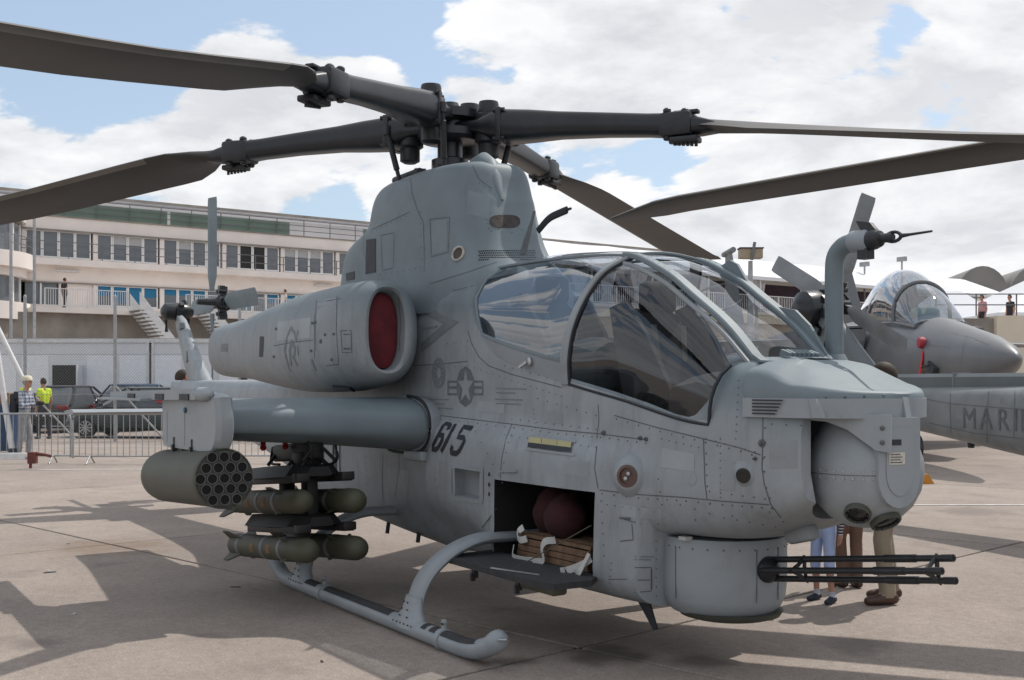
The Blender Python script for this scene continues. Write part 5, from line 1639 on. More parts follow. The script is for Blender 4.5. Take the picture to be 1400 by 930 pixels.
# missile launcher rack
rack = thing('missile_launcher', 'black four-rail missile rack hanging under the near wing', 'missile rack', H(.1, 1.40, 1.2))
rack.rotation_euler = (0, R(-5), 0)
MT = lambda x, s, z: Vector((x - .1, -(s - 1.40), z - 1.2))
bm = NB()
box(bm, MT(.12, 1.40, 1.13), (.75, .13, .13), bev=.02); box(bm, MT(.30, 1.40, 1.06), (.18, .17, .12), bev=.01)
for x, z in ((.52, 1.14), (.45, 1.08), (-.2, 1.13), (.2, 1.10)):
    for q in (-.09, .09): tube(bm, [MT(x, 1.40 + q * .5, z), MT(x + .02, 1.40 + q * 1.4, z - .09)], .014, 6)
mk('ejector_rack', bm, M['rack'], rack, smooth=35)
for z in (.965, .60):
    bm = NB()
    rr = []
    for x, w, h in ((.55, .10, .04), (.42, .22, .06), (.1, .24, .065), (-.5, .22, .06), (-.62, .12, .03)):
        rr.append([MT(x, 1.40 - w, z - h * .4), MT(x, 1.40 - w * .7, z + h), MT(x, 1.40 + w * .7, z + h), MT(x, 1.40 + w, z - h * .4), MT(x, 1.40 + w * .8, z - h * .7), MT(x, 1.40 - w * .8, z - h * .7)])
    loft(bm, rr); b = mk('rack_beam', bm, M['rack'], rack, smooth=30)
    for q in (-.175, .175):
        bm = NB(); box(bm, MT(.10, 1.40 + q, z - .045), (1.1, .085, .055), bev=.008); box(bm, MT(.62, 1.40 + q, z - .035), (.09, .10, .06), bev=.006)
        mk('missile_rail', bm, M['rack'], b, smooth=30)
bm = NB()
for x in (.34, -.12): box(bm, MT(x, 1.40, .78), (.13, .09, .34), bev=.012)
mk('rack_post', bm, M['rack'], rack, smooth=30, kind='stuff')
for i, pts in enumerate(([(.62, 1.30, 1.16), (.60, 1.28, 1.06), (.50, 1.30, 1.02), (.42, 1.34, 1.05)], [(-.3, 1.44, 1.18), (-.18, 1.50, 1.06), (0, 1.5, 1.04)], [(.60, 1.5, 1.19), (.66, 1.5, 1.10), (.56, 1.46, 1.02)])):
    bm = NB(); tube(bm, smooth_poly([MT(*p) for p in pts], 4), .011, 6); mk('cable', bm, M['rack'], rack)
for x, s in ((-.02, 1.62), (.13, 1.50)):
    bm = NB(); lathe(bm, [(.016, .05), (.022, .03), (.02, 0), (.028, -.02), (.012, -.04)], 10, Matrix.Translation(MT(x, s, 1.19))); mk('safety_pin', bm, mat('pin_red', (.30, .01, .015), .4), rack, smooth=40)

# one missile, then its copies
band = mat('missile_band_blue', (.14, .16, .17), .5, var=.15); brown = mat('missile_band_brown', (.16, .085, .03), .6, var=.2); stencil_y = mat('missile_stencil', (.20, .115, .045), .7, var=.2)
mis = thing('missile', 'olive missile with pale bands, outer rail of the upper pair', 'missile', H(.75, 1.575, .815), 0, 'missiles on the launcher')
ax = look_axis((0, 0, 0), Vector((-1, 0, 0)))
bm = NB(); lathe(bm, [(.001, 0), (.030, .004), (.058, .022), (.078, .055), (.088, .10), (.090, .15), (.090, 1.60), (.07, 1.63), (.001, 1.63)], 32, ax); mk('missile_body', bm, M['olive'], mis, smooth=50)
for z in (.44, .80, 1.36):
    bm = NB(); lathe(bm, [(.0905, z), (.0925, z + .004), (.0925, z + .052), (.0905, z + .056)], 32, ax, caps=False); mk('missile_band', bm, band, mis, smooth=40)
for a, z0 in ((-62, .62), (-50, .98)):
    bm = NB()
    for k in range(6):
        a0, a1 = R(a + 7 * k), R(a + 7 * k + 7)
        quad(bm, (-z0, -.0915 * math.cos(a0), .0915 * math.sin(a0) + .03), (-z0 - .09, -.0915 * math.cos(a0), .0915 * math.sin(a0) + .03), (-z0 - .09, -.0915 * math.cos(a1), .0915 * math.sin(a1) + .03), (-z0, -.0915 * math.cos(a1), .0915 * math.sin(a1) + .03)) if False else None
    bm.free()
    bm = NB(); rr = []
    for zz_ in (z0, z0 + .09): rr.append([Vector((-zz_, -.0915 * math.cos(R(t)), .0915 * math.sin(R(t)))) for t in range(-22, 23, 6)])
    loft(bm, rr, closed=False); mk('stencil_patch', bm, stencil_y, mis, smooth=60, recalc=False)
for k in range(4):
    a = PI / 4 + k * PI / 2
    d = Vector((0, math.cos(a), math.sin(a))); n = Vector((0, -math.sin(a), math.cos(a)))
    bm = NB()
    prism(bm, [(-1.30, .085), (-1.62, .085), (-1.62, .165), (-1.52, .165)], lambda x, r: Vector((x, 0, 0)) + d * r - n * .006, lambda x, r: Vector((x, 0, 0)) + d * r + n * .006); mk('tail_wing', bm, M['olive'], mis, smooth=0)
    bm = NB()
    prism(bm, [(-.30, .085), (-.42, .085), (-.42, .125), (-.38, .125)], lambda x, r: Vector((x, 0, 0)) + d * r - n * .004, lambda x, r: Vector((x, 0, 0)) + d * r + n * .004); mk('fore_wing', bm, M['olive'], mis, smooth=0)
mis.rotation_euler = (0, R(-5), 0)
copy_tree(mis, None, H(.89, 1.225, .815), label='olive missile on the inner rail of the upper pair, nearest the fuselage')
copy_tree(mis, None, H(.86, 1.575, .475), label='olive missile with pale bands, outer rail of the lower pair')
copy_tree(mis, None, H(.92, 1.225, .475), label='olive missile on the inner rail of the lower pair, nearest the skid')
# ================================================================ THE APRON
def mat_concrete(name, col):
    m, nt, N, L, b = mat_base(name)
    b.inputs['Roughness'].default_value = 0.88
    b.inputs['Specular IOR Level'].default_value = 0.3
    geo = N.new('ShaderNodeNewGeometry')
    def noise_(scale, det, rough, lo, hi, a, c):
        n = N.new('ShaderNodeTexNoise'); n.inputs['Scale'].default_value = scale; n.inputs['Detail'].default_value = det; n.inputs['Roughness'].default_value = rough
        L.new(geo.outputs['Position'], n.inputs['Vector'])
        r = N.new('ShaderNodeMapRange'); r.inputs[1].default_value = lo; r.inputs[2].default_value = hi; r.inputs[3].default_value = a; r.inputs[4].default_value = c
        L.new(n.outputs['Fac'], r.inputs[0]); return r.outputs[0], n.outputs['Fac']
    def mul(a, c):
        x = N.new('ShaderNodeMix'); x.data_type = 'RGBA'; x.blend_type = 'MULTIPLY'; x.inputs[0].default_value = 1
        if isinstance(a, tuple): x.inputs[6].default_value = (*a, 1)
        else: L.new(a, x.inputs[6])
        L.new(c, x.inputs[7]); return x.outputs[2]
    big, _ = noise_(.35, 5, .6, .3, .7, .86, 1.12)
    mid, _ = noise_(2.3, 7, .65, .3, .7, .90, 1.08)
    fine, ff = noise_(70, 3, .7, .3, .7, .72, 1.26)
    grit, _ = noise_(16, 5, .75, .34, .66, .86, 1.12)
    last = mul(mul(mul(mul(col, big), mid), fine), grit)
    # pale and dark stones in the surface
    vo = N.new('ShaderNodeTexVoronoi'); vo.inputs['Scale'].default_value = 55
    L.new(geo.outputs['Position'], vo.inputs['Vector'])
    vr = N.new('ShaderNodeMapRange'); vr.inputs[1].default_value = 0.10; vr.inputs[2].default_value = 0.22; vr.inputs[3].default_value = .45; vr.inputs[4].default_value = 0.0
    L.new(vo.outputs['Distance'], vr.inputs[0])
    mm = N.new('ShaderNodeMix'); mm.data_type = 'RGBA'; L.new(vr.outputs[0], mm.inputs[0]); L.new(last, mm.inputs[6])
    sep = N.new('ShaderNodeSeparateColor'); L.new(vo.outputs['Color'], sep.inputs[0])
    st = N.new('ShaderNodeValToRGB'); st.color_ramp.elements[0].color = (.12, .105, .095, 1); st.color_ramp.elements[1].color = (.46, .42, .38, 1)
    L.new(sep.outputs[0], st.inputs[0]); L.new(st.outputs[0], mm.inputs[7])
    last = mm.outputs[2]
    # oil drips and tyre-dark patches
    _, s1 = noise_(1.1, 4, .55, 0, 1, 0, 1)
    sr = N.new('ShaderNodeMapRange'); sr.inputs[1].default_value = .60; sr.inputs[2].default_value = .74; sr.inputs[4].default_value = .5
    L.new(s1, sr.inputs[0])
    ms = N.new('ShaderNodeMix'); ms.data_type = 'RGBA'; L.new(sr.outputs[0], ms.inputs[0]); L.new(last, ms.inputs[6]); ms.inputs[7].default_value = (.13, .112, .10, 1)
    def spot(px, py, rad, colr, amt):
        nonlocal_last = last_[0]
        r_, d_ = G(px, py)
        dist = N.new('ShaderNodeVectorMath'); dist.operation = 'DISTANCE'
        wob = N.new('ShaderNodeTexNoise'); wob.inputs['Scale'].default_value = 3.2; wob.inputs['Detail'].default_value = 5
        L.new(geo.outputs['Position'], wob.inputs['Vector'])
        ad = N.new('ShaderNodeVectorMath'); ad.operation = 'MULTIPLY_ADD'
        L.new(wob.outputs['Color'], ad.inputs[0]); ad.inputs[1].default_value = (rad * 1.6,) * 3; L.new(geo.outputs['Position'], ad.inputs[2])
        L.new(ad.outputs[0], dist.inputs[0]); dist.inputs[1].default_value = RD(r_, d_) + Vector((rad * .8,) * 3)
        rr_ = N.new('ShaderNodeMapRange'); rr_.interpolation_type = 'SMOOTHSTEP'; rr_.inputs[1].default_value = rad; rr_.inputs[2].default_value = rad * .25; rr_.inputs[3].default_value = 0; rr_.inputs[4].default_value = amt
        L.new(dist.outputs['Value'], rr_.inputs[0])
        mq = N.new('ShaderNodeMix'); mq.data_type = 'RGBA'; L.new(rr_.outputs[0], mq.inputs[0]); L.new(nonlocal_last, mq.inputs[6]); mq.inputs[7].default_value = (*colr, 1)
        last_[0] = mq.outputs[2]
    last_ = [ms.outputs[2]]
    for q in ((830, 896, .38, (.07, .06, .055), .75), (960, 905, .25, (.08, .07, .06), .6), (150, 748, .9, (.20, .135, .09), .55), (430, 735, .5, (.12, .10, .09), .5), (1180, 880, .35, (.11, .095, .085), .5), (700, 905, .18, (.06, .055, .05), .7), (60, 880, .3, (.12, .1, .09), .5), (1330, 700, .7, (.14, .12, .105), .5)): spot(*q)
    # each slab its own tone
    oi = N.new('ShaderNodeObjectInfo')
    orr = N.new('ShaderNodeMapRange'); orr.inputs[3].default_value = .93; orr.inputs[4].default_value = 1.06
    L.new(oi.outputs['Random'], orr.inputs[0])
    L.new(mul(last_[0], orr.outputs[0]), b.inputs['Base Color'])
    bp = N.new('ShaderNodeBump'); bp.inputs['Strength'].default_value = .55; bp.inputs['Distance'].default_value = .006
    L.new(ff, bp.inputs['Height']); L.new(bp.outputs[0], b.inputs['Normal'])
    return m


M['concrete'] = mat_concrete('worn_apron_concrete', (.305, .258, .226))
M['sealant'] = mat('joint_sealant', (.035, .032, .030), .8, var=.3, scale=3)
M['white_paint'] = mat('worn_white_line', (.58, .56, .53), .8, var=.2, scale=6, dirt=(.30, .27, .25), dirt_amt=.6)
bm = NB()
def ring_quad(a, b, z):
    pass
# ground sheet with a shallow tray where the slabs lie
S_A = 6.5
ANG = R(-45.6)
GO = Vector(G(790, 885)).to_3d() if False else None
g0 = G(790, 885)
ground = thing('ground', '', ''); del ground['label']; del ground['category']; bpy.data.objects.remove(ground)
bm = NB(); quad(bm, (-900, -900, -.035), (900, -900, -.035), (900, 900, -.035), (-900, 900, -.035))
ground = mk('ground', bm, M['concrete'], None, smooth=0, kind='structure', recalc=False)
bm = NB()
c = RD(g0[0], g0[1]); wa = ANG + YAW
n0, n1, m0, m1 = -6, 7, -6, 7
W = Vector((math.cos(wa), math.sin(wa), 0)); V = Vector((-W.y, W.x, 0))
ex = [c + W * S_A * a + V * S_A * b for a, b in ((n0, m0), (n1, m0), (n1, m1), (n0, m1))]
quad(bm, *[(p.x, p.y, -.012) for p in ex]); mk('joint_filler', bm, M['sealant'], ground, smooth=0, recalc=False)
sm = NB(); g_ = .017
box(sm, (0, 0, -.05), (S_A - 2 * g_, S_A - 2 * g_, .1), bev=.008)
slab = mk('concrete_slab', sm, M['concrete'], ground, smooth=0)
first = True
for a in range(n0, n1):
    for b in range(m0, m1):
        p = c + W * S_A * (a + .5) + V * S_A * (b + .5)
        rel = p - CAM; dd = rel.dot(DW)
        if dd < -6: continue
        o = slab if first else link_copy(slab)
        first = False
        o.location = (p.x, p.y, random.uniform(-.0012, .0012)); o.rotation_euler = (random.uniform(-.0002, .0002), 0, wa)
# filling strip of concrete level with the slabs beyond the tray
def line(r0, d0, r1, d1, w, z=.006, name='painted_line'):
    p, q = RD(r0, d0, z), RD(r1, d1, z); t = (q - p).normalized(); s = Vector((-t.y, t.x, 0)) * w / 2
    bm = NB(); quad(bm, p - s, q - s, q + s, p + s); o = mk(name, bm, M['white_paint'], None, smooth=0, kind='structure', recalc=False); return o
line(-14, 22.0, -4.5, 22.3, .12); line(3.2, 15.65, 16, 15.8, .09); line(-16, 29.5, -2, 31.5, .10)
# stain by the joint and small litter
bm = NB()
for px, py, w in ((68, 783, .10), (322, 803, .08), (93, 744, .03), (440, 905, .04)):
    r, d = G(px, py); p = RD(r, d, .004)
    box(bm, p, (w, w * .3, .004), Matrix.Rotation(random.random() * 3, 4, 'Z'))
mk('litter', bm, M['digit'], ground, smooth=0, kind='stuff')
bm = NB()
for px, py in ((102, 840), (335, 688), (66, 781)):
    r, d = G(px, py); box(bm, RD(r, d, .005), (.035, .02, .006), Matrix.Rotation(random.random() * 3, 4, 'Z'))
mk('paper_scrap', bm, M['white_cloth'], ground, smooth=0, kind='stuff')
r, d = G(1053, 837)
# ================================================================ PEOPLE
SKIN = mat('skin', (.42, .22, .15), .55, var=.1); HAIR = mat('dark_brown_hair', (.035, .022, .015), .7, var=.3, scale=40)
GREYHAIR = mat('grey_hair', (.30, .28, .26), .7, var=.3, scale=40)
EYE = mat('eye', (.02, .015, .012), .2); SOCK = mat('pale_socks', (.42, .45, .52), .85)


def capsule(bm, p, q, a, b, n=12):
    p, q = Vector(p), Vector(q)
    t = (q - p); L_ = t.length; t.normalize()
    pts, rad = [], []
    for k in range(5):
        ang = PI / 2 * (1 - k / 4); pts.append(p - t * a * math.sin(ang)); rad.append(max(1e-4, a * math.cos(ang)))
    for k in range(5):
        ang = PI / 2 * k / 4; pts.append(q + t * b * math.sin(ang)); rad.append(max(1e-4, b * math.cos(ang)))
    rings = []
    u, v = frame_of(t)
    for c_, r_ in zip(pts, rad): rings.append([c_ + u * r_ * math.cos(2 * PI * k / n) + v * r_ * math.sin(2 * PI * k / n) for k in range(n)])
    loft(bm, rings)


def person(label, r, d, face, h, top, legs, shoe, vox=.016, shorts=False, arms=None, lean=0.0, hair=HAIR, hat=None, group=None, spread=.10, hand_detail=False, bare_arm=True, z0=0.0, slim=1.0, long_sleeve=False, skin=SKIN, step=0.06):
    """face: heading in the photographer's frame (0 = to the right, 90 = away)"""
    k = h / 1.76
    root = thing('person', label, 'person', RD(r, d, z0), YAW + R(face), group)
    J = lambda x, y, z: Vector((x, y, z)) * k
    S = []                                               # (p, q, radius p, radius q, material)
    W_ = slim
    def seg(p, q, a, b, m): S.append((p, q, a * k, b * k, m))
    lx = lean
    pel, wai, che, nek = J(0, 0, .93), J(lx * .25, 0, 1.10), J(lx * .6, 0, 1.32), J(lx * .9, 0, 1.50)
    for s in (-1, 1):
        hip = J(0, .085 * s, .90); kn = J(.03 + step * s, (.09 + spread * .3) * s, .49); an = J(step * 1.2 * s - .02, (.085 + spread * .5) * s, .09)
        thick = 1.0
        seg(hip, kn, .088 * thick, .066 * thick, legs)
        if shorts:
            seg(kn, lerp(kn, an, .12), .072, .068, legs)
            seg(lerp(kn, an, .1), lerp(kn, an, .4), .046, .050, skin); seg(lerp(kn, an, .4), lerp(kn, an, .8), .050, .036, skin); seg(lerp(kn, an, .72), an, .040, .040, SOCK)
        else:
            seg(kn, lerp(kn, an, .5), .068, .064, legs); seg(lerp(kn, an, .5), lerp(kn, an, .97), .064, .062, legs)
        seg(an + J(-.045, 0, -.045), an + J(.05, .005 * s, -.045), .042, .045, shoe); seg(an + J(.05, .005 * s, -.048), an + J(.155, .018 * s, -.056), .045, .034, shoe)
    for s in (-1, 1):
        seg(pel + J(0, .055 * s, -.02), wai + J(.0, .055 * s, -.06), .100 * W_, .095 * W_, legs)
        seg(wai + J(0, .05 * s, -.02), che + J(0, .075 * s, 0), .100 * W_, .105 * W_, top)
        seg(che + J(0, .075 * s, 0), nek + J(-.01, .10 * s, -.07), .105 * W_, .065, top)
        a_ = (arms or {}).get(s)
        sh = nek + J(-.01, .185 * s * W_, -.07)
        el = J(*a_[0]) if a_ else sh + J(-.02, .05 * s, -.29); wr = J(*a_[1]) if a_ else el + J(.06, .0, -.25)
        seg(nek + J(-.01, .10 * s, -.07), sh, .062, .060, top)
        seg(sh, lerp(sh, el, .55), .060, .052, top)
        seg(lerp(sh, el, .5), el, .050, .044, top if long_sleeve else skin); seg(el, wr, .043, .030, top if long_sleeve else skin)
        hd = (wr - el).normalized()
        sx, sy = frame_of(hd, Vector((1, 0, 0)))
        seg(wr, wr + hd * .075 * k, .030, .034, skin)
        curl = (Vector((1, 0, 0)) * .35).normalized()
        for f in range(4):
            b0 = wr + hd * .085 * k + sx * (f - 1.5) * .019 * k; L_ = (.072, .080, .075, .058)[f] * k
            m1 = b0 + hd * L_ * .5; m2 = m1 + (hd + Vector((.45, 0, 0)) + sy * .25).normalized() * L_ * .5
            seg(b0, m1, .0095, .009, skin); seg(m1, m2, .009, .0075, skin)
        th0 = wr + hd * .025 * k + sx * .028 * k * s; seg(th0, th0 + (hd + sx * .8 * s + Vector((.5, 0, 0))).normalized() * .06 * k, .012, .009, skin)
    seg(nek + J(0, 0, -.04), nek + J(.02, 0, .07), .055, .052, skin)
    hc = nek + J(.035, 0, .165)
    bm = NB()
    for p, q, a, b, m in S: capsule(bm, p, q, a, b)
    # head: skull, jaw, nose, ears
    hs = []
    for c_, sc in ((hc + J(-.005, 0, .015), (.098, .076, .105)), (hc + J(.025, 0, -.055), (.070, .058, .070)), (hc + J(.096, 0, -.022), (.018, .013, .024)), (hc + J(.075, 0, -.075), (.024, .022, .010)), (hc + J(0, .077, -.015), (.018, .010, .030)), (hc + J(0, -.077, -.015), (.018, .010, .030)), (hc + J(.082, 0, .015), (.018, .05, .008))):
        g = bmesh.ops.create_uvsphere(bm, u_segments=16, v_segments=10, radius=1)
        for v in g['verts']: v.co = Vector((v.co.x * sc[0] * k, v.co.y * sc[1] * k, v.co.z * sc[2] * k)) + c_
    mats = []
    for s_ in S:
        if s_[4] not in mats: mats.append(s_[4])
    if skin not in mats: mats.append(skin)
    me = bpy.data.meshes.new('body'); bmesh.ops.recalc_face_normals(bm, faces=bm.faces); bm.to_mesh(me); bm.free()
    t = bpy.data.objects.new('body', me); COL.objects.link(t)
    rm = t.modifiers.new('r', 'REMESH'); rm.mode = 'VOXEL'; rm.voxel_size = vox
    sm_ = t.modifiers.new('s', 'SMOOTH'); sm_.factor = .5; sm_.iterations = 3
    bpy.context.view_layer.update()
    new = bpy.data.meshes.new_from_object(t.evaluated_get(bpy.context.evaluated_depsgraph_get()))
    bpy.data.objects.remove(t); bpy.data.meshes.remove(me)
    new.name = 'body'
    for m in mats: new.materials.append(m)
    segs = [(p, q - p, max(1e-9, (q - p).length_squared), (a + b) / 2, mats.index(m)) for p, q, a, b, m in S]
    si = mats.index(skin); idx = []
    hz = hc.z - .12 * k
    for f in new.polygons:
        c_ = f.center
        if c_.z > hz: idx.append(si); continue
        best, bi = 1e9, 0
        for p, pq, l2, ra, mi in segs:
            u = max(0, min(1, (c_ - p).dot(pq) / l2)); dist = (c_ - p - pq * u).length / ra
            if dist < best: best, bi = dist, mi
        idx.append(bi)
    new.polygons.foreach_set('material_index', idx)
    new.polygons.foreach_set('use_smooth', [True] * len(new.polygons))
    body = bpy.data.objects.new('body', new); COL.objects.link(body); body.parent = root
    # hair, eyes, hat
    bm = NB(); g = bmesh.ops.create_uvsphere(bm, u_segments=20, v_segments=14, radius=1)
    for v in g['verts']:
        v.co = Vector((v.co.x * .106 * k, v.co.y * .084 * k, v.co.z * .112 * k)) + hc + J(-.010, 0, .022)
    bmesh.ops.delete(bm, geom=[v for v in bm.verts if (v.co.x - hc.x) / k > .045 and (v.co.z - hc.z) / k < .062 or (v.co.z - hc.z) / k < -.055], context='VERTS')
    mk('hair', bm, hair, root, smooth=70)
    for s in (-1, 1):
        bm = NB(); bmesh.ops.create_uvsphere(bm, u_segments=8, v_segments=6, radius=.0105 * k); bmesh.ops.translate(bm, verts=bm.verts, vec=hc + J(.082, .031 * s, .002)); mk('eye', bm, EYE, root, smooth=70)
    if hat:
        bm = NB(); lathe(bm, [(.108, .035), (.112, .06), (.10, .12), (.06, .15), (.001, .155)], 20, Matrix.Translation(hc + J(-.008, 0, 0)) @ Matrix.Scale(k, 4))
        prism(bm, [(.06, -.085), (.16, -.07), (.185, 0), (.16, .07), (.06, .085)], lambda x, y: hc + J(x, y, .045), lambda x, y: hc + J(x, y, .053)); mk('cap', bm, hat, root, smooth=50)
    return root


def stripes(name, a, b, axis, freq, duty=.5, obj_=True):
    m, nt, N, L, bb = mat_base(name); bb.inputs['Roughness'].default_value = .85
    tc = N.new('ShaderNodeTexCoord'); sp = N.new('ShaderNodeSeparateXYZ'); L.new(tc.outputs['Object'], sp.inputs[0])
    def wave(ax):
        x = N.new('ShaderNodeMath'); x.operation = 'MULTIPLY'; L.new(sp.outputs[ax], x.inputs[0]); x.inputs[1].default_value = freq
        f = N.new('ShaderNodeMath'); f.operation = 'FRACT'; L.new(x.outputs[0], f.inputs[0])
        g = N.new('ShaderNodeMath'); g.operation = 'GREATER_THAN'; L.new(f.outputs[0], g.inputs[0]); g.inputs[1].default_value = duty
        return g.outputs[0]
    fac = wave(axis[0])
    if len(axis) > 1:
        ad = N.new('ShaderNodeMath'); ad.operation = 'ADD'; L.new(fac, ad.inputs[0]); L.new(wave(axis[1]), ad.inputs[1])
        ml = N.new('ShaderNodeMath'); ml.operation = 'MULTIPLY'; L.new(ad.outputs[0], ml.inputs[0]); ml.inputs[1].default_value = .5; fac = ml.outputs[0]
    mx = N.new('ShaderNodeMix'); mx.data_type = 'RGBA'; L.new(fac, mx.inputs[0]); mx.inputs[6].default_value = (*a, 1); mx.inputs[7].default_value = (*b, 1)
    L.new(mx.outputs[2], bb.inputs['Base Color'])
    return m


cloth = lambda n, c: mat(n, c, .85, var=.16, scale=7, bump=.5, bscale=14)
khaki = cloth('khaki_cotton', (.27, .225, .165)); brownc = cloth('rust_brown_cotton', (.165, .095, .07)); leather = mat('brown_leather', (.060, .028, .020), .45, var=.2)
navy = mat('navy_canvas', (.02, .025, .045), .7); lblue = cloth('pale_blue_cotton', (.38, .47, .72)); striped = stripes('striped_jersey', (.50, .50, .52), (.018, .02, .04), [2], 46, .42)
greyc = cloth('grey_cotton', (.26, .26, .27)); plaid = stripes('plaid_shirt', (.10, .13, .20), (.46, .48, .52), [2, 1], 13, .5); hivis = mat('yellow_vest', (.62, .80, .03), .7, var=.1); darkc = cloth('dark_cloth', (.03, .032, .04))
whitec = cloth('white_cotton', (.62, .60, .58)); tanc = cloth('brown_camouflage', (.20, .13, .09)); cream = mat('cream_cap_cloth', (.62, .57, .46), .8); sneaker = mat('grey_sneaker', (.12, .12, .12), .7); redsk = mat('sunburnt_skin', (.52, .20, .14), .5, var=.1)

r, d = G(1125, 822)
person('small child in a striped top and pale blue shorts standing behind the gun barrels', r, d - .02, 222, 1.05, striped, lblue, navy, vox=.0085, shorts=True, long_sleeve=True, spread=.10, slim=1.15, step=.03, hand_detail=True)
r, d = G(1207, 823)
person('man in khaki trousers and brown leather shoes standing behind the sensor ball', r + .03, d, 184, 1.78, whitec, khaki, leather, vox=.013, spread=.06, step=.05)
r, d = G(1166, 806)
person('person in rust brown trousers standing between the child and the man in khaki', r, d + .1, 100, 1.35, tanc, brownc, leather, vox=.013, spread=-.03, step=.02)
r, d = G(33, 626)
pm = person('man in a cream cap, plaid shirt and grey trousers holding a camera by the barrier', r, d, -8, 1.78, plaid, greyc, sneaker, vox=.018, long_sleeve=True, hat=cream, hair=GREYHAIR, arms={1: ((.10, .22, 1.14), (.30, .06, 1.22)), -1: ((.08, -.24, 1.14), (.29, -.05, 1.20))}, lean=.05, spread=-.02)
cm = NB(); box(cm, (.36, 0, 1.22), (.07, .14, .10), bev=.01); lathe(cm, [(.04, 0), (.045, .06), (.035, .08), (.001, .08)], 14, look_axis((.39, 0, 1.22), (1, 0, 0))); cm = mk('camera', cm, M['black'], None, smooth=40, loc=pm.location.copy(), rz=pm.rotation_euler.z)
tag(cm, 'black camera in the hands of the man in the cream cap', 'camera')
cm = NB(); box(cm, (-.20, 0, 1.22), (.16, .30, .44), bev=.05); box(cm, (-.06, .14, 1.40), (.2, .04, .16), bev=.01); box(cm, (-.06, -.14, 1.40), (.2, .04, .16), bev=.01); cm = mk('backpack', cm, darkc, None, smooth=40, loc=pm.location.copy(), rz=pm.rotation_euler.z)
tag(cm, 'dark backpack on the man in the cream cap', 'backpack')
person('worker in a yellow vest seen from the side, beside the dark hatchback', (60 - 700) / 1575 * 34.6, 34.6, 150, 1.80, hivis, darkc, sneaker, vox=.024)
person('worker in a yellow vest in the dark doorway of the white cabin', (35 - 700) / 1575 * 40.2, 40.2, 250, 1.80, hivis, darkc, sneaker, vox=.024)
person('sunburnt man in a white top standing beyond the wing tip', (247 - 700) / 1575 * 16.5, 16.5, 20, 1.82, whitec, greyc, sneaker, vox=.016, skin=redsk)
person('person in a brown camouflage shirt seen from behind under the engine nacelle', (334 - 700) / 1575 * 33, 33, 95, 1.86, tanc, tanc, leather, vox=.022)
person('smaller person in brown standing right beside the camouflage shirt', (346.5 - 700) / 1575 * 34.5, 34.5, 60, 1.72, brownc, darkc, leather, vox=.022)
# ================================================================ UTILITY HELICOPTER (tail in view, body past the right edge of the photograph)
UHD = Vector((.40, -.917)); TAILP = (4.30, 15.3)
uh_rz = YAW + math.atan2(UHD.y, UHD.x)
uh = thing('utility_helicopter', 'grey utility helicopter lettered MARINES on its tail boom, behind the nose', 'helicopter', RD(TAILP[0], TAILP[1]), uh_rz)
M['uh'] = mat('weathered_grey_paint', (.20, .215, .225), .55, var=.2, scale=2.6, dirt=(.09, .085, .08), dirt_amt=.75)
M['uh_dark'] = mat('dark_grey_paint', (.12, .14, .15), .55, var=.12, scale=3)
bm = NB(); rr = []
for x, zt, zb, w in ((-.35, 1.62, 1.30, .10), (.3, 1.62, 1.26, .16), (1.6, 1.615, 1.09, .24), (3.1, 1.63, .89, .33), (4.4, 1.66, .72, .42), (5.2, 1.75, .62, .52)):
    zc, hh = (zt + zb) / 2, (zt - zb) / 2
    rr.append([Vector((x, w * math.copysign(abs(math.cos(t)) ** .62, math.cos(t)), zc + hh * math.copysign(abs(math.sin(t)) ** .62, math.sin(t)))) for t in [2 * PI * k / 32 for k in range(32)]])
loft(bm, rr); uboom = mk('tail_boom', bm, M['uh'], uh, smooth=45)
bpy.context.view_layer.update()
mw = uh.matrix_world.copy()
uh_tree = BVHTree.FromPolygons([mw @ v.co for v in uboom.data.vertices], [tuple(p.vertices) for p in uboom.data.polygons])
bm = NB(); rr = []
for x in (-.2, 1.5, 3.1, 4.6, 5.4): rr.append([Vector((x, y, 1.60 + z)) for y, z in ((-.12, 0), (-.12, .13), (-.08, .17), (.08, .17), (.12, .13), (.12, 0))])
loft(bm, rr); mk('drive_shaft_cover', bm, M['uh_dark'], uh, smooth=30)
for x in (2.2, 3.75): bm = NB(); box(bm, (x, 0, 1.69), (.02, .25, .185)); mk('cover_strap', bm, M['uh'], uh, smooth=0)
bm = NB(); tube(bm, [(1.78, -.25, 1.37), (1.78, -.40, 1.37)], .035, 10); tube(bm, [(1.86, -.34, 1.37), (1.66, -.36, 1.37), (1.60, -.36, 1.37)], [.05, .05, .03], 14); mk('warning_probe', bm, M['uh'], uh, smooth=45)
bm = NB(); tube(bm, [(1.60, -.36, 1.37), (1.57, -.36, 1.37)], [.034, .03], 12); mk('probe_lens', bm, M['digit'], uh)
bm = NB(); lathe(bm, [(.035, -.07), (.045, .02)], 10, Matrix.Translation((2.35, 0, .99))); mk('boom_beacon', bm, M['digit'], uh)
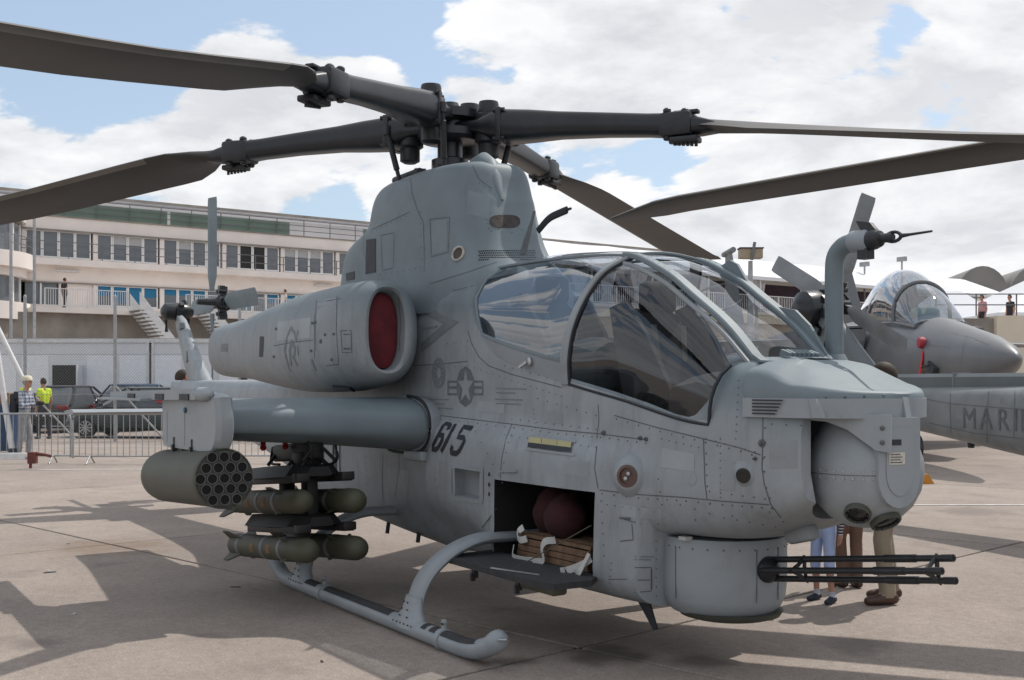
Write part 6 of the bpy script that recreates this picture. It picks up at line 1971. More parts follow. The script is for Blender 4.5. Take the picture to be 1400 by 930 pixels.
# lettering on the boom: letters stand upright, tail to nose
for i, ch in enumerate('MARINES'):
    cu = bpy.data.curves.new('L', 'FONT'); cu.body = ch; cu.size = .335; cu.resolution_u = 2; cu.align_x = 'CENTER'
    t = bpy.data.objects.new('L', cu); COL.objects.link(t); bpy.context.view_layer.update()
    me = bpy.data.meshes.new_from_object(t.evaluated_get(bpy.context.evaluated_depsgraph_get())); bpy.data.objects.remove(t); bpy.data.curves.remove(cu)
    bm = NB(); bm.from_mesh(me); bpy.data.meshes.remove(me)
    bmesh.ops.subdivide_edges(bm, edges=[e for e in bm.edges if e.calc_length() > .1], cuts=2)
    for v in bm.verts:
        x = 2.62 + (0, .255, .505, .685, .855, 1.09, 1.31)[i] + v.co.x * .88; z = 1.155 + v.co.y
        w = tab([(1.6, .24), (3.1, .33), (4.4, .42), (5.2, .52)], x)
        v.co = Vector((x, -w - .006, z))
    mk('marine_lettering', bm, M['mark'], uh, smooth=0, recalc=False)
# fin and tail rotor
bm = NB(); rr = []
for k in range(12):
    u = k / 11; z = lerp(1.45, 2.72, u); a = lerp(-.30, -.62, u) ; b = lerp(1.30, -.12, u ** .9); t = lerp(.13, .085, u)
    sec = [(0, 0), (.06, .75), (.2, 1), (.45, .85), (.75, .45), (1, .06)]; sec += [(q, -v) for q, v in sec[-1:0:-1]]
    rr.append([Vector((b - (b - a) * q, t * v, z)) for q, v in sec])
loft(bm, rr); ufin = mk('tail_fin', bm, M['uh_dark'], uh, smooth=50)
bm = NB(); lathe(bm, [(.10, -.30), (.25, -.20), (.27, 0), (.22, .12), (.07, .2)], 16, look_axis(Vector((-.42, -.02, 2.66)), Vector((0, 1, 0))))
for k in range(10):
    a = k * .66; box(bm, (-.42 + .27 * math.cos(a), -.08 + .06 * (k % 4), 2.60 + .27 * math.sin(a)), (.11, .09, .12), Matrix.Rotation(a, 4, 'Y'))
tube(bm, [(-.55, -.1, 2.7), (-.62, -.1, 2.5), (-.6, -.1, 2.3)], .05, 8); mk('tail_gearbox', bm, M['rotor_black'], uh, smooth=40)
bm = NB(); box(bm, (-.16, -.088, 2.48), (.16, .02, .12), Matrix.Rotation(R(40), 4, 'Y')); mk('fin_panel', bm, M['mark'], ufin, smooth=0)
# the hub stands out to port, blades as parked
hub_c = Vector((-.10, -.42, 2.76)) if False else Vector((-.25, .20, 2.76))
ax = Vector((0, 1, 0))
bm = NB(); lathe(bm, [(.05, -.40), (.06, -.1), (.12, -.05), (.13, .05), (.07, .12), (.04, .22)], 14, look_axis(hub_c, ax))
angs = [R(64), R(154), R(244), R(334)]
for g in angs:
    dv = Vector((math.cos(g), 0, math.sin(g))); bar(bm, hub_c, hub_c + dv * .30, .12, .09, hint=ax)
    for q in (-1, 1):
        e = ax.cross(dv); lathe(bm, [(.035, -.07), (.035, .07)], 8, look_axis(hub_c + dv * .2 + e * q * .06, ax)); tube(bm, [hub_c + dv * .18 + e * q * .06, hub_c + dv * .05 + ax * .2], .015, 6)
uhub = mk('tail_rotor_hub', bm, M['rotor_black'], uh, smooth=40)
for g in angs:
    dv = Vector((math.cos(g), 0, math.sin(g))); e = ax.cross(dv); e2 = (e * .97 + ax * .24).normalized(); nn = dv.cross(e2)
    bm = NB(); rr = []
    for t, w, th in ((.20, .05, .03), (.30, .06, .03), (.42, .115, .02), (.55, .125, .016), (1.0, .125, .014), (1.44, .125, .010), (1.50, .115, .004)):
        sec = [(-1, 0), (-.7, .8), (-.2, 1), (.5, .5), (1, .05), (.5, -.5), (-.2, -1), (-.7, -.8)]; rr.append([hub_c + dv * t + e2 * (w * q) + nn * (th * v) for q, v in sec])
    loft(bm, rr); mk('tail_rotor_blade', bm, M['uh'], uhub, smooth=50)
# elevator
bm = NB(); rr = []
for y, a, b in ((-1.4, 1.45, .85), (-.2, 1.55, .75), (.2, 1.55, .75), (1.4, 1.45, .85)): rr.append([Vector((lerp(a, b, q), y, 1.42 + v)) for q, v in ((0, 0), (.3, .04), (1, 0), (.3, -.04))])
bm.free()
# cabin, engines, skids and rotor beyond the frame
bm = NB(); rr = []
for x, zt, zb, w in ((5.0, 1.80, .65, .55), (5.9, 2.35, .50, 1.10), (7.2, 2.55, .45, 1.30), (9.4, 2.55, .45, 1.30), (11.0, 2.35, .48, 1.20), (12.2, 1.75, .52, .95), (13.1, 1.15, .62, .45), (13.35, .95, .75, .12)):
    zc, hh = (zt + zb) / 2, (zt - zb) / 2
    rr.append([Vector((x, w * math.copysign(abs(math.cos(t)) ** .5, math.cos(t)), zc + hh * math.copysign(abs(math.sin(t)) ** .5, math.sin(t)))) for t in [2 * PI * k / 32 for k in range(32)]])
loft(bm, rr); mk('cabin', bm, M['uh'], uh, smooth=45)
bm = NB(); rr = []
for x, zt, w in ((6.0, 2.4, .5), (6.6, 2.9, .8), (8.0, 3.0, .85), (9.2, 3.25, .6), (10.2, 2.95, .6), (11, 2.45, .4)): rr.append([Vector((x, -w, 2.3)), Vector((x, -w * .9, zt - .15)), Vector((x, -w * .4, zt)), Vector((x, w * .4, zt)), Vector((x, w * .9, zt - .15)), Vector((x, w, 2.3))])
loft(bm, rr); mk('engine_cowling', bm, M['uh_dark'], uh, smooth=45)
for s in (-1, 1):
    bm = NB(); tube(bm, smooth_poly([(7.0, s * 1.35, .06), (8, s * 1.35, .06), (11, s * 1.35, .06), (11.7, s * 1.35, .12), (12.0, s * 1.35, .30)], 3), .055, 10); tube(bm, [(8, s * 1.33, .08), (8, s * 1.1, .5)], .045, 8); tube(bm, [(10.6, s * 1.33, .08), (10.6, s * 1.1, .5)], .045, 8); mk('skid', bm, M['uh_dark'], uh, smooth=40)
mast = Vector((8.85, 0, 0))
bm = NB(); lathe(bm, [(.12, 3.1), (.12, 3.6), (.3, 3.65), (.3, 3.8), (.1, 3.85), (.001, 3.86)], 18, Matrix.Translation(mast)); urot = mk('rotor_hub', bm, M['rotor_black'], uh, smooth=40)
tip = RD(.0762 * 9.5, 9.5, 0); loc_tip = mw.inverted() @ tip; ba = math.atan2(loc_tip.y, loc_tip.x - mast.x)
UZ = [(0, 3.74), (2, 3.66), (4.2, 3.42), (7.42, 3.04)]
for q in range(4):
    a = ba + q * PI / 2; dv = Vector((math.cos(a), math.sin(a), 0)); e = Vector((-dv.y, dv.x, 0))
    bm = NB(); rr = []
    sec = [(.26, 0), (.245, .35), (.20, .72), (.11, 1.0), (0, 1.0), (-.14, .72), (-.28, .34), (-.40, .03)]; sec = sec + [(u, -v * .8) for u, v in sec[-1:0:-1]]
    for r_ in (.2, .9, 2.0, 2.2, 2.5, 2.9, 3.5, 4.2, 5, 6, 6.8, 7.0, 7.25, 7.42):
        ch = tab([(.2, .35), (2.2, .3), (2.6, .8), (3.0, 1), (6.95, 1.0), (7.42, .30)], r_); th = tab([(.2, .09), (2, .07), (3, .04), (7, .03), (7.42, .01)], r_); pt = R(9 - (r_ - 2) * 1.5) * min(1, r_ / 2.5)
        sw = -.22 * max(0, (r_ - 6.9) / .5)
        c_ = mast + dv * r_ + Vector((0, 0, tab(UZ, r_))); ee = e * math.cos(pt) + Vector((0, 0, math.sin(pt))); nn = Vector((0, 0, math.cos(pt))) - e * math.sin(pt)
        rr.append([c_ + ee * (u * ch + sw) + nn * v * th for u, v in sec])
    vr_, fs_ = loft(bm, rr)
    for i, f in enumerate(fs_):
        if (i % len(sec)) in (0, len(sec) - 1): f.material_index = 1
    mk('rotor_blade', bm, [M['blade'], M['blade_edge']], urot, smooth=50)

# ================================================================ FIGHTER
fj = thing('fighter_jet', 'dark grey fighter jet with a bubble canopy pointing its nose at the viewer, far right', 'jet', RD(8.80, 20.0), YAW - PI / 2 + R(1))
M['jet'] = mat('gunship_grey_paint', (.135, .142, .152), .42, var=.10, scale=1.3, dirt=(.07, .07, .075), dirt_amt=.35)
FJ = lambda a, y, z: Vector((-a, y, z))       # a = metres behind the nose tip
bm = NB(); rr = []
for a, zt, zb, w in ((0, 2.105, 2.085, .01), (.12, 2.21, 1.98, .12), (.5, 2.38, 1.80, .30), (1.2, 2.57, 1.62, .48), (2.2, 2.76, 1.46, .64), (3.3, 2.98, 1.34, .76), (4.2, 3.10, 1.28, .83), (5.2, 3.16, 1.25, .85), (6.4, 3.2, 1.25, .9), (8, 3.2, 1.25, 1.3), (11, 3.1, 1.3, 1.4), (18, 2.9, 1.5, 1.6)):
    zc, hh = (zt + zb) / 2, (zt - zb) / 2
    rr.append([FJ(a, w * math.cos(t), zc + hh * math.sin(t) * (1 if math.sin(t) < 0 else 1)) for t in [2 * PI * k / 40 for k in range(40)]])
loft(bm, rr); jf = mk('fuselage', bm, M['jet'], fj, smooth=60)
bpy.context.view_layer.update()
jet_tree = BVHTree.FromPolygons([fj.matrix_world @ v.co for v in jf.data.vertices], [tuple(p.vertices) for p in jf.data.polygons])
inv_j = fj.matrix_world.inverted(); inv_u = mw.inverted()
for nm_, par_, tr_, inv_, ls_ in (('skin_seams', fj, jet_tree, inv_j, ([(1200, 450), (1212, 446), (1226, 444)], [(1330, 440), (1318, 470), (1314, 500)], [(1225, 455), (1260, 470), (1300, 476)], [(1210, 470), (1216, 500)], [(1300, 455), (1330, 462), (1352, 472)], [(1262, 476), (1258, 503)])),
                                  ('skin_seams', uh, uh_tree, inv_u, ([(1262, 545), (1300, 552), (1400, 560)], [(1352, 530), (1349, 575), (1350, 612)], [(1270, 578), (1330, 592), (1400, 600)], [(1300, 532), (1299, 560), (1301, 600)], [(1388, 530), (1386, 600)]))):
    bm = NB()
    for l_ in ls_: ribbon(bm, l_, .007, tr_, .004)
    for v in bm.verts: v.co = inv_ @ v.co
    mk(nm_, bm, M['mark'], par_, smooth=0, kind='stuff', recalc=False)
CAN = [(3.45, (2.92, .52)), (3.7, (3.20, .56)), (4.2, (3.60, .60)), (4.55, (3.83, .60)), (5.2, (4.13, .58)), (5.8, (4.20, .56)), (6.5, (4.08, .52)), (7.3, (3.75, .44)), (8.2, (3.35, .30)), (8.7, (3.16, .2))]
def jet_can(a, t, off=0):
    zt, w = tab(CAN, a); zb = tab([(3.4, 2.80), (4.5, 2.95), (6, 3.0), (8.7, 3.02)], a)
    return FJ(a, (w + off) * math.cos(t) * (1 + .12 * math.sin(t)), zb + (zt - zb + off) * math.sin(t) ** .85 if math.sin(t) > 0 else zb)
for nm, a0, a1 in (('windscreen', 3.45, 4.5), ('bubble_canopy', 4.56, 8.6)):
    bm = NB(); g = [[bm.verts.new(jet_can(lerp(a0, a1, i / 14), PI * k / 20)) for k in range(21)] for i in range(15)]
    for i in range(14):
        for k in range(20): bm.faces.new((g[i][k], g[i][k + 1], g[i + 1][k + 1], g[i + 1][k]))
    mk(nm, bm, M['glass_dark'], fj, smooth=70)
for a, w in ((4.53, .045), (3.47, .03)):
    bm = NB(); tube(bm, [jet_can(a, PI * k / 24, .005) for k in range(25)], w, 8); mk('canopy_frame', bm, M['jet'], fj)
bm = NB(); tube(bm, [jet_can(a, 0, .01) for a in (3.45, 4.0, 4.55, 5.5, 6.5, 7.5, 8.6)], .035, 6); tube(bm, [jet_can(a, PI, .01) for a in (3.45, 4.0, 4.55, 5.5, 6.5, 7.5, 8.6)], .035, 6); mk('canopy_sill', bm, M['jet'], fj)
for a, z in ((5.4, 3.0), (7.0, 3.05)):
    bm = NB(); box(bm, FJ(a, 0, z + .30), (.25, .45, .75), bev=.06); box(bm, FJ(a - .1, 0, z + .72), (.2, .32, .22), bev=.05); mk('ejection_seat', bm, M['cockpit'], fj, smooth=40)
bm = NB(); box(bm, FJ(4.35, 0, 3.10), (.5, .55, .35), bev=.12); mk('sight', bm, mat('green_combiner', (.10, .26, .16), .3), fj)
for s in (-1, 1):
    bm = NB(); rr = []
    for a, z0, z1 in ((5.5, 2.95, 2.6), (6.0, 3.0, 1.4), (9, 3.0, 1.3), (12, 2.9, 1.4)): rr.append([FJ(a, s * .85, z0), FJ(a, s * 1.75, z0 - .05), FJ(a, s * 1.85, z1), FJ(a, s * .9, z1)])
    loft(bm, rr); mk('air_intake', bm, M['jet'], fj, smooth=20)
    bm = NB(); quad(bm, FJ(5.49, s * .90, 2.90), FJ(5.49, s * 1.70, 2.87), FJ(5.97, s * 1.80, 1.45), FJ(5.97, s * .93, 1.45)); mk('intake_mouth', bm, M['dark_hole'], fj, smooth=0)
    bm = NB(); rr = []
    for z, a0, a1, t in ((2.6, 13.0, 16.6, .16), (5.0, 14.9, 16.5, .08), (5.72, 15.4, 16.45, .05)): rr.append([FJ(lerp(a0, a1, q), s * 1.78 + t * v, z) for q, v in ((0, 0), (.2, 1), (1, .1), (.2, -1))])
    loft(bm, rr); mk('vertical_tail', bm, M['jet'], fj, smooth=40)
    bm = NB(); tube(bm, [FJ(15.2, s * 1.78, 5.75), FJ(16.6, s * 1.78, 5.75)], .09, 10); mk('fin_tip_pod', bm, M['uh'], fj)
    bm = NB(); rr = []
    for y, a0, a1 in ((1.6, 8.5, 14.5), (6.4, 12.6, 14.6)): rr.append([FJ(lerp(a0, a1, q), s * y, 2.75 + v) for q, v in ((0, 0), (.3, .07), (1, .01), (.3, -.05))])
    loft(bm, rr); mk('wing', bm, M['jet'], fj, smooth=40)
    bm = NB(); tube(bm, [FJ(10, s * 1.4, 1.4), FJ(10, s * 1.5, .45)], .07, 10); lathe(bm, [(.2, -.12), (.42, -.1), (.42, .1), (.2, .12)], 20, look_axis(FJ(10, s * 1.5, .42), Vector((0, 1, 0)))); mk('main_wheel', bm, M['black'], fj, smooth=40)
bm = NB(); tube(bm, [FJ(5.0, 0, 1.35), FJ(4.9, 0, .4)], .07, 10); lathe(bm, [(.12, -.09), (.28, -.08), (.28, .08), (.12, .09)], 20, look_axis(FJ(4.9, 0, .28), Vector((0, 1, 0)))); mk('nose_wheel', bm, M['black'], fj, smooth=40)
# sensor cover, ribbon and probe on the near side
bm = NB(); lathe(bm, [(.10, 0), (.12, .05), (.10, .12), (.001, .13)], 14, look_axis(FJ(2.75, -.61, 2.46), Vector((0, -1, .05)))); o = mk('probe_cover', bm, mat('faded_red_cover', (.34, .03, .05), .6), None, smooth=50, loc=fj.location.copy(), rz=fj.rotation_euler.z); tag(o, 'faded red cover on the side of the dark fighter jet nose', 'cover')
bm = NB()
for y0, w0 in ((0, .05), (.03, .04)):
    rr = []
    for k in range(8):
        z = 2.30 - k * .085; x = -2.72 + .05 * math.sin(k * .8 + y0 * 30) + y0 * (k * .35)
        rr.append([Vector((x, -.67 - .02 * k ** .5, z)), Vector((x + w0 * 1.6, -.675 - .02 * k ** .5, z - .01)), Vector((x + w0 * 1.6, -.685 - .02 * k ** .5, z - .01)), Vector((x, -.68 - .02 * k ** .5, z))])
    loft(bm, rr)
o = mk('warning_ribbon', bm, M['red'], None, smooth=50, kind=None, loc=fj.location.copy(), rz=fj.rotation_euler.z); tag(o, 'bright red ribbon hanging from the side of the dark fighter jet', 'ribbon')
bm = NB(); prism(bm, [(-2.35, 2.10), (-2.05, 1.95), (-2.1, 1.85), (-2.40, 1.87)], lambda x, z: Vector((x, -.60, z)), lambda x, z: Vector((x, -.70, z))); tube(bm, [(-2.6, -.72, 1.98), (-2.25, -.70, 2.02)], .02, 6); mk('air_data_probe', bm, M['digit'], fj, smooth=0)
bm = NB(); box(bm, (-2.75, -.665, 1.93), (.30, .01, .05)); mk('tape_patch', bm, mat('tan_tape', (.25, .19, .12), .8), fj, smooth=0)
# ================================================================ TERMINAL BUILDING on the left
M['stucco'] = mat('pale_pink_stucco', (.78, .715, .67), .85, var=.07, scale=.6, dirt=(.56, .49, .44), dirt_amt=.4)
M['stucco_dk'] = mat('stained_concrete', (.26, .235, .21), .9, var=.2, scale=.9, dirt=(.10, .09, .08), dirt_amt=.5)
M['frame_w'] = mat('white_window_frame', (.76, .75, .74), .6, var=.05)
M['pane'] = mat('window_pane', (.13, .145, .165), .12, var=.25, scale=.5, spec=.6)
M['pane_dark'] = mat('open_window_dark', (.012, .012, .014), .5)
M['blind'] = mat('teal_blue_blind', (.012, .15, .29), .7, var=.08)
M['blind_p'] = mat('pale_blind', (.42, .42, .42), .8, var=.08)
M['rail'] = mat('grey_railing', (.14, .14, .145), .5, var=.1)
M['rail_w'] = mat('white_railing', (.64, .64, .64), .5, var=.1)
M['green'] = mat('green_windbreak', (.16, .225, .185), .8, var=.12, scale=.8)
M['roof_w'] = mat('pale_roof_panel', (.50, .50, .52), .6, var=.06, scale=.4)
U = Vector((.807, .59)); BO = (-28.9, 65.1); b_ang = math.atan2(U.y, U.x)
bld = thing('terminal_building', 'long pale terminal building with rows of windows and green roof screens, far left', 'building', RD(BO[0], BO[1]), YAW + b_ang)
# local axes: x along the front to the right, y into the building, z up
LEN = 60.0
def bx(name, x0, x1, y0, y1, z0, z1, m, par=bld, bev=0.0, smooth=0):
    bm = NB(); box(bm, ((x0 + x1) / 2, (y0 + y1) / 2, (z0 + z1) / 2), (x1 - x0, y1 - y0, z1 - z0), bev=bev)
    return mk(name, bm, m, par, smooth=smooth)


bx('upper_parapet', -12, LEN, 0, .5, 10.6, 11.35, M['stucco']); bx('roof_slab', -12, LEN, .5, 14, 10.9, 11.2, M['stucco'])
bx('parapet_coping', -12, LEN, -.06, .3, 11.35, 11.43, M['stucco_dk'])
bx('wall_band', -12, LEN, 0, .5, 7.55, 8.95, M['stucco']); bx('balcony_ledge', -12, LEN, -.75, 0, 8.50, 8.88, M['stucco'])
bx('wall_band', -12, LEN, 0, .5, 3.0, 6.25, M['stucco']); bx('back_wall', -12, LEN, 3.0, 14, 0, 10.85, M['stucco_dk'])
bx('cornice', -12, LEN, -.10, 0, 10.52, 10.62, M['stucco_dk']); bx('string_course', -12, LEN, -.08, 0, 7.50, 7.58, M['stucco_dk'])
# windows
def window_proto(w, h, name='window'):
    bm = NB()
    for q in (-1, 1): box(bm, (q * (w / 2 - .035), 0, h / 2), (.07, .10, h))
    box(bm, (0, 0, .04), (w - .14, .10, .08)); box(bm, (0, 0, h - .04), (w - .14, .10, .08))
    f = mk(name, bm, M['frame_w'], bld, smooth=0)
    bm = NB(); box(bm, (0, .03, h / 2), (w - .14, .02, h - .16)); p = mk('pane', bm, M['pane'], f, smooth=0)
    return f, p


wf, wp = window_proto(.90, 1.58)
wf2, wp2 = window_proto(.90, 1.28)
bm = NB(); box(bm, (0, .012, .92), (.75, .012, .56)); blind = mk('blind', bm, M['blind'], wf2, smooth=0); blind_me = blind.data
bm = NB(); box(bm, (0, .012, 1.26), (.75, .012, .46)); bp = mk('blind', bm, M['blind_p'], wf, smooth=0); bp_me = bp.data
bpy.data.objects.remove(blind); bpy.data.objects.remove(bp)
firsts = {0: True, 1: True}
rnd = random.Random(3)
for gi in range(-3, 14):
    x0 = 1.30 + 4.0 * gi
    for row, (f, p, z0, h) in enumerate(((wf, wp, 8.98, 1.58), (wf2, wp2, 6.26, 1.28))):
        if row == 1 and gi == 0: continue
        for k in range(4):
            x = x0 + .50 + .92 * k
            if x < 1.2 or x > 36: continue
            if firsts[row]: o = f; firsts[row] = False; pn = p
            else: o = link_copy(f, bld); pn = link_copy(p, o)
            o.location = (x, .12, z0)
            if row == 1 and rnd.random() < .72:
                bl = bpy.data.objects.new('blind', blind_me); COL.objects.link(bl); bl.parent = o; s_ = rnd.choice([.6, 1, 1, 1.7]); bl.scale = (1, 1, s_); bl.location = (0, 0, 1.2 * (1 - s_))
            if row == 0 and rnd.random() < .22:
                bl = bpy.data.objects.new('blind', bp_me); COL.objects.link(bl); bl.parent = o
            if row == 0 and gi == 3 and k in (1, 2):
                q = NB(); box(q, (0, .02, 1.58 / 2), (.75, .022, 1.40)); mk('open_sash', q, M['pane_dark'], o, smooth=0)
        bx('pier', x0 - .17, x0 + .06, 0, .5, z0 - .02, z0 + h + .06, M['stucco'])
        bx('pier', x0 + 3.72, x0 + 3.83, 0, .5, z0 - .02, z0 + h + .06, M['stucco']) if False else None
# door recess on the left of the middle floor
bx('plain_wall', 3.2, 5.2, .1, .5, 6.1, 7.6, M['stucco']); bx('glazed_door', 1.35, 3.1, .2, .3, 5.9, 7.5, M['pane']); bx('door_frame', 2.15, 2.25, .12, .2, 5.9, 7.5, M['frame_w'])
for x in (3.0, 19.5): bx('tube_lamp', x, x + 1.3, -.14, -.02, 8.18, 8.28, M['rail_w'])
# penthouse, roof railing, windbreak panels
bx('penthouse', -12, LEN, 4.2, 12, 11.2, 13.15, M['roof_w']); bx('penthouse_roof', -12, LEN, 3.9, 12.4, 13.15, 13.38, M['roof_w'])
bx('roof_edge', -12, LEN, 3.84, 3.9, 13.25, 13.40, M['stucco_dk'])
bx('roof_beam', -12, LEN, 3.6, 3.84, 12.85, 12.95, M['roof_w'])


def railing(name, par, x0, x1, y, z0, h, step, m, rails=(1.0, .55), balusters=0, w=.045):
    """rails and posts as one small part"""
    bm = NB()
    n = max(1, int((x1 - x0) / step))
    for k in range(n + 1): box(bm, (lerp(x0, x1, k / n), y, z0 + h / 2), (w, w, h))
    for r_ in rails: box(bm, ((x0 + x1) / 2, y - w * .6, z0 + h * r_), (x1 - x0, w * .9, w))
    if balusters:
        nb = int((x1 - x0) / balusters)
        for k in range(nb): box(bm, (x0 + (k + .5) * (x1 - x0) / nb, y + .012, z0 + h * .53), (.028, .02, h * .86))
    return mk(name, bm, m, par, smooth=0, kind='stuff')


railing('roof_railing', bld, -8, 40, .25, 11.43, 1.05, 1.9, M['rail'], (1.0, .66, .33))
for x0, x1 in ((2.6, 9.7), (9.9, 17.9), (23.4, 33)): bx('windbreak_panel', x0, x1, .36, .40, 11.45, 12.30, M['green'])
railing('balcony_railing', bld, -8, 40, -.70, 8.88, .95, 1.9, M['rail'], (1.0, .5))
# round stair tower at the left end
tower = thing('round_bay', '', ''); del tower['label']; del tower['category']; tower.parent = bld; tower.location = (-2.6, .4, 0)
def drum(name, r, z0, z1, m, par=tower):
    bm = NB(); lathe(bm, [(r, z0), (r, z1)], 44); return mk(name, bm, m, par, smooth=40)


drum('bay_wall', 3.95, 10.75, 11.35, M['stucco']); drum('bay_wall', 3.75, 10.62, 10.75, M['stucco_dk']); drum('bay_ledge', 4.35, 8.05, 8.9, M['stucco']); drum('bay_wall', 4.0, 7.6, 8.05, M['stucco']); drum('bay_ledge', 4.2, 5.2, 6.15, M['stucco']); drum('bay_wall', 3.9, 0, 5.2, M['stucco_dk'])
drum('bay_glass', 3.62, 6.15, 7.6, M['pane']); drum('bay_glass', 3.62, 8.9, 10.62, M['pane'])
for z0, z1 in ((6.15, 7.6), (8.9, 10.62)):
    for k in range(14):
        a = -PI + k * PI / 9
        if math.sin(a) > .35: continue
        bm = NB(); box(bm, (3.66 * math.cos(a), 3.66 * math.sin(a), (z0 + z1) / 2), (.09, .11, z1 - z0), Matrix.Rotation(a, 4, 'Z')); mk('mullion', bm, M['frame_w'], tower, smooth=0)
bm = NB()
for k in range(22):
    a = -PI + k * PI / 21; tube(bm, [(4.25 * math.cos(a), 4.25 * math.sin(a), 8.9), (4.25 * math.cos(a), 4.25 * math.sin(a), 9.8)], .025, 5)
for z in (9.35, 9.8): tube(bm, [(4.25 * math.cos(-PI + k * PI / 30), 4.25 * math.sin(-PI + k * PI / 30), z) for k in range(31)], .025, 5)
mk('bay_railing', bm, M['rail'], tower, kind='stuff')
# raised terrace, its railing and the two stairs
ter = thing('terrace', 'stained concrete terrace with white railings and two flights of steps before the terminal', 'terrace', RD(BO[0], BO[1]), YAW + b_ang)
bx('terrace_slab', 1.0, LEN, -3.2, -.02, 5.62, 5.90, M['stucco'], ter); bx('terrace_wall', -6, LEN, -2.6, -.2, 0, 5.62, M['stucco_dk'], ter)
for x0, x1 in ((1.6, 6.2), (9.6, 40)): railing('terrace_railing', ter, x0, x1, -3.1, 5.90, 1.05, 1.9, M['rail_w'], (1.0, .1), .13, .05)
for x0 in (6.25, 10.15):
    st = thing('staircase', '', ''); del st['label']; del st['category']; st.parent = ter; st.location = (x0, -3.2, 0)
    for k in range(14):
        bm = NB(); box(bm, (.16 * k + .1, -.9, 5.80 - .20 * k), (.30, 1.7, .07)); mk('step', bm, M['stucco_dk'], st, smooth=0)
    for y in (-.05, -1.75):
        bm = NB(); prism(bm, [(0, 5.75), (2.3, 2.9), (2.3, 3.95), (0, 6.85)], lambda x, z: Vector((x, y, z)), lambda x, z: Vector((x, y + .035, z))); mk('stair_panel', bm, M['rail_w'], st, smooth=0)
for lab, x, face, top in (('person in dark clothes leaning on the terrace railing of the terminal by the left stairs', 3.0, 60, darkc), ('person in a white top on the terrace of the terminal left of the open windows', 16.6, 200, whitec), ):
    p = RD(BO[0] + U.x * x + .59 * 1.8, BO[1] + U.y * x - .807 * 1.8)
    rel = p - CAM; person(lab, rel.dot(CW), rel.dot(DW), face, 1.75, top, darkc, sneaker, vox=.035, z0=5.9)
for lab, x, top in (('person in a lime top at the open terminal window', 15.25, hivis), ('person in a lilac top at the open terminal window', 16.2, cloth('lilac_cotton', (.42, .30, .52)))):
    p = RD(BO[0] + U.x * x - .59 * .55, BO[1] + U.y * x + .807 * .55)
    rel = p - CAM; person(lab, rel.dot(CW), rel.dot(DW), 270, 1.70, top, darkc, sneaker, vox=.04, z0=8.0)

# ================================================================ white cabins, fence, barriers, cars
M['cabin'] = mat('white_cabin_panel', (.62, .64, .67), .55, var=.06, scale=.8, dirt=(.33, .33, .34), dirt_amt=.35)
M['galv'] = mat('galvanised_steel', (.33, .34, .35), .45, metal=.5, var=.15)
M['cabin_panel'] = mat('brighter_cabin_panel', (.74, .76, .80), .5, var=.05)
cab_x = [(-19.6, -13.55), (-13.45, -7.4), (-7.3, -1.2)]
cab_lab = ('white cabin with the dark open doorway, leftmost behind the fence', 'white cabin between the other two, behind the parked cars', 'white cabin behind the engine nacelle, rightmost of the row')
for i, (a, b) in enumerate(cab_x):
    cb = thing('portable_cabin', cab_lab[i], 'cabin', RD((a + b) / 2, 43), YAW, 'white portable cabins behind the fence')
    w = b - a
    bm = NB(); box(bm, (0, 1.3, 1.62), (w, 2.6, 3.15), bev=.02); mk('cabin_shell', bm, M['cabin'], cb, smooth=0)
    bm = NB(); box(bm, (0, 1.3, 3.26), (w + .08, 2.7, .14)); mk('cabin_roof', bm, M['rail_w'], cb, smooth=0)
    for k in range(5):
        x = -w / 2 + w * (k + .5) / 5
        if i == 0 and k == 2:
            bm = NB(); box(bm, (x - .1, -.012, 1.25), (.95, .03, 2.2)); mk('open_doorway', bm, M['pane_dark'], cb, smooth=0)
            bm = NB(); box(bm, (x + .55, -.3, 1.25), (.05, .6, 2.2)); mk('door', bm, M['cabin'], cb, smooth=0)
        else:
            bm = NB(); box(bm, (x, -.010, 1.45), (w / 5 - .22, .02, 2.5)); mk('wall_panel', bm, M['cabin_panel'], cb, smooth=0)
    for q in (-1, 1):
        bm = NB(); box(bm, (q * (w / 2 - .05), -.015, 1.62), (.10, .04, 3.15)); mk('corner_post', bm, M['rail_w'], cb, smooth=0)
# chain-link fence
fen = thing('chain_link_fence', 'tall chain link fence on grey posts in front of the cars and cabins', 'fence', RD(-18, 33), YAW)
FP = (1.2, 4.05, 6.63, 10.2, 13.2, 16.2, 19.2, 22, 25)
pm_ = NB(); tube(pm_, [(0, 0, 0), (0, 0, 4.15)], .045, 10); lathe(pm_, [(.05, 4.15), (.03, 4.2), (.001, 4.21)], 10); fpost = mk('fence_post', pm_, M['galv'], fen, smooth=40)
for i, x in enumerate(FP):
    o = fpost if i == 0 else link_copy(fpost, fen); o.location = (x, 0, 0)
    if i in (1, 2, 5):
        bm = NB(); tube(bm, [(x, .0, 1.6), (x + 1.3, .35, .05)], .028, 8); mk('fence_brace', bm, M['galv'], fen, smooth=40)
bm = NB()
for z in (.15, 1.35, 2.5, 2.95): tube(bm, [(0, 0, z), (26, 0, z)], .007, 4)
mk('tension_wire', bm, M['galv'], fen, smooth=0, kind='stuff')
bm = NB(); pitch = .085; top_, bot_ = 2.95, .12; hgt = top_ - bot_; wr = .0036
n = int((26 + hgt) / pitch)
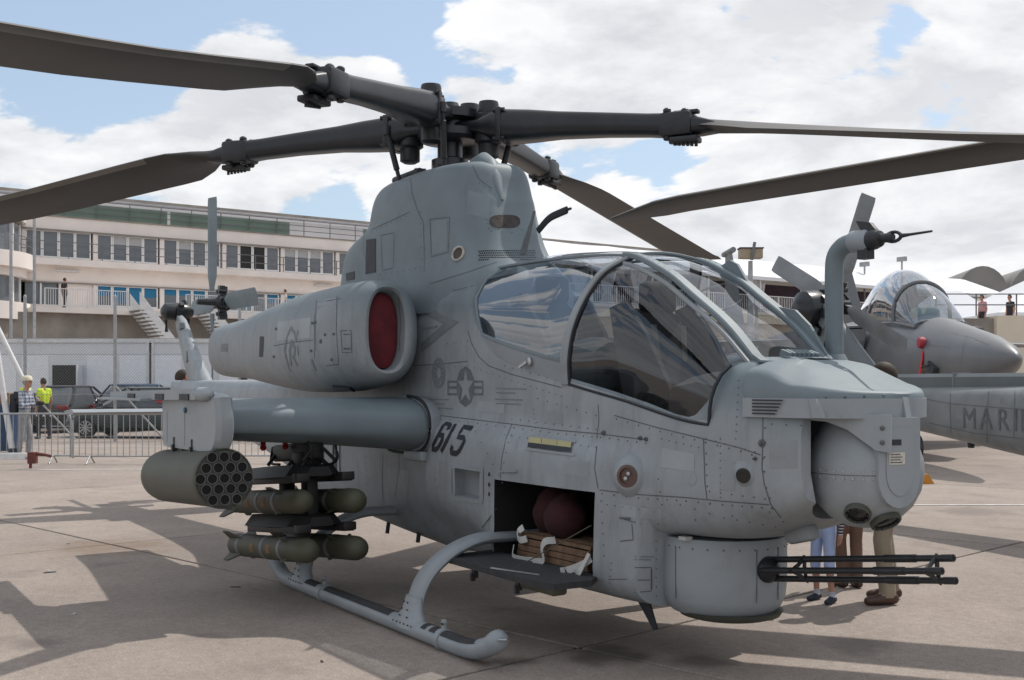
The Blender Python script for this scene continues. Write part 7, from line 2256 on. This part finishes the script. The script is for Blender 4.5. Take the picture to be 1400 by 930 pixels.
for k in range(n):
    for sgn in (-1, 1):
        x = -hgt + k * pitch if sgn > 0 else k * pitch
        a0, a1 = (x, bot_), (x + sgn * hgt, top_)
        t0, t1 = 0.0, 1.0
        lo, hi = sorted((a0[0], a1[0]))
        if hi < 0 or lo > 26: continue
        if sgn > 0: t0 = max(0, -x / hgt); t1 = min(1, (26 - x) / hgt)
        else: t0 = max(0, (x - 26) / hgt); t1 = min(1, x / hgt)
        if t1 - t0 < .02: continue
        p = Vector((x + sgn * hgt * t0, .004 * sgn, bot_ + hgt * t0)); q = Vector((x + sgn * hgt * t1, .004 * sgn, bot_ + hgt * t1))
        bar(bm, p, q, wr, wr, hint=Vector((0, 1, 0)))
mk('wire_mesh', bm, mat('dull_wire', (.16, .165, .17), .6), fen, smooth=0, kind='stuff')
# crowd barriers
def barrier(loc, rz, label, first=None):
    t = thing('crowd_barrier', label, 'barrier', loc, rz, 'steel crowd barriers along the apron')
    W2, H2 = 1.18, 1.03
    bm = NB(); tube(bm, smooth_poly([(-W2, 0, .12), (-W2, 0, .6), (-W2, 0, H2 - .12), (-W2 + .04, 0, H2 - .03), (-W2 + .14, 0, H2), (0, 0, H2), (W2 - .14, 0, H2), (W2 - .04, 0, H2 - .03), (W2, 0, H2 - .12), (W2, 0, .6), (W2, 0, .12)], 3), .021, 8); tube(bm, [(-W2, 0, .16), (W2, 0, .16)], .017, 8)
    mk('barrier_frame', bm, M['galv'], t, smooth=50)
    bm = NB()
    tube(bm, [(0, 0, .16), (0, 0, H2)], .0085, 6); bar_o = mk('barrier_bar', bm, M['galv'], t, smooth=50)
    for k in range(17):
        o = bar_o if k == 0 else link_copy(bar_o, t); o.location = (-W2 + 2 * W2 * (k + 1) / 18, 0, 0)
    for x in (-.82, .82):
        bm = NB(); tube(bm, [(x, -.24, 0), (x, -.03, .16), (x, .03, .16), (x, .24, 0)], .016, 8); mk('barrier_foot', bm, M['galv'], t, smooth=50)
    return t


b0 = barrier(RD(-10.35, 23.9), YAW + R(2), 'steel crowd barrier before the man in the cream cap, leftmost of the row')
for i, (r, d, lab) in enumerate(((-7.88, 23.75, 'steel crowd barrier in front of the dark green car, second from the left'), (-5.4, 23.9, 'steel crowd barrier mostly hidden behind the wing tip and rocket pod'), (-12.85, 24.1, 'steel crowd barrier cut off by the left edge of the photo'))):
    copy_tree(b0, None, RD(r, d), YAW + R((-1, 2, 1)[i]), lab)
# tow bar lying on the apron, leaning white poles, blue box of cartons
tb = thing('tow_bar', 'white tow bar with an orange reflector and red hitch lying on the apron, far left', 'tow bar', RD(-10.0, 22.3), YAW)
bm = NB(); box(bm, (-.55, 0, .25), (2.3, .10, .13), bev=.01); mk('tow_beam', bm, mat('white_enamel', (.62, .62, .62), .4, dirt=(.35, .33, .3)), tb, smooth=0)
bm = NB(); box(bm, (-.02, -.054, .25), (.11, .012, .06)); mk('reflector', bm, mat('orange_reflector', (.75, .25, .01), .3), tb, smooth=0)
bm = NB(); box(bm, (.72, 0, .22), (.14, .16, .22)); tube(bm, [(.75, 0, .30), (.95, 0, .28), (1.08, 0, .25)], .03, 8); tube(bm, [(.7, -.05, .2), (.7, -.05, .02)], .03, 8); mk('hitch', bm, mat('rusty_red', (.11, .025, .018), .6, var=.3), tb, smooth=40)
bm = NB(); lathe(bm, [(.03, -.05), (.09, -.045), (.09, .045), (.03, .05)], 14, look_axis((-1.4, 0, .09), Vector((0, 1, 0)))); bar(bm, (-1.4, 0, .1), (-1.4, 0, .25), .05); mk('tow_wheel', bm, M['black'], tb, smooth=40)
for lab, p, q, rr_ in (('leaning white pole crossing the cabin doorway at the left edge', (-12.2, 26.5, 3.7), (-11.05, 26.5, 1.35), .055), ('near white pole with a black foot at the left edge of the photo', (-11.45, 25.6, 2.4), (-11.1, 25.6, .12), .065)):
    bm = NB(); tube(bm, [RD(*p), RD(*q)], rr_, 10); o = mk('white_pole', bm, M['rail_w'], None, smooth=40); tag(o, lab, 'pole', 'leaning white poles')
    bm = NB(); lathe(bm, [(rr_ * 1.5, -.14), (rr_ * 1.6, 0), (rr_ * 1.2, .1)], 10, Matrix.Translation(RD(*q))); mk('pole_foot', bm, M['black'], o, smooth=40)
for i, px in enumerate((47, 15)):
    bm = NB(); tube(bm, [RD((px - 700) / 1575 * 46, 46, 0), RD((px - 700) / 1575 * 46, 46, 8.4)], .06, 8); lathe(bm, [(.09, 8.4), (.09, 8.5), (.001, 8.56)], 8, Matrix.Translation(RD((px - 700) / 1575 * 46, 46, 0))); o = mk('flag_pole', bm, M['galv'], None, smooth=40); tag(o, ('bare grey flag pole in front of the round bay, right of the two', 'bare grey flag pole in front of the round bay, left of the two')[i], 'flag pole', 'bare flag poles')
bin_ = thing('blue_bin', 'blue bin full of cardboard cartons beside the man in the cream cap', 'bin', RD(-12.5, 27.5), YAW)
bm = NB(); box(bm, (0, 0, .62), (1.3, .8, 1.1), bev=.02); mk('bin_body', bm, mat('blue_plastic', (.018, .045, .11), .5), bin_, smooth=0)
for k in range(3):
    bm = NB(); box(bm, (-.36 + .38 * k, 0, 1.30), (.34, .5, .28), Matrix.Rotation(.1 * k - .1, 4, 'Z')); o = mk('carton', bm, mat('brown_cardboard', (.26, .16, .09), .85), None, smooth=0, loc=bin_.location.copy(), rz=YAW); tag(o, ('cardboard carton on the blue bin, leftmost', 'cardboard carton on the blue bin, between two others', 'cardboard carton on the blue bin, nearest the man in the cap')[k], 'carton', 'cartons on the blue bin')

M['tyre'] = mat('tyre_rubber', (.018, .018, .018), .8); M['alloy'] = mat('alloy_rim', (.40, .41, .42), .3, metal=.8); M['carglass'] = mat('car_window', (.075, .085, .095), .06, spec=.7)
M['tail'] = mat('red_tail_light', (.20, .008, .012), .15)


def car(label, r, d, head, paint, L_=4.2, Wd=1.76, Ht=1.48, estate=False, roof=None):
    """a hatchback: x to its front"""
    t = thing('parked_car', label, 'car', RD(r, d), YAW + R(head), 'cars parked behind the fence')
    h2 = L_ / 2
    bm = NB(); rr = []
    for x, zb, zs, w in ((-h2, .42, .80, .70), (-h2 + .06, .32, .92, .80), (-h2 + .5, .24, .98, .97), (-.4, .22, .96, 1.0), (.7, .22, .93, 1.0), (h2 - .95, .22, .90, .98), (h2 - .35, .25, .76, .90), (h2 - .06, .32, .62, .76), (h2, .38, .54, .62)):
        w *= Wd / 2
        rr.append([Vector((x, y * w, z)) for y, z in ((-.80, zb), (-.97, zb + .10), (-1, zb + .35 * (zs - zb)), (-.97, zs - .10), (-.88, zs), (0, zs + .03), (.88, zs), (.97, zs - .10), (1, zb + .35 * (zs - zb)), (.97, zb + .10), (.80, zb))])
    loft(bm, rr); mk('car_body', bm, paint, t, smooth=45)
    bm = NB(); rr = []
    xr = -h2 + (.10 if estate else .32)
    for z, x0, x1, w in ((.94, xr, h2 - 1.05, .90), (1.16, xr + .12, h2 - 1.45, .84), (Ht - .06, xr + (.42 if estate else .62), h2 - 2.05, .66)):
        w *= Wd / 2; rr.append([Vector((x0, -w * .8, z)), Vector((x0 + .16, -w, z)), Vector((x1 - .25, -w, z)), Vector((x1, -w * .7, z)), Vector((x1, w * .7, z)), Vector((x1 - .25, w, z)), Vector((x0 + .16, w, z)), Vector((x0, w * .8, z))])
    loft(bm, rr); mk('windows', bm, M['carglass'], t, smooth=30)
    bm = NB(); rr = []
    for z, g in ((Ht - .075, 1.0), (Ht - .03, .99), (Ht, .86)):
        x0, x1, w = xr + (.42 if estate else .62), h2 - 2.05, .67 * Wd / 2 * g; rr.append([Vector((x0 + (1 - g) * .8, -w, z)), Vector((x1 - (1 - g) * .8, -w, z)), Vector((x1 + .04 - (1 - g), 0, z)), Vector((x1 - (1 - g) * .8, w, z)), Vector((x0 + (1 - g) * .8, w, z)), Vector((x0 - .06 + (1 - g), 0, z))])
    loft(bm, rr); mk('roof', bm, roof or paint, t, smooth=50)
    for s in (-1, 1):
        for pts in ([(h2 - 1.08, .95), (h2 - 2.02, Ht - .05)], [(.0, .95), (-.1, Ht - .05)], [(xr + .02, .94), (xr + (.44 if estate else .64), Ht - .05)]):
            bm = NB(); w0, w1 = .915 * Wd / 2, .675 * Wd / 2; bar(bm, (pts[0][0], s * w0, pts[0][1]), (pts[1][0], s * w1, pts[1][1]), .07, .05); mk('window_pillar', bm, paint, t, smooth=0)
        bm = NB(); box(bm, (-h2 + .10, s * .60 * Wd / 2 + s * .08, .86), (.22, .34, .15), Matrix.Rotation(R(-16) * s, 4, 'Z'), bev=.03); mk('tail_light', bm, M['tail'], t, smooth=40)
        bm = NB(); box(bm, (h2 - .28, s * .60 * Wd / 2, .66), (.34, .30, .12), bev=.03); mk('headlight', bm, M['alloy'], t, smooth=40)
        bm = NB(); box(bm, (h2 - 1.35, s * (Wd / 2 + .08), 1.02), (.10, .20, .13), bev=.03); mk('mirror', bm, paint, t, smooth=40)
        for x in (-h2 + .78, h2 - .82):
            bm = NB(); lathe(bm, [(.22, -.09), (.30, -.10), (.315, -.06), (.315, .06), (.30, .10), (.22, .09)], 26, look_axis((x, s * (Wd / 2 - .10), .315), Vector((0, 1, 0)))); wh = mk('wheel', bm, M['tyre'], t, smooth=40)
            bm = NB(); C_ = Vector((x, s * (Wd / 2 - .012), .315)); lathe(bm, [(.215, 0), (.20, .012), (.19, .0)], 26, look_axis(C_, Vector((0, s, 0))), caps=False)
            for k in range(10): a = k * PI / 5; bar(bm, C_, C_ + Vector((.2 * math.cos(a), 0, .2 * math.sin(a))), .035, .02, hint=Vector((0, 1, 0)))
            lathe(bm, [(.05, 0), (.04, .02), (.001, .02)], 12, look_axis(C_, Vector((0, s, 0)))); mk('rim', bm, M['alloy'], wh, smooth=40)
    bm = NB(); box(bm, (-h2 - .005, 0, .62), (.02, .52, .11)); mk('number_plate', bm, M['frame_w'], t, smooth=0)
    bm = NB(); prism(bm, [(0, -.07), (.045, 0), (0, .07), (-.045, 0)], lambda y, z: Vector((-h2 + .03, y, .86 + z)), lambda y, z: Vector((-h2 - .012, y, .86 + z))); mk('badge', bm, M['steel'], t, smooth=0)
    bm = NB(); box(bm, (-h2 + .01, 0, .36), (.10, Wd * .8, .16)); mk('rear_bumper', bm, M['tyre'], t, smooth=0)
    return t


dk = lambda n, c: mat(n, c, .34, var=.05, coat=.25)
car('dark hatchback seen from behind, red tail lights, parked beside the yellow vested worker', (104 - 700) / 1575 * 40.5, 40.5, 82, dk('black_car_paint', (.014, .015, .017)), Ht=1.60)
car('long dark green car seen from its side, stickers on the rear windows', (197 - 700) / 1575 * 35.8, 35.8, 172, dk('green_car_paint', (.010, .026, .024)), L_=4.6, Ht=1.56, estate=True)
car('blue roofed hatchback parked behind the dark green car', (198 - 700) / 1575 * 41.5, 41.5, 70, dk('blue_black_paint', (.012, .022, .045)), Ht=1.66, roof=dk('blue_roof_paint', (.03, .07, .14)))
car('pale car mostly hidden behind the wing and engine nacelle', (318 - 700) / 1575 * 37, 37, 95, dk('silver_car_paint', (.22, .23, .24)))
bm = NB(); 
for k, (x, c_) in enumerate(((.05, (.45, .03, .05)), (.62, (.03, .25, .40)), (1.1, (.05, .30, .15)))): 
    q = NB(); box(q, (-.9 - x * .75, .80, 1.18), (.36, .01, .20)); o = mk('window_sticker', q, mat('sticker_%s' % ('red', 'blue', 'green')[k], c_, .5, var=.4, scale=9), [o_ for o_ in COL.objects if o_.name.startswith('parked_car') and 'green' in o_['label'] and 'side' in o_['label']][0], smooth=0)
bm.free()

# ================================================================ HOSPITALITY TERRACE with marquees, right of the mast
M['canvas'] = mat('white_marquee_canvas', (.66, .67, .70), .75, var=.04, scale=.3)
M['purple'] = mat('dark_purple_lining', (.075, .050, .075), .8, var=.15)
M['drape'] = mat('white_drape', (.55, .54, .56), .8, var=.1, scale=3)
M['tan_wall'] = mat('beige_terrace_wall', (.62, .55, .45), .85, var=.08, scale=.5, dirt=(.44, .38, .31), dirt_amt=.4)
M['brown_wall'] = mat('brown_terrace_base', (.40, .33, .27), .9, var=.12, scale=.7)
TO = (-9.0, 58.1)
ch = thing('marquee', 'long white marquee with dark lining and white drapes on the raised terrace', 'marquee', RD(TO[0], TO[1]), YAW + b_ang)
base = thing('hospitality_terrace', 'long raised beige terrace with a white railing, seen through the canopy glass', 'terrace', RD(TO[0], TO[1]), YAW + b_ang)
LT = 64
bx('terrace_floor', 12.5, LT, -.4, 14, 5.65, 6.35, M['tan_wall'], base); bx('terrace_base', 12.5, LT, 0, 14, 0, 5.65, M['brown_wall'], base); bx('terrace_edge', 12.5, LT, -.46, -.36, 6.22, 6.42, M['stucco'], base)
railing('terrace_railing', base, 12.5, LT, -.3, 6.40, 1.10, 2.0, M['rail_w'], (1.0, .08), .17, .05)
bx('lining', 13, LT, 4.6, 4.9, 6.35, 8.9, M['purple'], ch)
for x in range(13, LT + 1, 5):
    bm = NB(); tube(bm, [(x, 1.2, 6.35), (x, 1.2, 8.85)], .06, 8); mk('marquee_post', bm, M['rail_w'], ch, smooth=40)
bm = NB(); bx('eave', 13, LT, .95, 1.25, 8.72, 8.95, M['canvas'], ch)
bm.free()
bm = NB(); rr = []
for k in range(67):
    x = 13 + k * (LT - 13) / 66; sag = .10 * math.sin(PI * ((x - 13) % 5) / 5)
    rr.append([Vector((x, 1.0, 8.93)), Vector((x, 3.0, 9.80 - sag)), Vector((x, 5.5, 10.75 - sag * .6)), Vector((x, 8.0, 9.80 - sag)), Vector((x, 10, 8.93)), Vector((x, 10, 8.85)), Vector((x, 5.5, 10.65 - sag)), Vector((x, 1.0, 8.85))])
loft(bm, rr); mk('marquee_roof', bm, M['canvas'], ch, smooth=30)
for x in (14.2, 17.2, 19.4, 22.0, 24.2, 27.5, 33, 38):
    bm = NB(); rr = []
    for z, w in ((8.72, .85), (8.0, .62), (7.4, .34), (7.25, .30), (6.9, .5), (6.4, .75)):
        rr.append([Vector((x + w * u, 1.35 + .10 * math.sin(k * 2.1), z)) for k, u in enumerate([-1 + 2 * j / 16 for j in range(17)])])
    loft(bm, rr, closed=False); mk('drape', bm, M['drape'], ch, smooth=60)
# lamp box on a post, small white tents, terrace with two people, hangars
lp = thing('box_lamp_mast', 'beige box on a grey post above the marquee, left of the tail rotor', 'lamp post', RD((1026 - 700) / 1575 * 52, 52), YAW)
bm = NB(); tube(bm, [(0, 0, 0), (0, 0, 7.2)], [.22, .10], 10); mk('mast', bm, M['galv'], lp, smooth=40)
bm = NB(); box(bm, (0, 0, 7.52), (1.0, .6, .42)); mk('lamp_box', bm, mat('beige_box', (.33, .28, .20), .7), lp, smooth=0)
bm = NB(); box(bm, (0, 0, 7.76), (1.08, .7, .05)); mk('box_lid', bm, M['digit'], lp, smooth=0)
bm = NB(); tube(bm, [(-.02, -.34, 7.2), (.04, -.40, 7.6), (.12, -.36, 8.0)], .07, 8); mk('bracket', bm, M['rail'], lp, smooth=40)

t2 = thing('white_tent', 'peaked white tent roof right of the fighter jet, largest of the small tents', 'tent', RD(25.2, 54), YAW, 'peaked white tents on the right')
for k, (r_, d_, s_) in enumerate(((25.2, 54, 1.0), (22.7, 60, .62))):
    tt = t2 if k == 0 else thing('white_tent', 'small peaked white tent between the fighter jet canopy and the larger tent', 'tent', RD(r_, d_), YAW, 'peaked white tents on the right')
    bm = NB(); w = 4.2 * s_; rr = []
    for u, z in ((1, 4.55), (.98, 4.75), (.55, 5.7), (.2, 6.55), (.02, 6.85)): rr.append([Vector((x * w * u, y * w * u, z - (1 - s_) * .3)) for x, y in ((-1, -1), (0, -1.0), (1, -1), (1, 0), (1, 1), (0, 1), (-1, 1), (-1, 0))])
    loft(bm, rr); mk('tent_roof', bm, M['canvas'], tt, smooth=0)
    for x in (-1, 1):
        for y in (-1, 1): bm = NB(); tube(bm, [(x * w * .97, y * w * .97, 0), (x * w * .97, y * w * .97, 4.6)], .06, 8); mk('tent_pole', bm, M['rail_w'], tt, smooth=40)
rt = thing('viewing_terrace', 'beige walled viewing terrace with a railing behind the fighter jet nose', 'terrace', RD(20.2, 48), YAW)
bx('terrace_wall', 0, 16, 0, 8, 2.0, 4.5, M['tan_wall'], rt); bx('terrace_wall_return', -1.6, 0, .3, 8, 2.0, 4.4, M['stucco_dk'], rt); bx('terrace_underside', -6, 16, .4, 8, 0, 2.0, M['brown_wall'], rt); bx('bumper_rail', -1, 16, -.4, -.15, 1.45, 1.75, M['rail_w'], rt)
railing('terrace_railing', rt, -2.5, 16, .1, 4.5, .9, 1.6, M['rail'], (1.0, .5))
for lab, px, top in (('person in a pink and white top leaning on the viewing terrace railing', 1343, cloth('pink_cotton', (.52, .28, .30))), ('person in black on the viewing terrace above the beige wall', 1381, darkc)):
    person(lab, (px - 700) / 1575 * 49, 49, 200, 1.7, top, darkc, sneaker, vox=.032, z0=3.72)
for i, (r_, d_, w_, lab) in enumerate(((51, 112, 15, 'old grey hangar with a curved roof at the right edge'), (67, 118, 15, 'old grey hangar with a curved roof, cut off by the right edge of the photo'))):
    hg = thing('hangar', lab, 'hangar', RD(r_, d_), YAW - R(8), 'grey curved hangars on the horizon')
    for q in range(3):
        bm = NB(); rr = []
        for y in (0, 18): rr.append([Vector((-w_ / 2 + (q + .5) * w_ / 3 * 1.0 + w_ / 6 * math.cos(a) * 1.0, y, 10.0 + 3.2 * math.sin(a))) for a in [PI * k / 14 for k in range(15)]])
        loft(bm, rr, closed=False); mk('roof_shell', bm, mat('weathered_roof_%s' % 'abc'[q], (.26, .25, .24), .85, var=.2, scale=.2), hg, smooth=50)
        bm = NB(); bm.faces.new([bm.verts.new(p) for p in rr[0]]); mk('gable', bm, mat('hangar_gable_%s' % 'abc'[q], (.22, .215, .21), .85, var=.2, scale=.3), hg, smooth=0)
    bx('hangar_wall', -w_ / 2, w_ / 2, -.2, 18, 0, 10.0, M['stucco'], hg)
    for k in range(6): bx('hangar_window', -w_ / 2 + 1.0 + k * 2.4, -w_ / 2 + 2.6 + k * 2.4, -.32, -.2, 6.6, 8.8, M['pane'], hg)
for i, px in enumerate((1233, 1182)):
    bm = NB(); p = RD((px - 700) / 1575 * 90, 90); tube(bm, [p, p + Vector((0, 0, 11.4 - .4 * i))], .07, 6); box(bm, p + Vector((0, 0, 11.4 - .4 * i)), (.8, .25, .35)); o = mk('light_pole', bm, M['galv'], None, smooth=0); tag(o, ('thin light pole behind the fighter jet canopy', 'thin light pole just left of the dark vertical tail')[i], 'light pole')
# yellow wheel chock under the boom of the helicopter behind
bm = NB(); prism(bm, [(-.22, 0), (.22, 0), (.12, .16), (-.12, .16)], lambda x, z: RD(6.75 + x, 19, z), lambda x, z: RD(6.75 + x, 19.3, z)); o = mk('wheel_chock', bm, mat('orange_yellow_paint', (.50, .20, .02), .6), None, smooth=0); tag(o, 'orange wheel chock on the apron right of the sensor ball', 'chock')

rp = G(1053, 837)
bm = NB(); tube(bm, [RD(rp[0] + .055 * math.cos(a), rp[1] + .055 * math.sin(a), .016) for a in [2 * PI * k / 18 for k in range(19)]], .012, 6); o = mk('tie_down_ring', bm, M['white_paint'], None, smooth=50); tag(o, 'small white tie down ring lying on the apron under the gun turret', 'ring')
